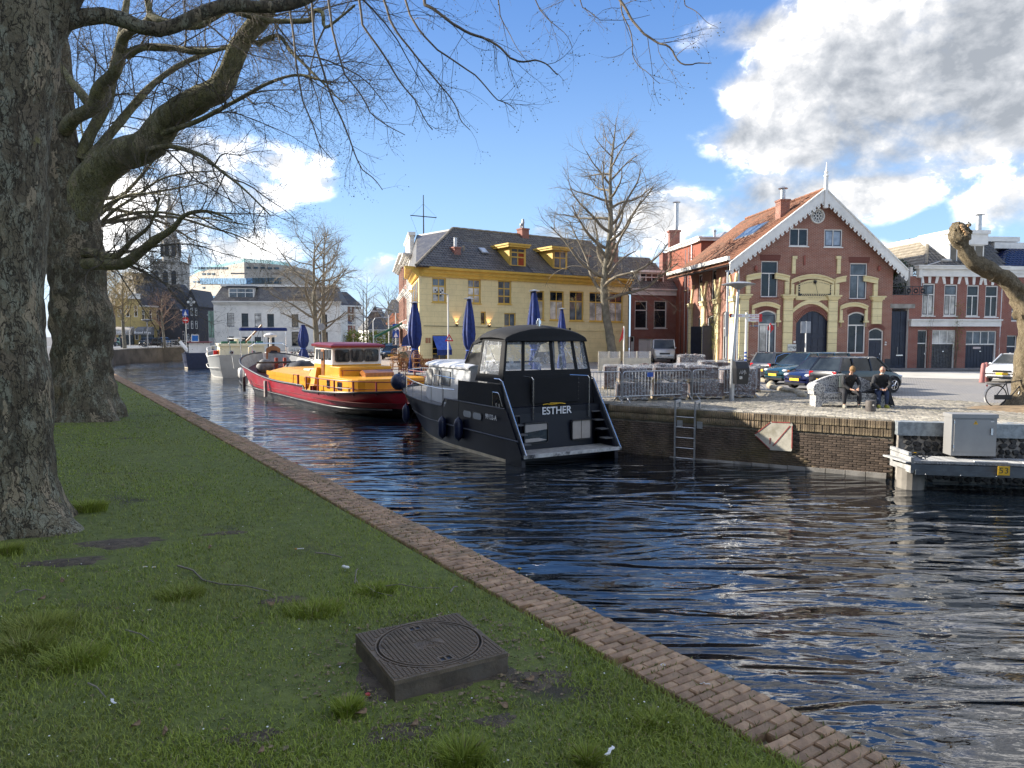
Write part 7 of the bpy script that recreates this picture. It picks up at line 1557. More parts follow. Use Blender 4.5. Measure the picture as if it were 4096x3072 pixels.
def rp_(x,y):return(x,y,za_+.12-(slL*(xa-x)if x<xa else slR*(x-xa)))
xl_,xr_=-.75,W_+.75
roof(gh,[rp_(xl_,12.2),rp_(xl_,yb0+.12),rp_(xa,yb0+.12),rp_(xa,12.2)],m_tiler,.27,.34,230,wmat(fg),thick=.1)
B=MB();B.prism([rp_(xa,yb0+.12),rp_(xr_,yb0+.12),rp_(xr_,12.2),rp_(xa,12.2)],(0,0,-.12));B.build('right_roof',m_tiler,gh)
B=MB();B.tube([(xa,yb0+.1+k*.35,za_+.17+.02*(k%2))for k in range(36)],.12,6);B.build('ridge',m_tiler,gh)
BH=.62
for sg,x_e,nm in((-1,xl_,0),(1,xr_,1)):
 z_e=rp_(x_e,0)[2];B=MB();B.xz([(xa,za_+.16),(x_e,z_e+.04),(x_e,z_e-BH+.12),(xa,za_-BH+.1)],yb0,yb0+.07);B.prism([(xa,yb0-.06,za_+.24),(x_e,yb0-.06,z_e+.12),(x_e,yb0-.06,z_e+.02),(xa,yb0-.06,za_+.14)],(0,.25,0));bb=B.build('bargeboard',m_white,gh)
 n=21
 for k in range(n):
  f_=(k+.5)/n;x_=xa+(x_e-xa)*f_;z_=(za_-BH+.1)+((z_e-BH+.12)-(za_-BH+.1))*f_;B=MB();r=.10
  B.xz([(x_-.17,z_+.16),(x_+.17,z_+.16),(x_+.10,z_-.05),(x_+.045,z_-.10),(x_-.045,z_-.10),(x_-.10,z_-.05)],yb0+.01,yb0+.05)
  for dx,dz in((-.08,-.13),(.08,-.13),(0,-.22)):B.cyl((x_+dx,yb0+.01,z_+dz),(x_+dx,yb0+.05,z_+dz),.062,n=9)
  B.build('scallop',m_white,bb)
B=MB();B.box(xa-.09,xa+.09,yb0-.10,yb0+.1,za_-.95,za_+1.0);B.box(xa-.13,xa+.13,yb0-.13,yb0+.1,za_-1.1,za_-.95);B.lathe([(.16,0),(.16,.08),(.08,.12),(.13,.3),(.05,.42),(.02,.95)],(xa,yb0,za_+1.0),10);B.build('finial',m_white,gh)
B=MB();B.prism([(-.85,-.3,zE-.05),(-.85,12.2,zE-.05),(-.85,12.2,zE+.25),(-.85,-.3,zE+.25)],(.2,0,0));B.prism([(-.85,-.3,zE-.05),(-.85,12.2,zE-.05),(0,12.2,zE-.05),(0,-.3,zE-.05)],(0,0,.05));B.build('gutter',m_white,gh)
B=MB();B.cyl((.05,-.15,0),(.05,-.15,zE),.055,n=7);B.build('downpipe',m_steel,gh)
a=fg.rect('5',860,205,935,350,1.6);chimney(gh,a[0],a[1],1.3,2.1,a[2]-.6,a[3],m_brick,pot=(.17,.75,True))
B=MB();yk=[(2.6,.45),(6.2,.45)];q=[rp_(xa*.42,3.),rp_(xa*.42,6.4),rp_(xa*.62,6.4),rp_(xa*.62,3.)];B.prism([(x_,y_,z_+.06)for x_,y_,z_ in q],(0,0,.07));s_=B.build('skylight',m_zinc,gh);B=MB();B.prism([(x_*.98+.05,y_+(.12 if y_<4 else-.12),z_+.135)for x_,y_,z_ in q],(0,0,.006));B.build('pane',m_glassl,s_)
def creeper(name,lab,base,w,h,n,seed,par=None,up=True,dens=8):
 t=thing(name,lab,'plant',base);rg_=random.Random(seed);B=MB();V=[];F=[]
 for k in range(n):
  pts=[Vector((rg_.uniform(-.15,.15),0,0))];d=Vector((rg_.uniform(-.4,.4)*w,-.02,1))
  for j in range(10):d=(d+Vector((rg_.uniform(-.6,.6)*w,rg_.uniform(-.05,.05),.25))).normalized();pts.append(pts[-1]+d*h/10)
  B.tube(pts,[.018*(1-j/12)for j in range(11)],4)
  for p_ in pts[3:]:
   for _ in range(dens):q=p_+Vector((rg_.gauss(0,.16),rg_.gauss(0,.05)-.03,rg_.gauss(0,.16)));a=rv(rg_)*.05;b=rv(rg_)*.05;o=len(V);V+=[tuple(q-a),tuple(q+b),tuple(q+a)];F.append((o,o+1,o+2))
 B.build('stems',m_twig,t);npmesh('leaves',V,F,mat('spring_leaf',(.17,.20,.04),.7,var=.4,scale=9),t);return t
c_=fs_.world(fs_.W*.66,-.25,0);t=creeper('climbing_plant','climbing plant with fresh yellowish leaves on the side wall of the gabled house',c_,.7,5.2,9,3);t.rotation_euler.z=fs_.rz
# ---------------------------------------------------------------- passage with tall blue 
fr=Fac((26.55,49.8),(39.0,51.2));R6=lambda*w:fr.rect('6',*w)
gp=thing('passage_gate','tall blue plank double gate under a brick wall between the houses','gate',fr.P0,fr.rz);g=R6(545,795,722,1320);top=fr.z('6',640,685)[1]
wl_=wall(gp,-.3,fr.z('6',727,0)[0],0,top,[(g[0],g[1],0,g[3])],m_brick2,.4);B=MB();B.box(g[0]-.15,g[1]+.1,-.06,.1,g[3],g[3]+.3);B.build('lintel',m_concrete,gp)
n=16
for k in range(n):B=MB();w=(g[1]-g[0]-.1)/n;x_=g[0]+.05+w*k+(.02 if k>=n/2 else 0);B.box(x_+.008,x_+w-.008,.2+.008*(k%2),.25,.06,g[3]-.2-.0);B.build('plank',m_navyp,gp)
B=MB();z_=fr.z('6',0,983)[1];B.box(g[0],g[1],.195,.2,z_-.03,z_+.03);B.box(g[0],g[1],.19,.26,.06,.25);B.build('rails',m_navyp,gp)
B=MB();z_=fr.z('6',0,1187)[1];x_=(g[0]+g[1])/2;B.box(x_-.25,x_+.25,.15,.19,z_-.04,z_+.04);B.cyl((x_-.18,.15,z_),(x_-.18,.15,z_+.6),.02,n=6);B.build('latch',m_chrome,gp)
B=MB();
for k in range(5):
 cx=.15+.52*k;cz=top+.3
 for q in range(4):B.tube([(cx+.2*cos(a*pi/5)*(.5+.12*q),0,cz+.2*sin(a*pi/5)*(.5+.12*q))for a in range(10)],.016,4,closed=True)
 B.box(cx+.24,cx+.28,-.02,.02,top,top+.62);
B.box(-.1,2.7,-.02,.02,top+.58,top+.62);B.box(-.1,2.7,-.02,.02,top+.02,top+.06);B.build('iron_railing',m_dark,gp)
def bush(name,lab,loc,r,n,mt,seed,cat='bush',leaf=.07):
 rs_=np.random.RandomState(seed);u=rs_.normal(size=(n,3));u/=np.linalg.norm(u,axis=1)[:,None];rad=rs_.uniform(.55,1.02,n)**.5
 lump=1+.25*np.sin(u[:,0]*5+seed)+.2*np.sin(u[:,2]*6+u[:,1]*4);c=u*rad[:,None]*np.array(r)*lump[:,None];a=rs_.normal(size=(n,3));a/=np.linalg.norm(a,axis=1)[:,None];b=np.cross(a,rs_.normal(size=(n,3)));b/=np.linalg.norm(b,axis=1)[:,None];s_=leaf*rs_.uniform(.6,1.4,(n,1))
 V=np.stack([c-a*s_,c+b*s_*.6,c+a*s_,c-b*s_*.6],1).reshape(-1,3);F=np.arange(4*n).reshape(-1,4);o=npmesh(name,V,F,mt);o.location=loc;tag(o,lab,cat);return o
m_ivy=mat('ivy_leaf',(.035,.065,.022),.5,var=.5,scale=6)
bush('ivy_bush','dark green ivy bush above the ornate iron railing',fr.world(1.3,.9,top+1.3),(1.6,.6,1.2),2600,m_ivy,3)
# ---------------------------------------------------------------- brick house with four w
rh=thing('terraced_house','red brick house with four tall windows over two plank garage doors and grey mansard roof','house',fr.world(0,0,0),fr.rz)
xA=fr.z('6',727,0)[0];xB=fr.z('6',1497,0)[0];zt=fr.z('6',790,530)[1];zt2=fr.z('6',790,440)[1]
ups=[R6(808,590,912,857),R6(988,597,1098,858),R6(1175,603,1278,862),R6(1328,607,1435,868)];d1=R6(765,975,850,1315);g1=R6(885,975,1080,1315);g2=R6(1165,982,1420,1315)
d1,g1,g2=[(a,b,0.02,d)for a,b,c,d in(d1,g1,g2)]
wall(rh,xA,xB,0,zt,ups+[d1,g1,g2],m_brick2,.15)
m_black2=mat('sash_dark',(.03,.032,.04),.4)
for k,o in enumerate(ups):
 window(rh,*o,fw=.08,tr=(.66,),mu=(.5,),sash=m_black2,pane=[m_glassl,m_glassl,m_glass,m_glass][k],paneb=[m_curt,m_curt,m_glass,m_glass][k],sill=True,y=.06)
 for x_ in(o[0]-.02,(o[0]+o[1])/2,o[1]+.02):
  t_=0 if abs(x_-(o[0]+o[1])/2)<.1 else(-1 if x_<(o[0]+o[1])/2 else 1);B=MB();z0=o[3]+.03;h_=.52 if t_ else .66;B.xz([(x_-.09,z0),(x_+.09,z0),(x_+.12+.12*t_,z0+h_),(x_-.12+.12*t_,z0+h_)],-.04,0);B.build('keystone',m_white,rh)
 B=MB();B.xz([(o[0]+.07,o[3]+.03),(o[1]-.07,o[3]+.03),(o[1],o[3]+.5),(o[0],o[3]+.5)],-.015,0);B.build('flat_arch',m_arch,rh)
door(rh,*d1,m_dark,fan=.9)
for k,g_ in enumerate((g1,g2)):
 window(rh,g_[0],g_[1],g_[3]-.98,g_[3],fw=.07,mu=(.33,.67)if k==0 else(.25,.5,.75),pane=m_curt if k==0 else m_glassl,name='garage_light',y=.08);t_=bpy.data.objects.new('garage_door',None);COL.objects.link(t_);t_.parent=rh
 n=14 if k==0 else 18
 for i in range(n):B=MB();w=(g_[1]-g_[0]-.14)/n;x_=g_[0]+.02+w*i;B.box(x_+.006,x_+w-.006,.14+.012*(i%2),.2,.05,g_[3]-1.0);B.build('plank',mat('weathered_plank',(.060,.062,.068),.6,var=.5,scale=9,dirt=(.14,.13,.11),dirtamt=.5,dscale=4)if k==0 else m_navyp,t_)
 B=MB();B.box(g_[1]-.12,g_[1]+.0,.06,.2,.02,g_[3]-.98);B.build('door_frame',m_white,t_)
 B=MB();B.box((g_[0]+g_[1])/2-.02,(g_[0]+g_[1])/2+.1,.10,.14,1.2,1.26);B.build('handle',m_chrome,t_)
a=R6(1238,1115,1302,1132);B=MB();B.box(a[0],a[1],.115,.13,a[2],a[3]);B.build('small_sign',mat('pale_pink_sign',(.6,.5,.48),.5),rh)
z0,z1=fr.z('6',800,945)[1],fr.z('6',800,885)[1];B=MB();B.box(xA+.05,fr.z('6',1485,0)[0],-.22,0,z0,z1-.1);B.box(xA,fr.z('6',1490,0)[0],-.32,0,z1-.1,z1);B.build('fascia',m_white,rh)
B=MB();x0=fr.z('6',780,0)[0];B.box(x0,xB+.2,-.18,.0,zt,zt2-.25);B.box(x0-.15,xB+.2,-.42,.05,zt2-.25,zt2-.08);B.box(x0-.22,xB+.2,-.5,.05,zt2-.08,zt2);B.box(x0-.02,x0+.22,-.3,0,zt-.1,zt2-.2);B.build('cornice',m_white,rh)
RD=2.3;zr=fr.z('6',850,232,RD)[1];xl=fr.z('6',850,232,RD)[0];zl2=fr.z('6',820,430,-.3)[1]
xr=fr.z('6',1300,250,RD)[0];xe=fr.z('6',1480,440,0)[0]
roof(rh,[(fr.z('6',820,430)[0],-.2,zt2),(xe,-.2,zt2),(xr+.6,RD,zr),(xl,RD,zr)],mat('charcoal_tile',(.075,.075,.075),.5,var=.35,scale=5,perobj=.2),.30,.34,110,wmat(fr),thick=.1)
fq=fr.z('6',548,515,9.5);roof(rh,[(fr.z('6',820,430)[0]-.1,9.8,zt2-.1),(fr.z('6',820,430)[0]-.1,-.2,zt2-.02),(xl,RD,zr),(xl,9.8,zr)],m_tileg,.30,.34,190,wmat(fr),thick=.1)
B=MB();B.tube([(fr.z('6',820,430)[0]+(xl-fr.z('6',820,430)[0])*k/10,-.2+(RD+.2)*k/10,zt2+(zr-zt2)*k/10+.08)for k in range(11)],.12,6);B.build('hip_tiles',m_tileg,rh)
B=MB();B.box(fr.z('6',820,430)[0]-.25,fr.z('6',820,430)[0]-.1,-.2,9.8,zt2-.35,zt2-.1);B.box(xA-.0,xA+.2,.01,10,0,zt2-.1);B.box(xl-.05,xr+3,RD-.1,9.8,zr,zr+.35);B.build('eaves',m_white,rh)
a=fr.rect('6',1015,270,1285,440,.4);B=MB();B.box(a[0]-.0,a[1]+.2,.3,RD+.6,zt2,a[3]);B.prism([(a[0],.3,zt2),(a[0]-.9,RD,zr),(a[0]-.9,RD,zr+.3),(a[0],.3,a[3]+.6)],(.1,0,0));dd=B.build('dormer',m_white,rh)
B=MB();B.box(a[0]-.1,a[1]+.3,.05,RD+1,a[3],a[3]+.75);B.box(a[0]-.2,a[1]+.4,-.05,RD+1,a[3]+.75,a[3]+1.0);B.build('dormer_roof',m_white,dd)
window(dd,a[0]+.02,(a[0]+a[1])/2-.1,a[2],a[3],fw=.08,mu=(.5,),pane=mat('blind_glass',(.16,.13,.09),.25,var=.2),fm=m_white,y=.22,name='dormer_window');window(dd,(a[0]+a[1])/2,a[1]+.15,a[2],a[3],fw=.08,mu=(.5,),pane=mat('blind_glass',(0,0,0)),y=.22,name='dormer_window')
a=fr.rect('6',1250,195,1325,240,3.5);chimney(rh,a[0],a[1],3.3,4.1,zr,a[3]+.1,m_brick2,pot=(.2,1.5,False));B=MB();x_=(a[0]+a[1])/2;B.lathe([(.36,1.5),(.38,1.55),(.1,1.6)],(x_,3.7,a[3]+.1),12);B.build('flue_cap',m_steel,rh)
for i,u_ in enumerate((590,680,770)):
 a=fr.z('6',u_,262-22*i,6.-1.2*i);B=MB();B.prism([(a[0]-.0,6-1.2*i,a[1]-.35),(a[0]+2.0,6-1.2*i,a[1]-.35),(a[0]+2.0,7-1.2*i,a[1]+.12),(a[0],7-1.2*i,a[1]+.12)],(0,0,.05));tag(B.build('solar_panel',m_glass,None,loc=fr.P0,rz=fr.rz),['lowest and leftmost solar panel on the flat roof','middle solar panel of the three on the flat roof','right-hand solar panel of the three on the flat roof'][i],'solar panel','solar panels on the roof')
t=creeper('climbing_rose','bare climber growing between the garage doors up to the white fascia',fr.world(fr.z('6',1110,0)[0],-.2,0),.25,4.4,7,5,dens=5);t.rotation_euler.z=fr.rz
t=creeper('climbing_rose','thin leafless climber beside the narrow dark door',fr.world(fr.z('6',875,0)[0],-.2,0),.25,4.4,4,6,dens=2);t.rotation_euler.z=fr.rz
a=fr.z('6',783,610);st=thing('wall_street_light','gooseneck street light fixed to the corner of the brick house','street light',fr.world(a[0],-.2,a[1]),fr.rz);B=MB();B.tube([(0,0,0),(0,0,1.0),(.1,-.1,1.35),(.9,-.6,1.65)],.04,6);B.build('arm',m_steel,st);B=MB();B.ball((1.2,-.8,1.7),(.42,.14,.10),10,6);B.build('lamp_head',mat('lamp_grey',(.45,.45,.43),.4),st,smooth=60)
# ---------------------------------------------------------------- next house with blue ro
nh=thing('blue_roof_house','red brick house with shiny blue tiled roof at the right edge','house',fr.P0,fr.rz);W3=19.
o1=R6(1550,660,1650,905);o2=R6(1505,1020,1592,1300);o1=(o1[0],o1[0]+1.35,o1[2],o1[3]);wall(nh,xB+.02,W3,0,zt,[o1,(o2[0],o2[1],0,o2[3]),(o2[1]+1.2,o2[1]+2.4,1.0,2.8),(o2[1]+1.2,o2[1]+2.4,4.2,6.3)],m_brick2,.15)
window(nh,*o1,fw=.09,tr=(.35,.68),pane=m_glassl);door(nh,o2[0],o2[1],0,o2[3],m_navyp,fan=.75);window(nh,o2[1]+1.2,o2[1]+2.4,1.0,2.8);window(nh,o2[1]+1.2,o2[1]+2.4,4.2,6.3)
cornice(nh,xB+.1,W3,zt,zt2,m_white,.3);a=fr.z('6',1520,300,RD)
roof(nh,[(xB+.1,-.2,zt2),(W3,-.2,zt2),(W3,RD,a[1]),(a[0],RD,a[1])],m_tileb,.30,.36,120,wmat(fr),thick=.1);roof(nh,[(xe-.1,7,zt2-.1),(xB+.1,-.2,zt2),(a[0],RD,a[1]),(a[0],7,a[1])],m_tileb,.30,.36,60,wmat(fr),thick=.1)
B=MB();B.box(a[0]-1.2,W3,RD-.1,9,a[1],a[1]+.45);B.build('parapet',m_white,nh)
# ---------------------------------------------------------------- white house across the 
p0=D(861,1400,112);p1=D(1364,1400,114);fw_=Fac((p0.x,112),(p1.x,114));wh=thing('white_house','long white two-storey house with black mansard roof behind the moored boats','house',fw_.P0,fw_.rz);W_=fw_.W
zc_=fw_.z('2',350,655)[1];ops=[fw_.rect('2',*w)for w in((432,730,490,840),(552,733,608,843),(661,735,716,843),(765,738,821,845),(968,740,1024,846),(1204,742,1262,848),(435,925,490,1005),(556,927,612,1010),(661,928,716,1010),(768,930,826,1010),(968,885,1030,1003),(1204,888,1268,1003))]
wall(wh,0,W_,0,zc_,ops,m_offw,.15)
for k,o in enumerate(ops):window(wh,*o,fm=m_dark,fw=.07,tr=(.72 if k>5 else .85,),pane=m_curt if k in(0,2)else m_glass,sill=m_zinc)
cornice(wh,0,W_,zc_-.1,zc_+.45,m_offw,.5);B=MB();B.prism([(0,.01,0),(0,9,0),(0,9,zc_),(0,.01,zc_)],(.15,0,0));B.box(W_-.15,W_,.01,9,0,zc_);B.box(-.05,.5,-.08,0,0,zc_);B.build('side_walls',m_offw,wh)
zt=fw_.z('2',390,510,2.)[1];xl=fw_.z('2',390,510,2.)[0];xr=fw_.z('2',1330,560,2.)[0];roof(wh,[(-.2,-.3,zc_+.45),(W_+.2,-.3,zc_+.45),(xr,2,zt),(xl,2,zt)],m_tiled,.4,.45,10,wmat(fw_),tiles=False);B=MB();B.prism([(-.2,-.3,zc_+.45),(xl,2,zt),(xl,7,zt),(-.2,9,zc_+.45)],(0,0,-.1));B.prism([(W_+.2,-.3,zc_+.45),(xr,2,zt),(xr,7,zt),(W_+.2,9,zc_+.45)],(0,0,-.1));B.build('side_roof',m_slate,wh);B=MB();B.box(xl-.2,xr+.2,1.8,7,zt,zt+.35);B.build('flat_roof',m_offw,wh)
a=fw_.rect('2',445,520,657,650,.4);B=MB();B.box(a[0],a[1],.4,4,a[2],a[3]);dd=B.build('dormer',m_offw,wh);window(dd,a[0]+.05,a[1]-.05,a[2]+.05,a[3]-.1,fm=m_offw,fw=.12,mu=(.33,.66),muup=(.33,.66),tr=(.72,),y=.32,name='dormer_window',pane=m_glassl);B=MB();B.box(a[0]-.3,a[1]+.3,.1,4.2,a[3],a[3]+.25);B.build('dormer_roof',m_dark,dd)
roof(wh,[(fw_.z('2',900,0)[0],-.35,zc_+.46),(fw_.z('2',1330,0)[0],-.35,zc_+.46),(fw_.z('2',1130,500)[0],2.6,fw_.z('2',1130,510,2.6)[1]),(fw_.z('2',990,500)[0],2.6,fw_.z('2',1130,510,2.6)[1])],mat('brown_tile_roof',(.13,.10,.07),.8,var=.35,scale=4),.35,.42,120,wmat(fw_))
# ---------------------------------------------------------------- curved limestone museum
m_lime=brickmat('limestone',(.50,.45,.38),(.45,.40,.335),(.33,.30,.25),bw=3.2,bh=.9,ms=.06,stain=(.36,.31,.25),samt=.3,bumpd=.02)
mu=thing('museum','huge pale limestone building with slanted glass bands and a glass roof parapet','building',(0,0,0));Yk=245
plan=[(767,275),(800,256),(985,222),(1080,226),(1170,234),(1230,244),(1262,256),(1262,330),(767,330)];zt=D(985,1054,226).z;Pp=[]
for k,(u,Y)in enumerate(plan):Pp.append(D(u,1400,Y))
B=MB();B.loft([[(q.x,q.y,1.5)for q in Pp],[(q.x,q.y,zt)for q in Pp]]);mo=B.build('body',m_lime,mu)
def mface(i,u0,v0,u1,v1,mt,out=.25,name='window',skew=0.):
 a,b=Pp[i],Pp[i+1];f_=Fac((a.x,a.y),(b.x,b.y),1.5);p=[f_.loc(u0+skew*0,v0),f_.loc(u1+skew*0,v0),f_.loc(u1+skew,v1),f_.loc(u0+skew,v1)];B=MB();B.prism([f_.world(x_,-out,z_)for x_,z_ in reversed(p)],f_.n*out*1.05);return B.build(name,mt,mu)
m_mg=glassmat('museum_glass',(.10,.20,.32),.06);m_mg2=glassmat('dark_museum_glass',(.03,.05,.07),.06)
for x_ in(150,182,220,248,282,314,348,382,415):mface(1 if x_>215 else 0,700+x_/2.074,1068,700+(x_+26)/2.074,1076,m_mg2)
for x_ in(228,268,308):mface(1,700+x_/2.074,1092,700+(x_+26)/2.074,1099,m_mg2)
for x_ in(592,650,708):mface(2,700+x_/2.074,1067,700+(x_+36)/2.074,1075,m_mg2,skew=1)
for x_ in(766,822):mface(3,700+x_/2.074,1069,700+(x_+36)/2.074,1077,m_mg2,skew=1)
for(x_,y_)in((153,463),(182,463),(233,512)):mface(0 if x_<215 else 1,700+x_/2.074,900+y_/2.074,700+(x_+18)/2.074,907+y_/2.074,m_mg2)
for k in range(20):
 x_=212+21.5*k;mface(1 if k<18 else 2,700+x_/2.074,1113,700+(x_+20)/2.074,1136-(0 if k<19 else 3),m_mg,.35,skew=1)
for k in range(9):x_=640+26*k;mface(2 if k<5 else 3,700+x_/2.074,1112,700+(x_+24)/2.074,1135,m_mg2,.35,skew=3)
for k in range(9):x_=400+26*k;mface(1 if k<6 else 2,700+x_/2.074,1136,700+(x_+24)/2.074,1143,m_mg,.3)
for k in range(5):x_=285+16*k;mface(1,700+x_/2.074,1183,700+(x_+14)/2.074,1207,m_mg,.3)
mface(2,923,1091,990,1097,mat('shaded_limestone',(.30,.27,.23),.8),.05,'recess_shade');mface(3,1084,1092,1166,1098,mat('shaded_limestone',(0,0,0)),.05,'recess_shade')  # flat sheets of darkened limestone, the shade of recesses put into the colour
gp_=newmat('parapet_glass');gp_[2].inputs['Base Color'].default_value=(.35,.65,.62,1);gp_[2].inputs['Alpha'].default_value=.55;gp_[2].inputs['Roughness'].default_value=.1
for i in range(0,4):
 a,b=Pp[i],Pp[i+1];f_=Fac((a.x,a.y),(b.x,b.y),zt);n=max(1,int(f_.W/3.2))
 for k in range(n):
  if i==0 and k<n/2:continue
  B=MB();B.box(f_.W*k/n+.05,f_.W*(k+1)/n-.05,.3,.4,0,1.15);o=B.build('parapet_pane',gp_[0],mu);o.location=f_.P0;o.rotation_euler.z=f_.rz
for i,(u_,v_)in enumerate(((957,1046),(962,1046),(969,1046),(1090,1052))):q=D(u_,v_,236);B=MB();B.loft([[(-.2,-.12,0),(.2,-.12,0),(.2,.12,0),(-.2,.12,0)],[(-.25,-.14,1.35),(.25,-.14,1.35),(.25,.14,1.35),(-.25,.14,1.35)],[(-.08,-.06,1.45),(.08,-.06,1.45),(.08,.06,1.45),(-.08,.06,1.45)]]);B.ball((0,0,1.6),.15,6,5);tag(B.build('person',m_dark,None,loc=(q.x,236,zt+.0)),['leftmost tiny figure standing on the museum roof','tiny figure second from left on the museum roof','tiny figure third from left on the museum roof','tiny figure alone further right on the museum roof'][i],'person')
# ---------------------------------------------------------------- church tower
ct=thing('church_tower','tall grey gothic church tower with octagonal upper stage and spire','tower',D(693,1300,400).xyz);ct.location.z=1.5;m_tw=mat('hazed_tower_stone',(.50,.47,.42),.85,var=.25,scale=.25,dirt=(.10,.09,.085),dirtamt=.6,dscale=.15)  # stone colour paled to stand in for distance haze
kx=400/FPX;H0=D(693,1050,400).z-1.5;H1=D(693,962,400).z-1.5;hw=50*kx
B=MB();B.box(-hw,hw,-hw,hw,0,H0);B.build('shaft',m_tw,ct)
B=MB()
for x_ in(-hw,-hw*.36,hw*.36,hw):B.box(x_-.8,x_+.8,-hw-1,-hw,0,H0+1)
for z_ in(H0*.42,H0*.66,H0):B.box(-hw-1.2,hw+1.2,-hw-1.2,hw+1.2,z_-.5,z_)
for x_ in(-hw,hw):B.lathe([(1.1,H0),(1.1,H0+2.2),(.1,H0+6)],(x_,-hw,0),6);B.lathe([(1.1,H0),(1.1,H0+2.2),(.1,H0+6)],(x_,hw,0),6)
for k in range(9):B.box(-hw+k*hw/4-.3,-hw+k*hw/4+.3,-hw-1.1,-hw-.8,H0,H0+1.3)
B.build('buttresses',m_tw,ct)
for x_ in(-hw*.68,0,hw*.68):
 for z_,h_ in((H0*.24,5.5),(H0*.46,6),(H0*.70,8)):B=MB();B.xz(oploop(x_-1.3,x_+1.3,z_,z_+h_,1.6),-hw-.25,-hw);B.build('louvre_opening',m_dark,ct)
B=MB();q=hw*.30;B.box(-hw*.62,-hw*.62+3.6,-hw-1.3,-hw-1.1,H0*.60,H0*.60+3.6);B.build('sundial_board',m_offw,ct)
B=MB();r=33*kx;B.lathe([(r,H0),(r,H1),(r*1.12,H1),(r*1.12,H1+.8),(r*.72,H1+.8),(r*.66,H1+7),(r*.8,H1+7.2),(r*.5,H1+9.5),(r*.42,H1+14),(r*.5,H1+14.4),(r*.28,H1+17.5),(r*.2,H1+21),(r*.05,H1+27)],(0,0,0),8,a0=pi/8,a1=2*pi+pi/8);B.build('upper_stage',m_tw,ct)
for k in range(8):a=2*pi*k/8;B=MB();B.box(r*.93*cos(a)-.9,r*.93*cos(a)+.9,r*.93*sin(a)-.9,r*.93*sin(a)+.9,H0+3,H1-2);B.build('upper_opening',m_dark,ct)
# ---------------------------------------------------------------- houses on the far left 
g_=2.15;m_yw=brickmat('ochre_render',(.50,.38,.15),(.47,.36,.14),(.42,.32,.13),bw=3,bh=1.2,ms=.01,stain=(.34,.26,.12),samt=.3);m_gable=brickmat('grey_painted_brick',(.055,.057,.065),(.045,.047,.055),(.04,.04,.045))
t,f,W2,H2=farhouse('corner_house','ochre corner house with white cornice and shop awnings on the far left quay',467,565,146,148,g_,1196,m_yw,m_slate,2,3,flat=True,winh=.5,winw=.45)
B=MB();B.box(-.3,W2+.2,-.5,.0,H2,H2+.9);B.box(-.4,W2+.3,-.7,0,H2+.9,H2+1.1);B.build('cornice',m_white,t)
t,f,W2,H2=farhouse('yellow_shop_house','long ochre house with big black roof and shops on the far left quay',564,730,148,157,g_,1225,m_yw,m_slate,2,6,ridge=7.2,depth=12,winh=.55,winw=.34)
for k,(u0,u1,lb)in enumerate(((467,543,'wide pale shop awning under the ochre corner house'),(556,622,'grey rounded shop awning on the long ochre house'))):
 a=D(u0,1330,145);b_=D(u1,1330,145.5);B=MB();w_=b_.x-a.x;zt=D(u0,1307,145).z;zb=D(u0,1334,145).z;n=6;pr=[(0,zt)]+[(-1.6*sin(q*pi/2/n)-.0,zb+(zt-zb)*cos(q*pi/2/n))for q in range(1,n+1)]+[(-1.6,zb-.3),(0,zb-.3)]
 B.prism([(0,y_,z_)for y_,z_ in pr],(w_,0,0));aw=tag(B.build('shop_awning',mat('awning_stripe',(.42,.38,.33)if k==0 else(.14,.14,.14),.8,var=.3,scale=1.5)if k==0 else mat('awning_grey',(.15,.15,.15),.8),None,loc=(a.x,145,0)),lb,'awning')
 textobj('Brood Huys' if k else 'Winkel',.7,m_signw,aw,Matrix.Translation((w_/2,-1.62,(zt+zb)/2-.5))@Matrix.Rotation(pi/2-.3,4,'X'),'lettering',.01)
 q=MB();q.box(.3,w_-.3,.1,.4,g_,zb-.3);q.build('shop_window',m_glass,aw)
t,f,W2,H2=farhouse('dark_gabled_house','tall dark grey painted house with white windows and clipped gable on the far quay',745,797,150,150,g_,1222,m_gable,m_slate,3,3,ridge=3.4,depth=10,gable=True,winh=.6,winw=.55)
B=MB();B.xz([(W2*.1,H2),(W2*.9,H2),(W2*.68,H2+2.4),(W2*.32,H2+2.4)],-.1,.02);B.build('gable_top',m_gable,t);window(t,W2*.42,W2*.58,H2-.1,H2+1.6,y=-.16,fw=.08)
for x_ in(.28,.72):B=MB();B.cyl((W2*x_,-.15,H2+.7),(W2*x_,0,H2+.7),.28,n=12);B.build('oculus',m_offw,t)
farhouse('dark_side_house','black rendered side building with small skylights left of the dark gabled house',728,746,149,150,g_,1238,m_gable,m_slate,2,1,ridge=2.8)
farhouse('brown_house','narrow brown brick house with white window heads beside the glass stair hall',797,835,152,155,g_,1258,m_brick2,m_slate,3,2,ridge=6.5,depth=12)
t=thing('glass_hall','greenish glass stair hall between the brown and the white house','building',D(836,1400,130).xyz);t.location.z=g_
for k in range(3):B=MB();B.box(.05+k*.55,.5+k*.55,0,.1,1.5,D(836,1245,130).z-g_);B.build('glass_pane',glassmat('green_glass',(.12,.20,.16),.1),t)
B=MB();B.box(-.05,1.75,.12,3,0,D(836,1243,130).z-g_);B.build('core',m_zinc,t)
farhouse('pale_brick_shop','mauve brick house mostly hidden behind the plane trunk on the far left',400,466,146,146,g_,1230,mat('mauve_brick',(.24,.17,.16),.85,var=.15),m_slate,2,2,flat=True)
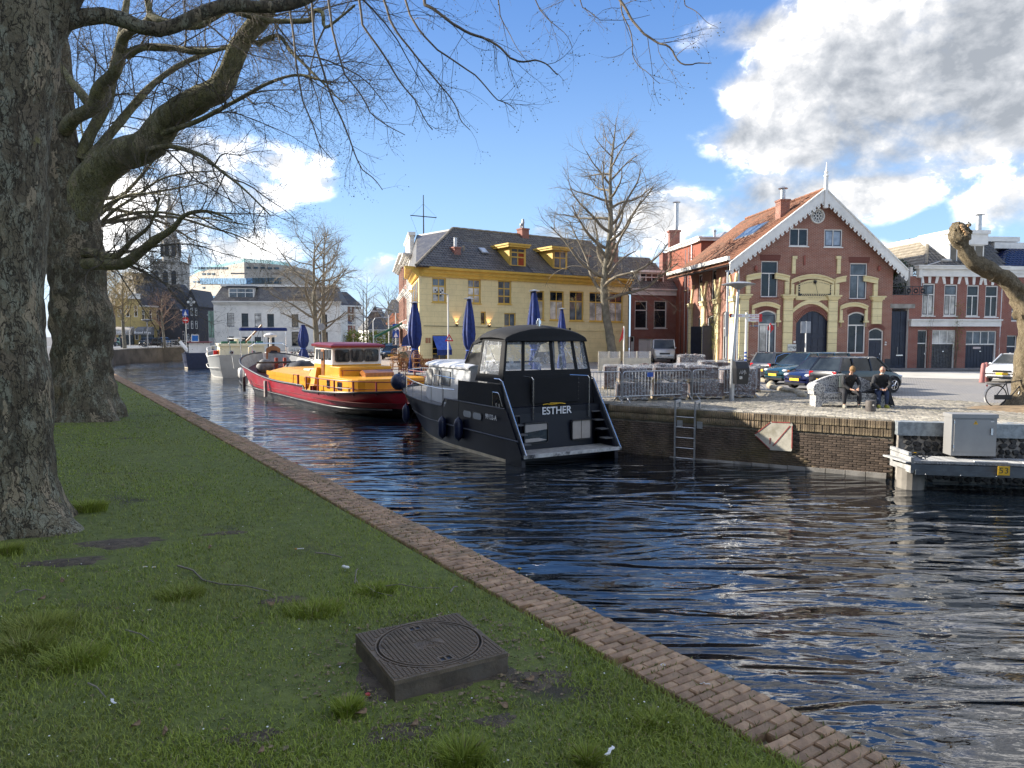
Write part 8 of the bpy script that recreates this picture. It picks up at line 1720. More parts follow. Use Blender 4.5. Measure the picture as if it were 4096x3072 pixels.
# ---------------------------------------------------------------- buildings closing the s
m_stripe=brickmat('banded_brick',(.20,.09,.06),(.17,.08,.055),(.14,.10,.08))
t,f,W2,H2=farhouse('brick_apartment_block','many-storeyed dark red brick building with white bands and bay right of the white house',1366,1447,165,168,1.5,1222,m_stripe,m_slate,5,5,ridge=3.5,depth=14,winh=.62,winw=.45)
for r in range(1,6):B=MB();B.box(-.1,W2+.1,-.25,0,H2*r/5-.25,H2*r/5);B.build('white_band',m_white,t)
B=MB();B.box(W2*.62,W2+.1,-1.2,.0,3,H2-.8);B.build('bay',m_offw,t)
farhouse('grey_brick_row','low grey-brown brick row behind the white house corner',1362,1420,140,150,1.5,1296,m_brick2,m_slate,2,5,ridge=2.2,depth=10)
farhouse('white_villa','small white villa with dark hipped roof at the end of the street',1476,1560,150,152,1.5,1318,m_offw,m_slate,2,4,ridge=2.4,depth=9)
farhouse('brown_gable_house','distant brown brick gable house with chimney above the villa',1470,1530,190,190,1.5,1275,mat('brown_far',(.17,.13,.11),.9,var=.2),m_slate,2,3,ridge=3.2,gable=True)
t,f,W2,H2=farhouse('long_dark_building','distant dark building with long grey roof and a strip of windows',1535,1625,210,210,1.5,1268,mat('brown_far',(0,0,0)),mat('grey_roof',(.10,.10,.105),.7),3,8,ridge=5.5,depth=16,winh=.45,winw=.6)
farhouse('red_roof_house','distant house with bright orange tiled roof below the long dark building',1545,1620,175,175,1.5,1300,mat('brown_far',(0,0,0)),mat('orange_roof',(.42,.13,.05),.8,var=.2),2,4,ridge=3.0)
for i,(u0,u1,lb)in enumerate(((1375,1480,'yellow-green hedge behind the barge wheelhouse'),(1480,1560,'fresh green shrubs below the white villa'))):
 p=D((u0+u1)/2,1350,118);bush('hedge',lb,(p.x,118,3.0),((u1-u0)/2*118/FPX,1.5,1.9),1500,mat('fresh_leaf',(.26,.27,.05),.7,var=.4,scale=2),10+i,'hedge',.16)
mp_=D(1452,1160,125);sm_=thing('ship_mast','tall thin ship mast with rigging above the far roofs','mast',(mp_.x,125,1));B=MB();B.cyl((0,0,0),(0,0,mp_.z-1),.13,.06,8);B.build('pole',m_dark,sm_);B=MB()
for k in range(3):B.tube([(0,0,(mp_.z-1)*(.95-.15*k)),(3.6-.5*k,0,2)],.025,3)
B.build('rigging',m_dark,sm_)
# ---------------------------------------------------------------- row of houses of the ne
o_=edge(-26,12.5,2.1);st_=thing('street_row','long unseen row of tall houses, walls made pale to bounce light, on the street beside the lawn, left of the trees','building',o_,atan2(Es.y,Es.x));HS=17.6;LR=85
B=MB();B.box(0,LR,0,8,0,HS-3);B.build('walls',m_offw,st_);B=MB();B.prism([(0,-.3,HS-3),(0,2.8,HS),(0,8,HS),(0,8,HS-3)],(LR,0,0));B.build('roof',m_slate,st_)  # unseen walls paled to bounce light onto the shaded lawn
B=MB()
for k in range(27):
 for r in range(4):B.box(1.2+k*3.05,2.5+k*3.05,-.04,.05,1+3.5*r,3.1+3.5*r)
B.build('windows',m_glass,st_)
# ================================================================= OBJECTS ON THE QUAYS
def man(name,label,J,E_,loc,rz,cl,hair,head,extra=None,sc=1.):
 """J: joints {name:(x,y,z,r)}; body is one skinned surface, clothes and hair are children"""
 t=thing(name,label,'person',loc,rz);t.scale=(sc,)*3
 def sk(nm,js,es,mt,grow_=1.,root=None,add=0.,sub=1):
  ks=[k for k in js if len(js[k])>3];me=bpy.data.meshes.new(nm);me.from_pydata([js[k][:3]for k in ks],[(ks.index(a),ks.index(b))for a,b in es],[]);o=bpy.data.objects.new(nm,me);COL.objects.link(o)
  mo=o.modifiers.new('s','SKIN');
  for i,k in enumerate(ks):r=js[k][3]*grow_+add;me.skin_vertices[0].data[i].radius=(r,r*(.85 if k in('chest','belly','pelvis')else 1));me.skin_vertices[0].data[i].use_root=(k==(root or ks[0]))
  s=o.modifiers.new('d','SUBSURF');s.levels=sub;s.render_levels=sub
  dg=bpy.context.evaluated_depsgraph_get();m2=bpy.data.meshes.new_from_object(o.evaluated_get(dg));bpy.data.objects.remove(o);m2.materials.clear();m2.materials.append(mt);m2.polygons.foreach_set('use_smooth',[True]*len(m2.polygons))
  q=bpy.data.objects.new(nm,m2);COL.objects.link(q);q.parent=t;return q
 skin=mat('skin',(.50,.28,.19),.5,var=.08)
 J2=dict(J);E2=list(E_)
 for s in 'lr':
  w,h=Vector(J['wr'+s][:3]),Vector(J['hd'+s][:3]);d=(h-w).normalized();a=d.cross(Vector((0,0,1))).normalized()
  for k in range(4):f0=h+a*(.026*(k-1.5));f1=f0+d*.035+Vector((0,0,-.012));f2=f1+d*(.02+.006*(k in(1,2)))+Vector((0,0,-.025));J2[f'f{s}{k}a']=(*f1,.009);J2[f'f{s}{k}b']=(*f2,.007);E2+=[('hd'+s,f'f{s}{k}a'),(f'f{s}{k}a',f'f{s}{k}b')]
  th=w.lerp(h,.5)+a*(.045 if s=='l' else-.045);J2['t'+s]=(*(th+d*.03),.010);E2.append(('wr'+s,'t'+s))
 sk('body',J2,E2,skin,.88,'pelvis')
 up=[k for k in('pelvis','belly','chest','neck0','shl','ell','wrl','shr','elr','wrr')if k in J];top_e=[e for e in E_ if e[0]in up and e[1]in up];jt={k:J[k]for k in up};jt['pelvis']=(*J['pelvis'][:3],J['pelvis'][3]*.98);sk('jacket',jt,top_e,cl[0],1.14,'pelvis',.008)
 lo=[k for k in J if k[:2]in('hi','kn','an')]+['pelvis'];sk('trousers',{k:J[k]for k in lo},[e for e in E_ if e[0]in lo and e[1]in lo],cl[1],1.12,'pelvis',.006)
 for s in 'lr':
  a=Vector(J['an'+s][:3]);f=Vector(J['ft'+s][:3]);B=MB();d=(f-a);d.z=0;d.normalize();n=Vector((-d.y,d.x,0));c=a+Vector((0,0,-.045));z0=c.z-.045
  B.loft([[tuple(Vector((c.x,c.y,0))+d*y_*k2+n*x_*k2+Vector((0,0,z_)))for x_,y_ in((-.04,-.09),(.04,-.09),(.05,.05),(.05,.14),(.02,.2),(-.02,.2),(-.05,.14),(-.05,.05))]for z_,k2 in((z0,1.),(z0+.035,1.02),(z0+.07,.86),(z0+.10,.55))]);B.build('shoe',cl[2],t,smooth=50)
 h=Vector(J['head'][:3]);fd=Vector(head).normalized();B=MB();B.ball((0,0,0),(.078,.10,.115),14,10);hd=B.build('head',skin,t,smooth=True);hd.location=h;hd.rotation_euler=fd.to_track_quat('Y','Z').to_euler()
 B=MB();B.ball((0,.10,-.01),(.014,.022,.024),6,5);B.ball((-.08,0,-.01),(.012,.02,.03),6,4);B.ball((.08,0,-.01),(.012,.02,.03),6,4);B.build('nose_and_ears',skin,hd)
 B=MB();B.ball((-.03,.088,.015),.012,6,4);B.ball((.03,.088,.015),.012,6,4);B.box(-.025,.025,.088,.097,-.052,-.045);B.build('eyes_and_mouth',m_dark,hd)
 B=MB();B.ball((0,-.016,.035 if hair[1]else .02),(.088,.105,.10 if hair[1]else .085),12,8)
 for i in range(len(B.v)):q=Vector(B.v[i]);B.v[i]=tuple(q*(1+.10*mn.noise(q*26)))
 if not hair[1]:B.v=[(x,y-.02,min(z,.03))for x,y,z in B.v]
 B.build('hair',hair[0],hd,smooth=60)
 if hair[2]:B=MB();B.ball((0,.05,-.09),(.045,.045,.045),8,6);B.build('beard',hair[2],hd,smooth=60);B=MB();B.tube([(-.06,.08,.02),(-.03,.10,.012),(0,.10,.02),(.03,.10,.012),(.06,.08,.02)],.005,4);B.build('glasses',mat('red_frame',(.3,.03,.03),.5),hd)
 return t
EB=[('pelvis','belly'),('belly','chest'),('chest','neck0'),('neck0','head0'),('chest','shl'),('shl','ell'),('ell','wrl'),('wrl','hdl'),('chest','shr'),('shr','elr'),('elr','wrr'),('wrr','hdr'),('pelvis','hil'),('hil','knl'),('knl','anl'),('anl','ftl'),('pelvis','hir'),('hir','knr'),('knr','anr'),('anr','ftr')]
def sit(lean=.35,kn=.22,hx=.05,hd=(0,.3,-.2),foot=.45):
 c=(0,lean*.85,1.0-.05*lean);return dict(pelvis=(0,0,.52,.15),belly=(0,lean*.35,.74,.145),chest=(0,lean*.8,.93,.155),neck0=(0,lean*1.0,1.07,.06),head0=(0,lean*1.0+.04,1.15,.05),head=(0,lean*1.0+.09,1.22),shl=(-.19,lean*.82,.98,.075),ell=(-.27,lean*.8+.12,.74,.052),wrl=(-.09-hx,lean+.26,.62,.036),hdl=(-.03-hx,lean+.33,.61,.036),shr=(.19,lean*.82,.98,.075),elr=(.27,lean*.8+.12,.74,.052),wrr=(.09+hx*.3,lean+.26,.60,.036),hdr=(.03+hx*.3,lean+.33,.60,.036),hil=(-.10,.06,.50,.105),knl=(-kn,.46,.50,.072),anl=(-kn*.95,foot,.10,.045),ftl=(-kn*1.05,foot+.15,.05,.035),hir=(.10,.06,.50,.105),knr=(kn,.46,.50,.072),anr=(kn*.95,foot,.10,.045),ftr=(kn*1.1,foot+.15,.05,.035))
# ---- granite bench with curved back
bx0,bx1=G(3262,1628),G(3566,1630);bd=(bx1-bx0).normalized();brz=atan2(bd.y,bd.x);bw=(bx1-bx0).length
bn=thing('granite_bench','speckled pale granite sofa bench with curved back and rolled arm','bench',bx0,brz)
m,nt,p=newmat('speckled_granite');v=texco(nt);vo=N(nt,'ShaderNodeTexVoronoi');vo.inputs['Scale'].default_value=42;L(nt,v,vo.inputs['Vector']);s_=N(nt,'ShaderNodeSeparateXYZ');L(nt,vo.outputs['Color'],s_.inputs[0])
L(nt,MIX(nt,RANGE(nt,s_.outputs[0],.55,.6),(.56,.55,.52),MIX(nt,RANGE(nt,s_.outputs[1],.4,.6),(.10,.10,.11),(.30,.30,.31))),p.inputs['Base Color']);p.inputs['Roughness'].default_value=.7;m_gran=m
B=MB();B.xz([(0,0),(.16,0),(.22,.10),(.40,.17),(bw-.62,.17),(bw-.42,.10),(bw-.34,0),(bw,0),(bw,.38),(bw-.03,.46),(0,.46)],0,.55);B.build('seat',m_gran,bn)
n=14;B=MB();tp=[(bw*k/n,.50+.55*sin(pi*min(1,max(0,(k/n)*.94+.10)))**.8)for k in range(n+1)];B.xz([(0,.44),(bw,.44)]+list(reversed(tp)),.46,.68);B.build('backrest',m_gran,bn,smooth=40)
B=MB();B.cyl((.10,-.02,.60),(.10,.62,.60),.19,n=16);B.box(-.06,.26,.0,.58,.40,.62);B.build('arm',m_gran,bn,smooth=50)
textobj('Thuis we zo voorbij gaweg, zy wolk by zwag da',.125,m_dark,bn,Matrix.Translation((bw*.55,-.003,.31))@Matrix.Rotation(pi/2,4,'X'),'inscription',.002)
m_jk=mat('black_jacket',(.022,.022,.024),.8,var=.5,scale=7,bump=3,bscale=9);m_jn=mat('blue_jeans',(.035,.05,.10),.85,var=.3,scale=8);m_btr=mat('black_trousers',(.022,.022,.026),.85,var=.2)
bl=lambda x,y:bx0+bd*x+Vector((-bd.y,bd.x,0))*y
m1=man('person','man with tousled fair hair in black jacket bent forward on the bench',sit(.34,.24),EB,bl(.93+.09,.20),brz+pi+.04,(m_jk,m_btr,mat('grey_shoe',(.32,.30,.24),.8)),(mat('fair_hair',(.26,.15,.06),.8,var=.3,scale=30),True,None),(.1,.55,-.75))
m2=man('person','older balding man with white beard in long black coat and jeans on the bench',sit(.24,.12,0),EB,bl(2.02+.05,.20),brz+pi-.15,(m_jk,m_jn,mat('olive_shoe',(.36,.36,.05),.7)),(mat('grey_hair',(.25,.23,.21),.8),False,mat('white_beard',(.62,.60,.56),.9)),(.25,.8,-.3))
B=MB();B.loft([[(-.30,-.05,.45),(.22,-.05,.45),(.26,.22,.50),(-.34,.22,.50)],[(-.26,-.12,.8),(.26,-.12,.8),(.24,.1,.8),(-.24,.1,.8)]]);B.loft([[(-.44,-.1,.08),(-.28,-.1,.10),(-.26,.28,.12),(-.42,.28,.06)],[(-.30,-.1,.5),(-.2,-.1,.5),(-.2,.2,.5),(-.30,.2,.5)]]);B.loft([[(.55,.0,.44),(.6,.25,.44),(.58,.28,.47),(.52,.02,.48)],[(.2,-.05,.45),(.2,.25,.46),(.2,.25,.58),(.2,-.05,.6)]]);B.build('coat_tail',m_jk,m2,smooth=50)
bp=thing('backpack','dark rucksack on the back of the fair-haired man','backpack',bl(1.02,.28),brz+pi);B=MB();B.bbox(-.17,.17,-.12,.08,.62,1.05,.05);B.build('bag',mat('dark_green_cloth',(.03,.04,.04),.8),bp);B=MB();B.tube([(-.12,.08,1.0),(-.14,.2,.98),(-.13,.3,.85),(-.12,.2,.7),(-.12,.05,.65)],.015,4);B.tube([(.12,.08,1.0),(.14,.2,.98),(.13,.3,.85),(.12,.2,.7)],.015,4);B.build('straps',mat('khaki_strap',(.25,.22,.12),.8),bp)
bo=G(3482,1645);B=MB();B.lathe([(0,0),(.15,0),(.15,.30),(.135,.33),(0,.33)],n=20);b_=tag(B.build('mooring_bollard',mat('rusty_bollard',(.10,.085,.075),.7,var=.3,bump=.6),None,smooth=40,loc=bo),'short round brown mooring bollard in front of the seated men','bollard');B=MB();B.cyl((0,-.14,.2),(0,-.155,.2),.03,n=10);B.build('badge',m_chrome,b_)
for i,(u,v)in enumerate(((3927,1530),(3943,1526))):
 q=G(u,v);B=MB();B.lathe([(0,0),(.13,0),(.13,.05)]+[(.12,.05),(.105,.85),(.08,.95),(0,.99)],n=14);o=tag(B.build('street_post',mat('pink_post',(.33,.13,.12),.6,var=.15),None,smooth=50,loc=q),('left','right')[i]+' one of two dull red street posts before the white car','bollard','red posts at the road');o.rotation_euler.y=.06*(1-i)
# ---- lamp post with litter bin
lq=G(2926,1603);lp=thing('lamp_post','steel lamp post with flat dish head standing at the setts edge','lamp post',lq);zT=D(2945,1140,lq.y).z-1.6
B=MB();B.cyl((0,0,0),(.02,0,1.5),.09,.085,14);B.cyl((.02,0,1.5),(.16,0,zT-.12),.075,.045,12);B.build('pole',m_steel,lp,smooth=60)
B=MB();B.lathe([(.05,-.16),(.30,-.02),(.56,.0),(.58,.03),(.30,.10),(.02,.13)],(.16,0,zT),24);B.build('lamp_head',m_zinc,lp,smooth=30)
lb=thing('litter_bin','black metal litter bin with scrawl and sticker on the lamp post','litter bin',(lq.x,lq.y-.1,1.6),.1);B=MB();B.loft([[(.02,-.30,.62),(.42,-.30,.62),(.42,.04,.62),(.02,.04,.62)],[(-.02,-.34,1.18),(.46,-.34,1.18),(.46,.06,1.18),(-.02,.06,1.18)],[(.0,-.2,1.40),(.44,-.2,1.40),(.44,.06,1.44),(0,.06,1.44)]]);B.build('body',m_black,lb);B=MB();B.box(.05,.39,-.305,-.28,1.22,1.34);B.build('opening',m_dark,lb)
B=MB();B.tube([(.10,-.345,.98),(.13,-.345,1.10),(.16,-.345,.98),(.19,-.345,1.12),(.19,-.345,.98),(.24,-.345,1.05),(.27,-.345,1.12),(.27,-.345,.95),(.31,-.345,1.1),(.33,-.345,.98)],.008,4);B.build('scrawl',m_signw,lb);B=MB();B.box(.10,.20,-.338,-.330,.80,.90);B.build('sticker',mat('sticker',(.5,.5,.48),.6,var=.5,scale=40),lb)
# ---- crowd barriers
def barrier(p,q,label):
 d=(q-p);Lg=d.length;t=thing('crowd_barrier',label,'barrier',p,atan2(d.y,d.x),'steel crowd barriers round the pallets');B=MB()
 r=.12;fr_=[(r-r*cos(a*pi/8),0,1.08-r+r*sin(a*pi/8))for a in range(5)]+[(Lg-r+r*sin(a*pi/8),0,1.08-r+r*cos(a*pi/8))for a in range(5)]
 B.tube([(0,0,.06)]+fr_+[(Lg,0,.06)],.02,6);B.cyl((0,0,.22),(Lg,0,.22),.018,n=6);B.build('frame',m_steel,t,smooth=60);n=int(Lg/.125)
 bm_=MB();bm_.cyl((0,0,.22),(0,0,1.08),.009,n=5);me=bm_.data('bar',m_steel)
 for k in range(1,n):o=bpy.data.objects.new('bar',me);COL.objects.link(o);o.parent=t;o.location.x=Lg*k/n
 for x_ in(.12,Lg-.12):
  B=MB()
  for s in(-1,1):B.tube([(x_+.1*s*0,0,.24),(x_,s*.12,.16),(x_,s*.30,.02)],.018,5)
  B.build('foot',m_steel,t)
 return t
bp_=[G(2300,1618),G(2487,1611),G(2766,1600),G(2999,1590),G(3042,1560)]
LBb=['crowd barrier nearest the dark cruiser stern','crowd barrier with small blue plate in front of the pallets','crowd barrier left of the lamp post','crowd barrier turned away at the right end, plated']
bs=[barrier(bp_[k]+Vector((.03,0,0)),bp_[k+1]-Vector((.03,0,0)),LBb[k])for k in range(4)]
B=MB();B.box(.98,1.22,-.03,-.02,.88,1.04);B.build('plate',m_signb,bs[1]);B=MB();B.box(.95,1.2,-.03,-.02,.62,.74);B.build('plate',mat('pinkish_plate',(.4,.3,.3),.5),bs[2])
B=MB();B.box(.05,(bp_[4]-bp_[3]).length-.1,-.02,.02,.28,1.02);B.build('plate',m_zinc,bs[3])
# ---- pallets of paving bricks wrapped in film
m_pb=mat('paving_brick',(.13,.095,.085),.85,var=.3,scale=5,perobj=.35);m_gb=mat('grey_block',(.26,.24,.21),.85,var=.2,scale=5,perobj=.25)
m_film,nt,p=newmat('stretch_film');v=texco(nt);p.inputs['Base Color'].default_value=(.8,.82,.85,1);p.inputs['Roughness'].default_value=.18;L(nt,RANGE(nt,tnoise(nt,v,5,4,.65,3.),.42,.72,.12,.62),p.inputs['Alpha']);b=N(nt,'ShaderNodeBump');b.inputs['Distance'].default_value=.06;L(nt,tnoise(nt,v,6,4,.6,3),b.inputs['Height']);L(nt,b.outputs[0],p.inputs['Normal'])
def pallet(x,y,z,w,d,h,label,mt=None,loose=0,film=True,rz=-.05,seed=0):
 t=thing('brick_pallet',label,'pallet',(x,y,z),rz,'pallets of paving bricks');r=random.Random(seed);mt=mt or m_pb
 for k in range(3):B=MB();a=-w/2+k*(w/2-.05);B.box(a,a+.1,-d/2,d/2,0,.09);B.build('runner',m_woodp,t)
 for k in range(5):B=MB();a=-d/2+k*(d-.1)/4;B.box(-w/2,w/2,a,a+.1,.09,.125);B.build('board',m_woodp,t)
 tb=MB();tb.bbox(-.1,.1,-.05,.05,-.038,.038,.006);me=tb.data('brick',mt);nz=int(h/.08);nx=int(w/.21)
 core=MB();core.box(-w/2+.05,w/2-.05,-d/2+.05,d/2-.05,.125,.125+nz*.08-.02);core.build('brick_core',mt,t)
 for j in range(nz):
  for i in range(nx):
   o=bpy.data.objects.new('brick',me);COL.objects.link(o);o.parent=t;o.location=(-w/2+.105+i*(w-.0)/nx,-d/2+.05+r.uniform(-.012,.012),.165+.08*j)
 for k in range(loose):o=bpy.data.objects.new('brick',me);COL.objects.link(o);o.parent=t;o.location=(r.uniform(-w/2+.1,w/2-.1),r.uniform(-d/2,d/2)*.8,.165+.08*nz+r.uniform(0,.10));o.rotation_euler=(r.uniform(-.6,.6),r.uniform(-.5,.5),r.uniform(0,3))
 if film:
  B=MB();zt=.13+nz*.08+.03+.06*bool(loose);n=36;rings=[]
  for z_,k in((.06,1.03),(.16,1.02),(.30,1.03),(zt*.5+.06,1.02),(zt*.75,1.03),(zt,1.0),(zt+.035,.8),(zt+.03,.3)):
   rg_=[]
   for q_ in superell(n,w/2*k,d/2*k,9):P_=Vector((q_[0],q_[1],z_));rg_.append((q_[0]*(1+.05*mn.noise(P_*5+Vector((seed,0,0)))),q_[1]*(1+.06*mn.noise(P_*5+Vector((0,seed,0)))),z_+.03*mn.noise(P_*4)))
   rings.append(rg_)
  B.loft(rings);B.build('plastic_film',m_film,t,smooth=60)
 return t
PA=[(4.35,25.6,1.6,'bottom pallet at the left end behind the barriers'),(5.75,25.9,1.6,'bottom pallet second from left behind the barriers'),(7.15,26.2,1.6,'bottom pallet with crumpled film behind the middle barrier'),(8.5,26.8,1.6,'bottom pallet nearest the lamp post')]
for k,(x,y,z,lb_)in enumerate(PA):pallet(x,y,z,1.2,.95,.48 if k<3 else 1.0,lb_,loose=3 if k==2 else 0,seed=k)
PA2=[(4.45,25.75,2.24,'upper pallet at the left end, resting on another'),(5.8,26.0,2.24,'upper pallet, second from left, topped with loose bricks'),(6.95,26.3,2.24,'upper pallet in the middle, flat film top')]
for k,(x,y,z,lb_)in enumerate(PA2):pallet(x,y,z,1.2,.95,.40,lb_,loose=(0,8,0)[k],seed=k+9)
pallet(4.6,31,1.6,1.2,1,.95,'pallet far left by the pale screens',seed=21,loose=0);pallet(6.0,31.4,1.6,1.2,1,.85,'pallet in the back row with loose bricks on top',seed=22,loose=8);pallet(9.2,36.5,1.6,1.3,1,1.15,'tall pallet with rough brick pile behind the white van',loose=12,seed=23)
pallet(10.9,35.5,1.6,1.5,1.1,.95,'pallet of pale grey kerb blocks, unwrapped and half emptied',mt=m_gb,loose=10,film=False,seed=24);pallet(9.6,29.5,1.6,1.2,1,.95,'pallet behind the litter bin under creased film',seed=25);pallet(7.6,30.5,1.6,1.2,1,1.0,'pallet in the second row centre, stacked high',seed=26);pallet(8.9,31.5,1.6,1.2,1,1.1,'pallet in the second row right, dusty film',seed=27)
# ---- cars
m_tyre=mat('tyre',(.018,.018,.018),.85);m_cgl=glassmat('car_glass',(.02,.025,.028),.03,.004);m_tail=mat('tail_light',(.45,.008,.012),.2);m_hl=mat('head_lamp',(.7,.72,.74),.08,.3);m_ind=mat('indicator',(.8,.25,.01),.2)
def car(label,loc,rz,Lc,Wc,H,paint,kind='hatch',front=True,grp=None,plate=m_yplate,lamps=None,far=False):
 t=thing('parked_car',label,'car',loc,rz,grp);w=Wc/2;hb=H*.60
 st={'hatch':[(-.5,.30,.52,.55,.80),(-.485,.22,.60,.62,.90),(-.44,.20,.62,.66,.97),(-.2,.20,.62,.66,1.),(.1,.20,.61,.65,1.),(.27,.20,.58,.62,.98),(.40,.20,.50,.54,.94),(.47,.22,.42,.46,.86),(.5,.28,.36,.40,.66)],'coupe':[(-.5,.30,.5,.53,.8),(-.46,.22,.56,.6,.92),(-.2,.2,.58,.62,1.),(.1,.2,.60,.64,1.),(.25,.2,.60,.66,.98),(.40,.2,.54,.60,.95),(.47,.22,.44,.50,.90),(.5,.28,.36,.40,.78)],'van':[(-.5,.25,.58,.62,.9),(-.48,.2,.6,.66,.98),(0,.2,.60,.64,1.),(.22,.2,.60,.64,1.),(.36,.2,.56,.60,.97),(.46,.2,.50,.54,.92),(.5,.26,.36,.40,.8)]}
 S_=st['hatch' if kind=='wagon' else kind];B=MB();rings=[]
 for f,zl_,zb,zc_,wf in S_:
  y=f*Lc;ww=w*wf;rings.append([(-ww*.9,y,H*zl_*.75),(-ww,y,H*zl_+.06),(-ww*1.0,y,H*zb*.78),(-ww*.97,y,H*zb),(-ww*.80,y,H*zc_),(ww*.80,y,H*zc_),(ww*.97,y,H*zb),(ww,y,H*zb*.78),(ww,y,H*zl_+.06),(ww*.9,y,H*zl_*.75)])
 B.loft(rings);B.build('body',paint,t,smooth=38)
 g={'hatch':((-.47,-.38,.13,.30),),'wagon':((-.475,-.42,.12,.28),),'coupe':((-.44,-.20,.08,.26),),'van':((-.49,-.485,.22,.36),)}[kind][0]
 yb0,yt0,yt1,yb1=[a*Lc for a in g];zb=H*.60;zt=H*.97;wb,wt=w*.93,w*.70 if kind!='van' else w*.86
 B=MB();B.hexa([(-wb,yb0,zb),(wb,yb0,zb),(wb,yb1,zb),(-wb,yb1,zb),(-wt,yt0,zt),(wt,yt0,zt),(wt,yt1,zt),(-wt,yt1,zt)]);B.build('glasshouse',m_cgl,t)
 B=MB();B.loft([[(-wt-.015,yt0-.03,zt-.02),(wt+.015,yt0-.03,zt-.02),(wt+.015,yt1+.03,zt-.02),(-wt-.015,yt1+.03,zt-.02)],[(-wt*.9,yt0+.1,H),(wt*.9,yt0+.1,H),(wt*.9,yt1-.15,H),(-wt*.9,yt1-.15,H)]]);B.build('roof_panel',paint,t,smooth=50)
 def pill(y0,y1,th=.05):
  for s in(-1,1):B=MB();B.tube([(s*(wb+.004),y0,zb-.02),(s*(wt+.012),y1,zt)],th,5);B.build('pillar',paint,t)
 pill(yb0+.04,yt0+.02,.07);pill(yb1-.02,yt1,.04)
 mid=[.0]if kind!='wagon' else[.02,-.22]
 for f in mid:pill(f*Lc,f*Lc*.98,.035)
 if kind in('hatch',):pill(-.25*Lc,-.25*Lc,.05)
 if kind=='van':
  for s in(-1,1):B=MB();B.prism([(s*(wb+.01),-.47*Lc,zb-.02),(s*(wb+.01),.02*Lc,zb-.02),(s*(wt+.03),.02*Lc,zt),(s*(wt+.03),-.47*Lc,zt)],(s*.02,0,0));B.build('side_panel',paint,t)
 rw_=H*.21 if kind!='van' else .34
 for fy_ in(-.32,.32):
  for s in(-1,1):
   B=MB();x_=s*(w-.08);B.lathe([(rw_*.62,-.10),(rw_,-.09),(rw_*1.02,0),(rw_,.09),(rw_*.62,.10),(rw_*.6,0)],(0,0,0),20,tor=True);wh_=B.build('wheel',m_tyre,t,smooth=50);wh_.location=(x_,fy_*Lc,rw_);wh_.rotation_euler=(0,pi/2,0)
   B=MB();z_=.085*s
   B.lathe([(rw_*.60,z_),(rw_*.66,z_),(rw_*.66,z_+.02*s),(rw_*.60,z_+.02*s)],(0,0,0),18,tor=True)
   for k in range(5):a=2*pi*k/5;B.tube([(0,0,z_+.01*s),(rw_*.6*cos(a),rw_*.6*sin(a),z_+.015*s)],.028,4)
   B.ball((0,0,z_+.01*s),.05,6,4);B.build('rim',m_chrome,wh_)
   B=MB();pts_=[(s*(w*.985),fy_*Lc+rw_*1.18*cos(a*pi/8),rw_+rw_*1.18*sin(a*pi/8))for a in range(0,9)];B.tube(pts_,.035,5);B.build('wheel_arch',m_black,t)
 if not far:
  for s in(-1,1):
   B=MB();B.ball((s*w*.72,Lc*.462,H*.44),(.17,.10,.075),8,6);B.build('headlight',m_hl,t,smooth=60)
   B=MB();B.bbox(s*w*.72-.12,s*w*.72+.12,-Lc*.497,-Lc*.455,H*.46,H*.60,.02);B.build('tail_light',m_tail,t)
   if lamps:B=MB();B.ball((s*w*.86,Lc*.44,H*.43),(.08,.10,.06),6,5);B.build('indicator_lamp',m_ind,t)
   B=MB();B.ball((s*(w+.07),Lc*.19,H*.63),(.08,.05,.06),8,6);B.build('mirror',paint,t,smooth=60)
  B=MB();B.box(-.26,.26,Lc*.498,Lc*.505,H*.27,H*.27+.11);B.build('number_plate',plate,t);B=MB();B.box(-.26,.26,-Lc*.505,-Lc*.497,H*.32,H*.32+.11);B.build('number_plate',plate,t)
  B=MB();B.box(-w*.45,w*.45,Lc*.478,Lc*.502,H*.36,H*.43);B.box(-w*.7,w*.7,Lc*.47,Lc*.50,H*.15,H*.22);B.build('grille',m_black,t)
 return t
cp=lambda n,c:mat(n,c,.22,.25,var=.05,coat=1.)
ab=cp('black_car_paint',(.012,.012,.014));an_=cp('anthracite_car_paint',(.02,.022,.03));teal=cp('teal_car_paint',(.012,.06,.085));bl_=cp('navy_car_paint',(.012,.016,.075));wh_p=cp('white_car_paint',(.75,.75,.74))
h0=Vector((12.35,28.6,1.6));car('black small hatchback parked behind the granite bench, red rear lamps',(14.25,29.35,1.6),radians(-68),3.75,1.62,1.47,ab)
car('navy blue hatchback nosed to the kerb beside the black one',(14.0,31.4,1.6),radians(113),3.9,1.65,1.42,bl_)
car('teal estate car with orange indicators between navy car and black wagon',(14.6,34.9,1.6),radians(112),4.5,1.7,1.52,teal,'wagon',lamps=True)
c=car('black estate wagon with chrome window line, rear towards the barriers',(15.2,38.3,1.6),radians(-68),4.6,1.8,1.46,an_,'wagon')
B=MB()
for s in(-1,1):B.tube([(s*.86,-2.1,.90),(s*.80,-1.9,1.25),(s*.68,-1.3,1.40),(s*.68,.3,1.41),(s*.86,1.25,.92),(s*.87,-2.05,.9)],.018,4)
B.build('chrome_trim',m_chrome,c)
car('white coupe with dark grille half hidden by the pollarded tree',(26.1,36.6,1.6),radians(128),4.5,1.8,1.42,wh_p,'coupe')
mq=D(2668,1400,61.5);vn=car('white delivery van parked before the small brick house',(mq.x,63.2,1.6),radians(172),4.9,1.95,2.05,wh_p,'van',plate=m_white)
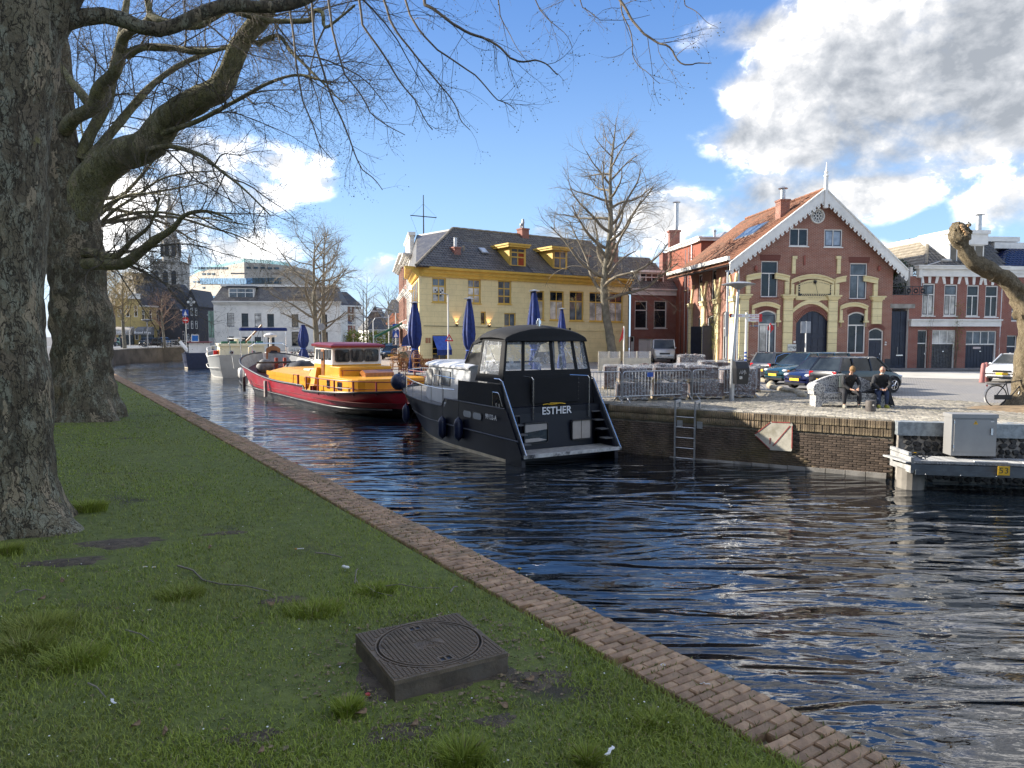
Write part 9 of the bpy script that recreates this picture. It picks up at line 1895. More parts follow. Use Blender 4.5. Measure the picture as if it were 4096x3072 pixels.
q=D(1552,1400,70);car('dark green hatchback facing the viewer on the side street',(q.x,72,1.6),pi+.12,4.1,1.75,1.45,cp('green_black_paint',(.02,.028,.028)));q=D(1540,1400,84);car('silver-blue car behind the dark hatchback on the side street',(q.x,86,1.6),pi+.12,4.1,1.75,1.45,cp('silver_blue_paint',(.25,.33,.42)),far=True)
q=D(598,1385,116);car('black hatchback on the far quay by the ochre shops',(q.x,117.5,2.15),radians(-75),4.3,1.8,1.5,ab,far=True);q=D(645,1385,124);car('dark car facing the viewer behind the black hatchback',(q.x,125,2.15),radians(215),4.5,1.8,1.55,an_,far=True);q=D(430,1385,125);car('green car behind the plane trunk on the far quay',(q.x,126,2.15),radians(100),4.2,1.8,1.5,cp('pale_green_paint',(.15,.28,.2)),far=True)
# ---- signs and street furniture
def pole(nm,lab,cat,p,h,r=.04,mt=None):t=thing(nm,lab,cat,p);B=MB();B.cyl((0,0,0),(0,0,h),r,n=10);B.build('pole',mt or m_steel,t,smooth=60);return t
q=D(2983,1400,44);t=pole('signpost','signpost with red and white direction arms and blue striped foot','signpost',(q.x,44,1.6),D(2985,1250,44).z-1.6,.07,m_white)
for k in range(5):B=MB();B.cyl((0,0,.35+.22*k),(0,0,.46+.22*k),.076,n=10);B.build('stripe',m_signb,t)
zz=lambda v:D(2983,v,44).z-1.6
for(v0,v1,x0,x1)in((1257,1269,.1,.85),(1272,1286,.1,.85),(1256,1269,-.95,-.1)):
 B=MB();B.box(x0,x1,-.03,.03,zz(v1),zz(v0));a_=B.build('direction_arm',m_signw,t);B=MB();xe=x1+.0 if x0>0 else x0;zc_=(zz(v0)+zz(v1))/2;B.xz([(xe-.08,zz(v1)-.02),(xe+.08,zz(v1)-.02),(xe+.12*(1 if x0>0 else-1),zc_),(xe+.08,zz(v0)+.02),(xe-.08,zz(v0)+.02)],-.035,.035);B.build('arrow_tip',m_signr,a_)
 textobj('Centrum' if x0<0 else('Nrd. Baan' if v0<1260 else 'Waterstad'),.13,m_signr,a_,Matrix.Translation(((x0+x1)/2,-.034,zc_))@Matrix.Rotation(pi/2,4,'X'),'lettering',.002)
q=D(3222,1400,43);t=pole('parking_sign','blank grey back of a square sign on a white pole before the gate','sign',(q.x,43,1.6),D(3222,1285,43).z-1.6,.04,m_white);B=MB();a=D(3202,1332,43);b_=D(3243,1286,43);B.bbox(a.x-q.x,b_.x-q.x,-.03,0,a.z-1.6,b_.z-1.6,.008);B.build('sign_panel',m_zinc,t)
q=D(3077,1400,45);t=pole('no_parking_sign','narrow roadside pole with round red-edged sign before the left window','sign',(q.x,45,1.6),D(3077,1300,45).z-1.6,.04,m_steel);B=MB();B.tube([(.05+.05*cos(a*pi/8),0,D(3077,1312,45).z-1.6+.28*sin(a*pi/8))for a in range(16)],.03,5,closed=True);B.cyl((.05,.01,D(3077,1312,45).z-1.6),(.05,.02,D(3077,1312,45).z-1.6),.2,n=14);B.build('sign_disc',m_signr,t)
q=D(2903,1500,47);t=pole('camera_pole','slim grey pole with small crossbar left of the gabled house corner','pole',(q.x,47,1.6),D(2903,1083,47).z-1.6,.07);B=MB();z_=D(2903,1085,47).z-1.6;B.box(-.15,.25,-.05,.05,z_-.02,z_+.05);B.box(-.1,.1,-.1,.1,z_*.35,z_*.35+1.6);B.build('box',m_zinc,t)
q=D(1793,1400,50.5);t=pole('street_lamp','slender white street lamp before the yellow house','street lamp',(q.x,50.5,1.6),D(1793,1180,50.5).z-1.6,.055,m_offw);z_=D(1793,1178,50.5).z-1.6;B=MB();B.tube([(0,0,z_-.1),(0,0,z_),(-.25,0,z_+.08),(-.3,0,z_+.08)],.03,5);B.ball((-.35,0,z_+.06),(.22,.09,.05),8,5);B.build('lamp_head',m_zinc,t)
t=thing('warning_sign','triangular red-edged warning sign on the white street lamp','sign',(q.x+.08,50.4,1.6));z0,z1=D(1797,1365,50.4).z-1.6,D(1797,1336,50.4).z-1.6;B=MB();B.xz([(-.3,z0),(.3,z0),(0,z1)],0,.02);B.build('red_triangle',m_signr,t);B=MB();B.xz([(-.18,z0+.08),(.18,z0+.08),(0,z1-.14)],-.01,0);B.build('white_field',m_signw,t);B=MB();B.box(-.03,.03,-.015,-.01,z0+.13,z0+.3);B.build('symbol',m_black,t)
q=D(2495,1430,45);t=pole('flag_pole','short leaning red and white marker beside the pale screens','marker',(q.x,45,1.6),D(2500,1305,45).z-1.6,.045,m_white);B=MB();z_=D(2490,1310,45).z-1.6;B.xz([(-.05,z_),(0,z_),(-.08,z_-.7),(-.32,z_-.95)],-.02,.0);B.build('red_flag',m_signr,t)
for i,(u,v,Y)in enumerate(((1413,1280,120),(1494,1283,110),(1556,1260,100),(1584,1250,98))):
 q=D(u,1400,Y);z_=D(u,v,Y).z-1.6;t=pole('street_light',['far street light left of the ship mast','curved street light in front of the villa','thin pole right of the villa','tall street light above the side street'][i],'street light',(q.x,Y,1.6),z_,.07,m_offw);B=MB();s=1 if i<2 else-1;B.tube([(0,0,z_-.1),(.3*s,0,z_+.4),(1.5*s,0,z_+.55),(2.*s,0,z_+.5)],.05,5);B.ball((2.1*s,0,z_+.5),(.5,.15,.12),8,5);B.build('lamp_head',m_zinc,t)
t=thing('crossing_sign','stack of two blue crossing signs on a pole at the side street end','sign',D(1584,1345,97.5).xyz)
for k in range(2):B=MB();B.box(-.45,.45,-.03,0,-.2+1.0*k,.7+1.*k);p_=B.build('blue_panel',m_signb,t);B=MB();B.xz([(-.3,-.1+k),(.3,-.1+k),(0,.55+k)],-.04,-.03);B.build('white_triangle',m_signw,p_)
q=D(746,1385,116);t=pole('no_entry_sign','blue crossing sign above a round red no-entry sign by the bridge','sign',(q.x,116,2.15),6.0,.05);B=MB();B.box(-.5,.5,-.04,0,5.0,6.1);B.build('blue_panel',m_signb,t);B=MB();B.xz([(-.33,5.15),(.33,5.15),(0,5.9)],-.05,-.04);B.build('white_triangle',m_signw,t);B=MB();B.cyl((0,0,4.35),(0,-.04,4.35),.52,n=18);B.build('red_disc',m_signr,t);B=MB();B.box(-.36,.36,-.06,-.04,4.27,4.43);B.build('white_bar',m_signw,t)
q=D(592,1385,108);t=pole('lamp_post','dish lamp post on the far quay beside the parked bicycles','lamp post',(q.x,108,2.15),4.1,.08,m_zinc);B=MB();B.lathe([(.1,-.3),(.8,.0),(.8,.08),(.05,.15)],(0,0,4.2),14);B.build('lamp_head',m_zinc,t)
q=D(520,1385,107);t=pole('wooden_post','thin white post before the shop awning on the far quay','post',(q.x,107,2.15),2.6,.06,m_white)
# ---- bridge
br=thing('bridge','low road bridge with grey steel railing crossing the canal in the distance','bridge',(-54,118.2,0));B=MB();B.box(-.2,9.5,0,8,1.35,2.2);B.box(-.3,9.6,-.15,.0,1.5,2.28);B.build('deck',mat('pale_bridge_concrete',(.45,.43,.38),.8,var=.15),br);B=MB();B.box(.3,9,3,8,-.5,1.4);B.build('abutment',m_black,br)
fn=thing('quay_railing','grey steel railing along the far quay towards the bridge','railing',(0,0,0));pr=[D(655,1400,113),D(700,1400,116.5),D(740,1400,117.8),D(800,1400,118)]
for a,b_ in zip(pr[:-1],pr[1:]):
 for z_ in(2.55,2.85,3.2):B=MB();B.cyl((a.x,a.y,z_),(b_.x,b_.y,z_),.035,n=5);B.build('rail',m_zinc,fn)
 for k in range(4):c_=a.lerp(b_,k/4);B=MB();B.cyl((c_.x,c_.y,2.1),(c_.x,c_.y,3.25),.04,n=5);B.build('post',m_zinc,fn)
# ---- bicycles
def bicycle(lab,loc,rz,mt=None,sc=1.,grp=None,guard=None,lean=0.):
 t=thing('bicycle',lab,'bicycle',loc,rz,grp);t.rotation_euler.x=lean;mt=mt or m_black
 for y in(-.55,.55):
  B=MB();B.tube([(0,y+.34*cos(a*pi/12),.36+.34*sin(a*pi/12))for a in range(24)],.018,5,closed=True);w=B.build('wheel',m_tyre,t,smooth=60);B=MB()
  for a in range(14):B.tube([(.0,y,.36),(0,y+.33*cos(a*pi/7),.36+.33*sin(a*pi/7))],.0025,3)
  B.build('spokes',m_chrome,w)
  B=MB();n=9;B.tube([(0,y+.375*cos(radians(60 if y<0 else 20)+a*radians(150)/n),.36+.375*sin(radians(60 if y<0 else 20)+a*radians(150)/n))for a in range(n+1)],.022,5);B.build('mudguard',(guard or mt)if y<0 else mt,t)
 B=MB()
 for a,b in(((0,-.55,.36),(0,-.12,.28)),((0,-.12,.28),(0,-.26,.86)),((0,-.12,.28),(0,.33,.84)),((0,-.22,.78),(0,.36,.90)),((0,-.55,.36),(0,-.24,.78)),((0,.36,.95),(0,.55,.36)),((0,.36,.9),(0,.30,1.08))):B.tube([a,b],.016,6)
 B.build('frame',mt,t);B=MB();B.tube([(-.28,.12,1.10),(-.26,.28,1.12),(0,.33,1.08),(.26,.28,1.12),(.28,.12,1.10)],.013,5);B.build('handlebar',m_chrome,t);B=MB();B.loft([[(-.09,-.42,.92),(.09,-.42,.92),(.02,-.12,.92),(-.02,-.12,.92)],[(-.09,-.42,.98),(.09,-.42,.98),(.02,-.12,.96),(-.02,-.12,.96)]]);B.build('saddle',m_black,t)
 B=MB();B.box(-.015,.035,-.60,-.06,.25,.40);B.build('chain_case',m_black,t);B=MB();B.box(-.07,.07,-.82,-.3,.74,.765);B.build('rack',mt,t);B=MB();B.ball((0,-.86,.70),(.035,.025,.035),6,5);B.build('rear_lamp',m_tail,t);return t
q=G(3990,1629);bicycle('black city bicycle with white rear mudguard leaning on the pollarded tree',(q.x+.52,q.y+.05,1.6),radians(-90),guard=m_white)
rb_=random.Random(4)
for i,(u,Y,z_,lb_)in enumerate(((585,112,2.15,'bicycle by the dish lamp post on the far quay, left one'),(600,112,2.15,'bicycle by the dish lamp post on the far quay, right one'),(705,117,2.2,'bicycle against the railing left of the no-entry sign'),(720,117,2.2,'bicycle closest left of the no-entry sign pole'),(762,118,2.2,'bicycle against the bridge railing right of the no-entry sign'),(775,118,2.2,'second bicycle right of the no-entry sign'),(790,118,2.2,'third bicycle right of the no-entry sign'),(2960,46,1.6,'bicycle parked at the foot of the gabled house corner'),(3010,46.5,1.6,'bicycle between signpost and pilaster'))):
 q=D(u,1400,Y);bicycle(lb_,(q.x,Y-.8,z_),radians(90)+rb_.uniform(-.5,.5),lean=0)
# ---- pollarded plane tree at the right
pq=G(4040,1632);pt=thing('pollarded_tree','pollarded tree with knobbly club-like branch and thick rough trunk at the right edge','tree',(16.75,23.2,1.6))
Yp=23.2;Lp=lambda u,v,Y=23.2:D(u,v,Y)-Vector((16.75,23.2,1.6))
B=trunkmesh([Vector((.02,0,-.1)),Vector((.05,0,.5)),Vector((.12,0,1.5)),Vector((.14,0,2.4)),Vector((.12,0,3.1)),Vector((.35,0,3.9)),Vector((.9,.1,4.6))],[.52,.40,.36,.34,.36,.30,.16],n=36,seed=4.,flare=.55,flh=.7,burl=.22);B.build('trunk',m_pol,pt,smooth=50,fix=False)
B=MB();limbmesh(B,[Lp(4110,1260),Lp(4075,1180),Lp(4020,1120),Lp(3950,1080),Lp(3890,1045),Lp(3850,990),Lp(3836,950),Lp(3842,918),Lp(3852,905)],[.34,.31,.25,.26,.21,.21,.28,.32,.18],24,.42,5,4.5);B.build('limb',m_pol,pt,smooth=45,fix=False)
B=MB();r_=random.Random(3)
for k in range(60):c_=Lp(3836+r_.gauss(0,14),945+r_.gauss(0,22));c_.y+=r_.uniform(-.24,-.10);s=r_.uniform(.025,.06);B.ball(tuple(c_),(s,s,s),6,4)
B.build('pollard_knobs',m_pol,pt,smooth=60)['kind']='stuff';B=MB()
for k in range(12):c_=Lp(3836+r_.uniform(-16,18),932+r_.uniform(-26,26));c_.y-=.29;B.cyl(tuple(c_),tuple(c_+Vector((r_.uniform(-.02,.02),-.04,.02))),.035,n=8)
B.build('cut_ends',mat('cut_wood',(.55,.36,.19),.8),pt);B=MB()
for a in([(3872,905),(3885,880),(3893,860),(3885,840)],[(3880,900),(3870,885),(3855,882)],[(3995,1120),(4010,1160),(4012,1210)],[(3975,1115),(3960,1125)]):B.tube([Lp(u,v,23.0)for u,v in a],[.008,.006,.004,.003][:len(a)],4)
B.build('shoots',m_stick,pt)
# ---- ladder, sign on the wall, cabinet, pontoon
lad=thing('quay_ladder','galvanised steel ladder fixed to the brick quay wall','ladder',(0,0,0));pL=[D(2718,1700,22.9),D(2789,1700,22.4)];sL=[(p-QW[0]).dot(QW[1])for p in pL]
for s in sL:
 B=MB();B.hexa([at(s-.022,-.3,.09),at(s+.022,-.3,.09),at(s+.022,-.3,.15),at(s-.022,-.3,.15),at(s-.022,1.86,.09),at(s+.022,1.86,.09),at(s+.022,1.86,.15),at(s-.022,1.86,.15)]);B.hexa([at(s-.022,1.78,-.3),at(s+.022,1.78,-.3),at(s+.022,1.78,.1),at(s-.022,1.78,.1),at(s-.022,1.86,-.3),at(s+.022,1.86,-.3),at(s+.022,1.86,.1),at(s-.022,1.86,.1)]);B.hexa([at(s-.03,1.58,-.32),at(s+.03,1.58,-.32),at(s+.03,1.58,-.26),at(s-.03,1.58,-.26),at(s-.03,1.86,-.32),at(s+.03,1.86,-.32),at(s+.03,1.86,-.26),at(s-.03,1.86,-.26)]);B.build('stile',m_steel,lad)
 B=MB();B.hexa([at(s+.04,1.0,.04),at(s+.22,1.0,.04),at(s+.22,1.0,.06),at(s+.04,1.0,.06),at(s+.04,1.22,.04),at(s+.22,1.22,.04),at(s+.22,1.22,.06),at(s+.04,1.22,.06)]);B.build('bracket',m_steel,lad)
for k in range(5):B=MB();B.cyl(at(sL[0],.02+.33*k,.12),at(sL[1],.02+.33*k,.12),.014,n=5);B.build('rung',m_steel,lad)
sg_=thing('arrow_board','white faded five-sided arrow board with red edge on the quay wall','sign',(0,0,0));cs=[(3018,1738),(3083,1687),(3165,1690),(3171,1697),(3168,1800),(3165,1805),(3082,1800)]
ux,un=QW[1:]
def onw(u,v,o=.06):
 a,_,un=QW;r=_ray(u,v);t=(a+un*o-Vector((0,0,EYE))).dot(un)/r.dot(un);return Vector((0,0,EYE))+r*t
pp=[onw(u,v)for u,v in cs];B=MB();un=QW[2];B.prism(pp,un*.02);B.build('board',mat('faded_board',(.58,.54,.44),.7,var=.12,scale=3,dirt=(.25,.22,.14),dirtamt=.6,dscale=2.5),sg_);m_fr=mat('faded_red',(.35,.07,.06),.7,var=.3,scale=9)
B=MB()
for(p0,p1)in(((3018,1738),(3083,1688)),((3083,1688),(3165,1691)),((3169,1700),(3167,1798)),((3082,1799),(3022,1742)),((3163,1700),(3088,1788)),((3080,1750),(3080,1778))):x0,x1=onw(*p0,.085),onw(*p1,.085);x0,x1=x0.lerp(x1,.04),x0.lerp(x1,.96);nn=(x1-x0).normalized().cross(un)*.014;B.prism([x0-nn,x1-nn,x1+nn,x0+nn],un*.004)
B.build('red_line',m_fr,sg_)
q0,q1=D(3808,1700,18.12),D(3988,1700,18.0);cb=thing('electricity_cabinet','grey steel electricity cabinet with warning triangle, hung before the stone wall','cabinet',(q0.x,q0.y,0),atan2(q1.y-q0.y,q1.x-q0.x));cw=(q1-q0).length;zt=D(3900,1657,18.05).z;zb=D(3900,1824,18.05).z;m_cbx=mat('brushed_cabinet',(.34,.335,.325),.42,.35,var=.08,scale=1.5)
B=MB();B.box(0,cw,0,.42,zb,zt-.1);B.build('body',m_cbx,cb);B=MB();B.box(-.02,cw+.02,-.03,.45,zt-.1,zt);B.build('lid',m_cbx,cb);B=MB();B.bbox(.05,cw-.06,-.018,0,zb+.11,zt-.13,.006);dr_=B.build('door',m_cbx,cb);B=MB();B.box(cw-.16,cw-.11,-.05,-.018,zb+.55,zb+.72);B.build('handle',m_chrome,dr_)
B=MB();x_=cw*.52;B.xz([(x_-.055,zt-.26),(x_+.055,zt-.26),(x_,zt-.165)],-.024,-.019);B.build('warning_triangle',m_yplate,dr_);B=MB();B.xz([(x_-.006,zt-.25),(x_+.008,zt-.215),(x_-.002,zt-.215),(x_+.004,zt-.19),(x_-.01,zt-.222),(x_,zt-.222)],-.027,-.0245);B.build('bolt',m_black,dr_);B=MB();B.box(cw-.16,cw-.08,-.022,-.018,zt-.20,zt-.17);B.build('label_plate',m_white,dr_);B=MB()
for z_ in(zb+.2,zt-.25):B.box(.035,.06,-.03,-.01,z_,z_+.08)
B.build('hinge',m_chrome,dr_)
pn=thing('pontoon','grey plank mooring pontoon with number plate below the stone wall','pontoon',(0,0,.27));m_pl=mat('weathered_deck_plank',(.30,.30,.29),.85,var=.3,scale=4,perobj=.3,bump=.5);m_pb2=mat('pontoon_beam',(.10,.115,.125),.55,var=.25,scale=3)
A,B_=D(3561,1804,18.8),D(3643,1864,17.65);PZ=.27;C_=Vector((15.4,16.6,0));ud=(C_-B_).normalized();vb=(A-B_);npk=70
tb=MB();tb.bbox(-.028,.028,-.5,.5,-.02,.02,.005);me=tb.data('plank',m_pl)
for k in range(76):
 x_=.03+.066*k;p0=B_+ud*x_;w_=1.15;off_=max(0,.62-x_)*1.2
 o=bpy.data.objects.new('plank',me);COL.objects.link(o);o.parent=pn;dv=Vector((-.25,.95,0)).normalized();c_=p0+dv*(.56);o.matrix_local=basis((c_.x,c_.y,.47),ud,dv*1.0,(0,0,1))@Matrix.Diagonal((1,1.04,1,1))
def beam(p,q,z0,z1,th,mt,nm):d=(q-p).normalized();n=Vector((d.y,-d.x,0))*th;B=MB();B.hexa([Vector((*p.xy,z0)),Vector((*q.xy,z0)),Vector((*(q-n).xy,z0)),Vector((*(p-n).xy,z0)),Vector((*p.xy,z1)),Vector((*q.xy,z1)),Vector((*(q-n).xy,z1)),Vector((*(p-n).xy,z1))]);return B.build(nm,mt,pn)
beam(B_,C_,.27,.43,.1,m_pb2,'front_beam');beam(B_+ud*.1+Vector((.0,-.03,0)),C_+Vector((0,-.03,0)),.17,.29,.05,m_pb2,'fender_beam');beam(A,B_,.20,.60,.08,m_pl,'end_beam');beam(B_,C_,.46,.52,.08,m_pl,'kerb_rail');beam(A+vb*.02,B_+vb*.12,.62,.70,.08,m_pl,'end_rail')
for k in range(5):q=B_+ud*(1.45+1.1*k);beam(q,q+ud*.75,.525,.555,.06,m_white,'white_strip')
for k in range(7):q=B_+ud*(.3+.8*k)+Vector((.0,-.085,0));B=MB();B.ball((q.x,q.y-.005,.2),.014,6,4);B.build('bolt',m_chrome,pn)
B=MB();q=A.lerp(B_,.75)+ud*.15;B.cyl((q.x+.1,q.y+.2,-.9),(q.x+.1,q.y+.2,.25),.32,n=16);B.build('float',mat('float_grey',(.22,.20,.17),.7),pn)
q=D(4011,1870,17.2);pl_=Vector((q.x,(B_+ud*((q.x-B_.x)/ud.x)).y-.10,.62));B=MB();B.box(-.13,.13,-.012,0,-.11,.11);n53=tag(B.build('number_plate',m_yplate,None,loc=pl_,rz=atan2(ud.y,ud.x)),'yellow mooring number plate reading 53 on the pontoon edge','number plate');textobj('53',.20,m_black,n53,Matrix.Translation((0,-.014,0))@Matrix.Rotation(pi/2,4,'X'),'digits',.001,1.15)
B=MB();q=B_+ud*.62+Vector((-.12,.42,0));q.z=.77;B.tube([(-.2,0,.10),(-.1,0,.05),(0,0,.07),(.1,0,.05),(.2,0,.10)],.018,5);B.cyl((-.06,0,0),(-.03,0,.07),.015,n=5);B.cyl((.06,0,0),(.03,0,.07),.015,n=5);tag(B.build('mooring_cleat',m_dark,None,loc=q),'dark cleat on the corner of the pontoon','cleat')
q=D(3660,1830,18.75);flower((q.x,q.y,.70),.045,'o','yellow dandelion cluster at the foot of the stone wall',hgt=.10)
# ---- parasols
def parasol(lab,u,vt,Y,w,vb=None):
 q=D(u,1400,Y);z=D(u,vt,Y).z-1.6;t=thing('closed_parasol',lab,'parasol',(q.x,Y,1.6),0,'closed blue parasols on the terraces');B=MB();B.cyl((0,0,0),(0,0,z),.04,n=8);B.build('pole',m_offw,t);rs_=w/2;n=28;rings=[];tie=z*.34 if vb is None else vb
 for f,r in((.03,.9),(.12,.95),(.28,.62),(.34,.42),(.36,.42),(.42,.80),(.55,1.0),(.70,.86),(.85,.60),(.97,.32),(.985,.28)):
  rings.append([(rs_*r*(1+.16*cos(8*2*pi*k/n+3*f)+.05*sin(5*2*pi*k/n))*cos(2*pi*k/n),rs_*r*(1+.16*cos(8*2*pi*k/n+3*f))*sin(2*pi*k/n),z*f if f>.3 else z*f)for k in range(n)])
 B=MB();B.loft(rings);B.build('canopy',m_bluec,t,smooth=50);B=MB();B.lathe([(.0,0),(.26,.0),(.30,.03),(.0,.10)],(0,0,z*.985),12);B.build('cap',m_steel,t);B=MB();B.tube([(rs_*.5*cos(a*pi/8),rs_*.5*sin(a*pi/8),z*.35)for a in range(16)],.035,5,closed=True);B.build('tie',m_bluecl,t);return t
parasol('closed blue parasol at the corner of the yellow house',1660,1208,42.6,.80);parasol('closed blue parasol before the second window of the yellow house',1877,1192,38.5,.66);parasol('tallest closed blue parasol above the cruiser canopy',2137,1160,36,.66);parasol('smallest closed blue parasol right of the tallest one',2247,1233,48,.58)
parasol('closed blue parasol behind the red wheelhouse near the pair of trees',1214,1297,66,.95)
t=thing('blue_awning','dark blue side awning sticking out left of the corner parasol','awning',D(1640,1395,56).xyz);B=MB();a=[D(u,v,56)-Vector(t.location)for u,v in((1606,1383),(1645,1382),(1645,1322),(1625,1340),(1612,1352))];B.prism(a,(0,.5,0));B.build('cloth',m_bluec,t);B=MB();B.tube([a[0],a[1]],.03,4);B.build('edge',m_bluecl,t)
# ---- terrace: slatted wooden screens, stacked wicker chairs, sitters
for i,(u0,u1,Y,v0)in enumerate(((1603,1650,45,1432),(1650,1690,45,1433),(1690,1740,46,1434),(1740,1790,46.5,1435))):
 a,b_=D(u0,1430,Y),D(u1,1430,Y);t=thing('wooden_screen','slatted red-brown terrace screen, '+['leftmost','second from left','third from left','rightmost by the lamp pole'][i],'screen',(a.x,Y,1.6),0,'slatted terrace screens');z=D(u0,v0,Y).z-1.6;n=7
 for k in range(n):B=MB();w=(b_.x-a.x)/n;B.box(w*k+.01,w*(k+1)-.015,0,.03,.05,z);B.build('slat',m_terr,t)
 B=MB();B.box(0,b_.x-a.x,.03,.06,.3,.4);B.box(0,b_.x-a.x,.03,.06,z-.2,z-.1);B.build('batten',m_terr,t)
def wicker(loc,rz,lab,tilt=0.):
 t=thing('wicker_chair',lab,'chair',loc,rz,'wicker chairs stacked on the terrace');t.rotation_euler.x=tilt
 B=MB();B.lathe([(.0,.42),(.24,.42),(.25,.45),(.0,.47)],n=14);B.build('seat',m_wicker,t)
 B=MB();
 for r in(.30,.24,.17):B.tube([(r*cos(a*pi/8),.16+.02*a*(8-a)/8,.45+r*1.55*sin(a*pi/8))for a in range(9)],.018,5)
 B.tube([(-.3,.16,.47),(-.30,-.15,.66),(-.25,-.2,.45)],.016,5);B.tube([(.3,.16,.47),(.30,-.15,.66),(.25,-.2,.45)],.016,5);B.build('backrest',m_wicker,t)
 for x in(-.2,.2):
  for y in(-.18,.18):B=MB();B.cyl((x,y,.43),(x*1.15,y*1.15,0),.014,n=5);B.build('leg',m_wicker,t)
 return t
k=0
CL_=['leftmost wicker chair, lowest','leftmost wicker chair, second up','leftmost wicker chair, top and tipped','wicker chair in the second stack, lowest','wicker chair in the second stack, upper','wicker chair in the third stack, lowest','wicker chair in the third stack, middle','wicker chair in the third stack, top']
for(u,Y,z)in((1582,43,0),(1586,43,.28),(1580,43,.6),(1612,43,.0),(1614,43,.30),(1672,42,.0),(1670,42,.28),(1668,42,.52)):q=D(u,1450,Y);wicker((q.x,Y,1.62+z),.3*sin(k*2.),CL_[k],.25 if k==2 else 0);k+=1
def stander(lab,u,Y,g,h,top,bot,seated=False,fat=1.):
 q=D(u,1400,Y);t=thing('person',lab,'person',(q.x,Y,g));z0=0;B=MB();s=h/1.75;f=fat*s
 if seated:B.loft([[(-.22*f,-.15,.35),(.22*f,-.15,.35),(.22*f,.15,.35),(-.22*f,.15,.35)],[(-.26*f,-.14,.85),(.26*f,-.14,.85),(.26*f,.14,.85),(-.26*f,.14,.85)],[(-.14*f,-.08,1.08),(.14*f,-.08,1.08),(.14*f,.08,1.08),(-.14*f,.08,1.08)]]);hz_=1.22
 else:
  for x in(-.09,.09):B.loft([[(x*s-.06*f,-.07,0),(x*s+.06*f,-.07,0),(x*s+.06*f,.07,0),(x*s-.06*f,.07,0)],[(x*s-.085*f,-.09,.85*s),(x*s+.085*f,-.09,.85*s),(x*s+.085*f,.09,.85*s),(x*s-.085*f,.09,.85*s)]],mi=1)
  B.loft([[(-.17*f,-.11,.82*s),(.17*f,-.11,.82*s),(.17*f,.11,.82*s),(-.17*f,.11,.82*s)],[(-.23*f,-.12,1.35*s),(.23*f,-.12,1.35*s),(.23*f,.12,1.35*s),(-.23*f,.12,1.35*s)],[(-.08*f,-.06,1.5*s),(.08*f,-.06,1.5*s),(.08*f,.06,1.5*s),(-.08*f,.06,1.5*s)]]);hz_=1.63*s
  for x in(-1,1):B.tube([(x*.23*f,0,1.38*s),(x*.30*f,-.03,1.1*s),(x*.26*f,-.12,.85*s)],[.06,.05,.04],6)
 B.build('body',[top,bot],t,smooth=50);B=MB();B.ball((0,0,hz_),(.09,.10,.12),8,6);B.build('head',mat('skin',(0,0,0)),t,smooth=True);B=MB();B.ball((0,.015,hz_+.03),(.097,.105,.11),8,6);B.build('hair',mat('brown_hair',(.14,.09,.05),.8),t,smooth=True);return t
m_wt=mat('white_shirt',(.6,.55,.5),.8);m_ol=mat('olive_coat',(.12,.11,.07),.9);m_pk=mat('beige_coat',(.40,.28,.22),.9)
stander('waitress standing in white top beyond the terrace',1605,58,1.6,1.7,m_wt,m_dark);stander('sitter in olive coat seen from behind on the terrace',1612,49,1.75,1.7,m_ol,m_dark,True,1.3);stander('fair-haired sitter on the terrace right of the olive coat',1627,50,1.8,1.7,m_pk,m_dark,True);stander('sitter closest to the corner parasol',1640,51,1.8,1.65,m_pk,m_dark,True)
stander('pedestrian in pale top and dark trousers far left beside the trunk',461,120,2.15,1.72,m_pk,m_dark);stander('figure with dark bicycle beside the far street tree',488,110,2.15,1.7,m_dark,m_dark);stander('motorcyclist sitting at the railing left of the no-entry sign',718,117,2.4,1.7,m_ol,m_dark,True);stander('cyclist in dark coat right of the no-entry sign',766,118.5,2.4,1.7,m_dark,m_dark,True)
# ---- pale screens with clear tops and benches near the alder
for i,(u0,u1,Y)in enumerate(((2395,2480,44),(2495,2602,43))):
 a,b_=D(u0,1432,Y),D(u1,1434,Y);t=thing('terrace_windscreen',['left cream windscreen with clear top by the alder trunk','right cream windscreen with clear top before the white van'][i],'screen',(a.x,Y,1.6));w=b_.x-a.x;z=a.z-1.6;B=MB();B.box(0,w,0,.04,.02,z);B.build('panel',mat('cream_panel',(.55,.50,.40),.6),t)
 for k in range(3):B=MB();B.box(w*k/2-.03,w*k/2+.03,-.02,.06,0,z+.42);B.build('post',mat('cream_panel',(0,0,0)),t)
 B=MB();B.box(.03,w-.03,.015,.02,z,z+.40);gl_=newmat('clear_screen')if 'clear_screen' not in MATS else(MATS['clear_screen'],0,MATS['clear_screen'].node_tree.nodes['Principled BSDF']);gl_[2].inputs['Alpha'].default_value=.25;gl_[2].inputs['Roughness'].default_value=.05;B.build('clear_pane',gl_[0],t)
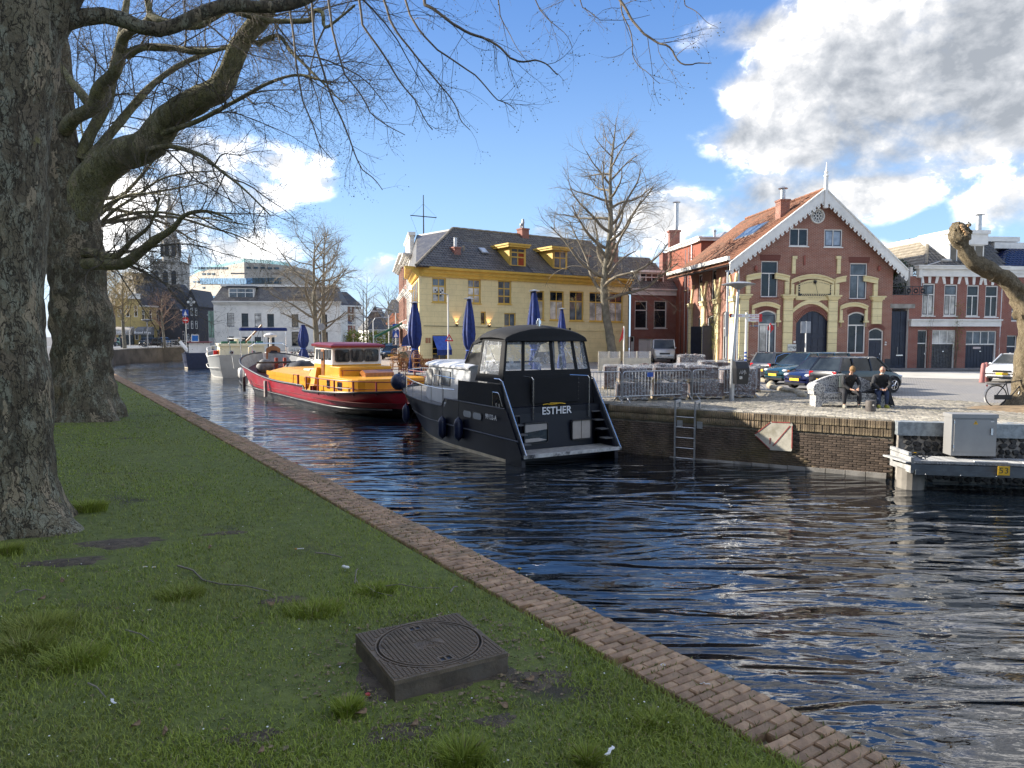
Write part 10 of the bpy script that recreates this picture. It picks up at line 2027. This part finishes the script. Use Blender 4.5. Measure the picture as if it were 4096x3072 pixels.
# ---- grey barge, small blue boat, white yacht further along
m_gh=mat('grey_hull',(.30,.31,.31),.45,var=.12,scale=.7,dirt=(.17,.16,.15),dirtamt=.5,dscale=.7)
def boat(nm,lab,O,h,Lb,bm_,s0,s1,mats,band=.35,sheer=1.5):
 t=thing(nm,lab,'boat',O,frame_for(O,h));H2=Lb/2
 fb=lambda y:bm_*max(.0,1-max(0,(y-H2*.15)/(H2*.87))**2.4)**.6*(1 if y>-H2*.6 else max(0,1-((-H2*.6-y)/(H2*.56))**2.2)**.5)+.02;fs=lambda y:s0+(s1-s0)*max(0,(y+H2*.3)/(H2*1.3))**sheer+(.25*max(0,(-y-H2*.5)/(H2*.5)));fw=lambda y:fb(y)*.86 if y<H2*.8 else fb(y)*.5
 S=[-H2,-H2*.98,-H2*.94,-H2*.86,-H2*.7,-H2*.5,-H2*.25,0,H2*.25,H2*.5,H2*.7,H2*.85,H2*.94,H2*.99,H2*1.02];B=MB();hull(B,S,fb,fs,fw,lambda y:(.1,fs(y)*band),mids=(1,0,0));b0,w0,z0=fb(-H2),fw(-H2),fs(-H2);B.poly([(-w0*.75,-H2,-.5),(w0*.75,-H2,-.5),(w0,-H2,0),(b0,-H2,z0),(-b0,-H2,z0),(-w0,-H2,0)]);B.build('hull',mats,t,smooth=40)
 B=MB();vs=[]
 for y in S:vs+=[(-fb(y)+.04,y,fs(y)-.35),(fb(y)-.04,y,fs(y)-.35)]
 B.add(vs,[(2*i,2*i+1,2*i+3,2*i+2)for i in range(len(S)-1)]);B.build('deck',m_zinc,t);B=MB()
 for sg in(1,-1):B.tube([(sg*(fb(y)+.01),y,fs(y))for y in S],.05,5);B.tube([(sg*(fb(y)+.02),y,fs(y)*band*1.3)for y in S],.035,5)
 B.build('rubbing_strake',m_offw if nm=='grey_barge' else mats[0],t,smooth=60);return t,fb,fs
og=Vector((-28.6,74.2,0));hg=Vector((-.42,.907,0)).normalized()
t,fb_,fs2=boat('grey_barge','grey steel barge seen from the stern with cream cabin and green roof boxes',og,hg,15,3.0,1.9,2.5,[m_gh,m_offw])
m_cr2=mat('cream_cabin',(.72,.66,.48),.45,var=.05);B=MB();B.loft([[(-2.1,-6.2,1.3),(2.1,-6.2,1.3),(2.1,0,1.3),(-2.1,0,1.3)],[(-2.0,-6.1,3.0),(2.0,-6.1,3.0),(2.0,0,3.0),(-2.0,0,3.0)]]);cbn=B.build('cabin',m_cr2,t);B=MB();B.loft([[(-2.15,-6.35,2.98),(2.15,-6.35,2.98),(2.15,.1,2.98),(-2.15,.1,2.98)],[(-2.15,-6.35,3.2),(2.15,-6.35,3.2),(2.15,.1,3.2),(-2.15,.1,3.2)]]);B.build('cabin_roof',m_cr2,t)
m_org=mat('orange_frame',(.65,.20,.03),.5)
for k in range(4):
 y0=-5.6+.75*k;B=MB();q=rrect(y0,y0+.52,1.75,2.6,.16);B.prism([(-2.06,c,d)for c,d in q],(-.05,0,0));f=B.build('cabin_window',m_org,t);q=rrect(y0+.1,y0+.42,1.87,2.48,.1);B=MB();B.prism([(-2.115,c,d)for c,d in q],(-.01,0,0));B.build('pane',m_glass,f)
for x_ in(-1.0,1.0):B=MB();B.cyl((x_,-6.16,2.35),(x_,-6.22,2.35),.22,n=14);f=B.build('porthole',m_steel,t);B=MB();B.cyl((x_,-6.2,2.35),(x_,-6.24,2.35),.15,n=12);B.build('pane',m_glass,f)
m_gr=mat('green_box',(.03,.13,.07),.5);
for k in range(5):B=MB();B.bbox(-1.9+.8*k,-1.3+.8*k,-6.1,-5.4,3.2,3.42,.03);B.build('green_locker',m_gr,t)
B=MB();B.lathe([(.75,3.62),(.8,3.66),(.75,3.72),(.1,3.74)],(-.4,-4,0),14);B.cyl((-.4,-4,3.2),(-.4,-4,3.65),.2,n=8);B.build('radar',m_white,t);B=MB();B.cyl((.3,-4.6,3.2),(1.8,-6.2,5.0),.13,.08,8);B.build('boom',m_wood,t);B=MB();B.tube([(1.8,-6.2,5.0),(2.2,-3,3.2)],.02,4);B.tube([(1.8,-6.2,5.0),(2.6,-1,3.2)],.02,4);B.tube([(1.8,-6.2,5),(1.3,-5.8,3.6)],.02,4);B.build('rigging',m_dark,t)
B=MB();B.box(-2.5,-2.15,-3.8,-3.2,1.5,2.5);B.build('red_locker',m_signr,t);B=MB();pts_=[(-fb_(y)+.05,y,fs2(y)+.55)for y in(-1,1,3,5,6.5,7.3)];B.tube(pts_,.04,5)
for q in pts_:B.cyl((q[0],q[1],q[2]-.6),q,.03,n=5)
B.build('bow_rail',m_white,t)
mt_=basis((.75,-7.53,1.45),(1,0,0),(0,0,1),(0,-1,0));textobj('ILLINI',.42,m_black,t,mt_,'lettering',.01);textobj('Groningen',.20,m_black,t,basis((.75,-7.53,1.02),(1,0,0),(0,0,1),(0,-1,0)),'home_port',.01)
stander('man leaning out on the grey barge deck',934,69.3,1.5,1.6,m_dark,m_dark,True)
ob=Vector((-40.5,92.5,0));t,fb_,fs2=boat('small_navy_boat','small navy blue boat with white wheelhouse beyond the grey barge',ob,Vector((-.35,.93,0)).normalized(),10,2.0,1.6,2.3,[mat('boat_navy',(.02,.03,.07),.4),m_boot]);B=MB();B.loft([[(-1.3,-3,1),(1.3,-3,1),(1.3,0,1),(-1.3,0,1)],[(-1.2,-2.9,3.1),(1.2,-2.9,3.1),(1.1,-.6,3.1),(-1.1,-.6,3.1)]]);B.build('wheelhouse',m_white,t);B=MB();B.box(-1.45,1.5,-3.2,-.3,3.1,3.22);B.build('roof',m_maroon,t)
for k in range(4):B=MB();B.box(-1.36,-1.26,-2.7+.6*k,-2.3+.6*k,1.8,2.8);B.build('cabin_window',m_glass,t)
B=MB();B.box(-.9,.0,-3.35,-3.25,3.2,4.1);fl_=B.build('white_board_frame',m_white,t);B=MB();B.box(-.8,-.1,-3.37,-3.35,3.3,4.0);B.build('blue_board',mat('bright_blue',(.02,.16,.5),.5),fl_);B=MB();B.cyl((-1.6,1.5,1.9),(-2.6,2.0,3.2),.25,.22,8);B.build('rolled_cover',m_white,t)
oy=Vector((-21.7,62.8,0));t,fb_,fs2=boat('white_yacht','white yacht with blue bimini, radar arch and wooden cabin door',oy,Vector((-.35,.93,0)).normalized(),9,1.75,1.3,1.7,[m_white,m_white]);B=MB();B.loft([[(-1.3,-2.6,1.1),(1.3,-2.6,1.1),(1.3,2,1.1),(-1.3,2,1.1)],[(-1.15,-2.5,2.5),(1.15,-2.5,2.5),(1.0,1.6,2.3),(-1.0,1.6,2.3)]]);B.build('cabin',m_white,t)
B=MB();B.xz(oploop(-.1,1.05,1.2,3.1,.25),-2.75,-2.6);d_=B.build('cabin_door',m_wood,t);B=MB();B.xz(rrect(.25,.8,1.9,2.7,.1),-2.78,-2.75);B.build('pane',m_glass,d_);B=MB();B.bbox(-2.2,1.6,-3.4,-2.4,4.35,4.62,.08);B.build('bimini',m_bluec,t);B=MB()
for x_ in(-2.1,-1.2,1.5):B.cyl((x_,-2.9,1.5),(x_,-2.9,4.4),.03,n=5)
B.build('bimini_frame',m_chrome,t);B=MB();B.cyl((.3,-1.5,2.5),(.3,-1.5,3.8),.1,n=8);B.lathe([(.1,3.8),(.5,3.85),(.55,4.0),(.3,4.15),(.1,4.2)],(.3,-1.5,0),12);B.build('radar',m_white,t);B=MB();B.tube([(-1.6,-3.6,1.5),(-1.5,-3.4,3.0),(-1.0,-2.9,3.3),(1.2,-2.9,3.3),(1.6,-3.4,3.0),(1.7,-3.6,1.5)],.05,6);B.cyl((-2.7,-3,1.2),(-3.2,-3,5.2),.03,n=5);B.build('radar_arch',m_chrome,t)
B=MB();B.tube([(-fb_(y)+.05,y,fs2(y)+.55)for y in(-4,-2,0,2,3.5)],.03,5)
for y in(-4,-2,0,2):B.cyl((-fb_(y)+.05,y,fs2(y)-.2),(-fb_(y)+.05,y,fs2(y)+.55),.025,n=5)
B.build('guard_rail',m_chrome,t)
for i,(x,y)in enumerate(((-22.7,59.3),(-22.2,58.2))):fender((x,y,.85),['left white fender on the yacht side','right white fender on the yacht side'][i],.8,.2,.7,m_white)
q=D(1000,1400,66)
for i in range(5):q=D(1175+14*i,1400,70);bicycle(['leftmost bicycle parked on the quay behind the yacht','second bicycle on the quay behind the yacht','third bicycle on the quay behind the yacht','fourth bicycle on the quay behind the yacht','rightmost bicycle on the quay behind the yacht'][i],(q.x,70,1.6),.4*i)
q=D(1225,1400,67.5);t=thing('round_road_sign','grey back of a round road sign under the lime trees','sign',(q.x,67.5,1.6));B=MB();B.cyl((0,0,0),(0,0,3.2),.04,n=6);B.build('pole',m_steel,t);B=MB();z_=D(1291,1307,67.5).z-1.6;B.cyl((1.5,0,0),(1.5,0,z_),.04,n=6);B.cyl((1.5,0,z_),(1.5,.03,z_),.33,n=16);B.build('disc',m_zinc,t)
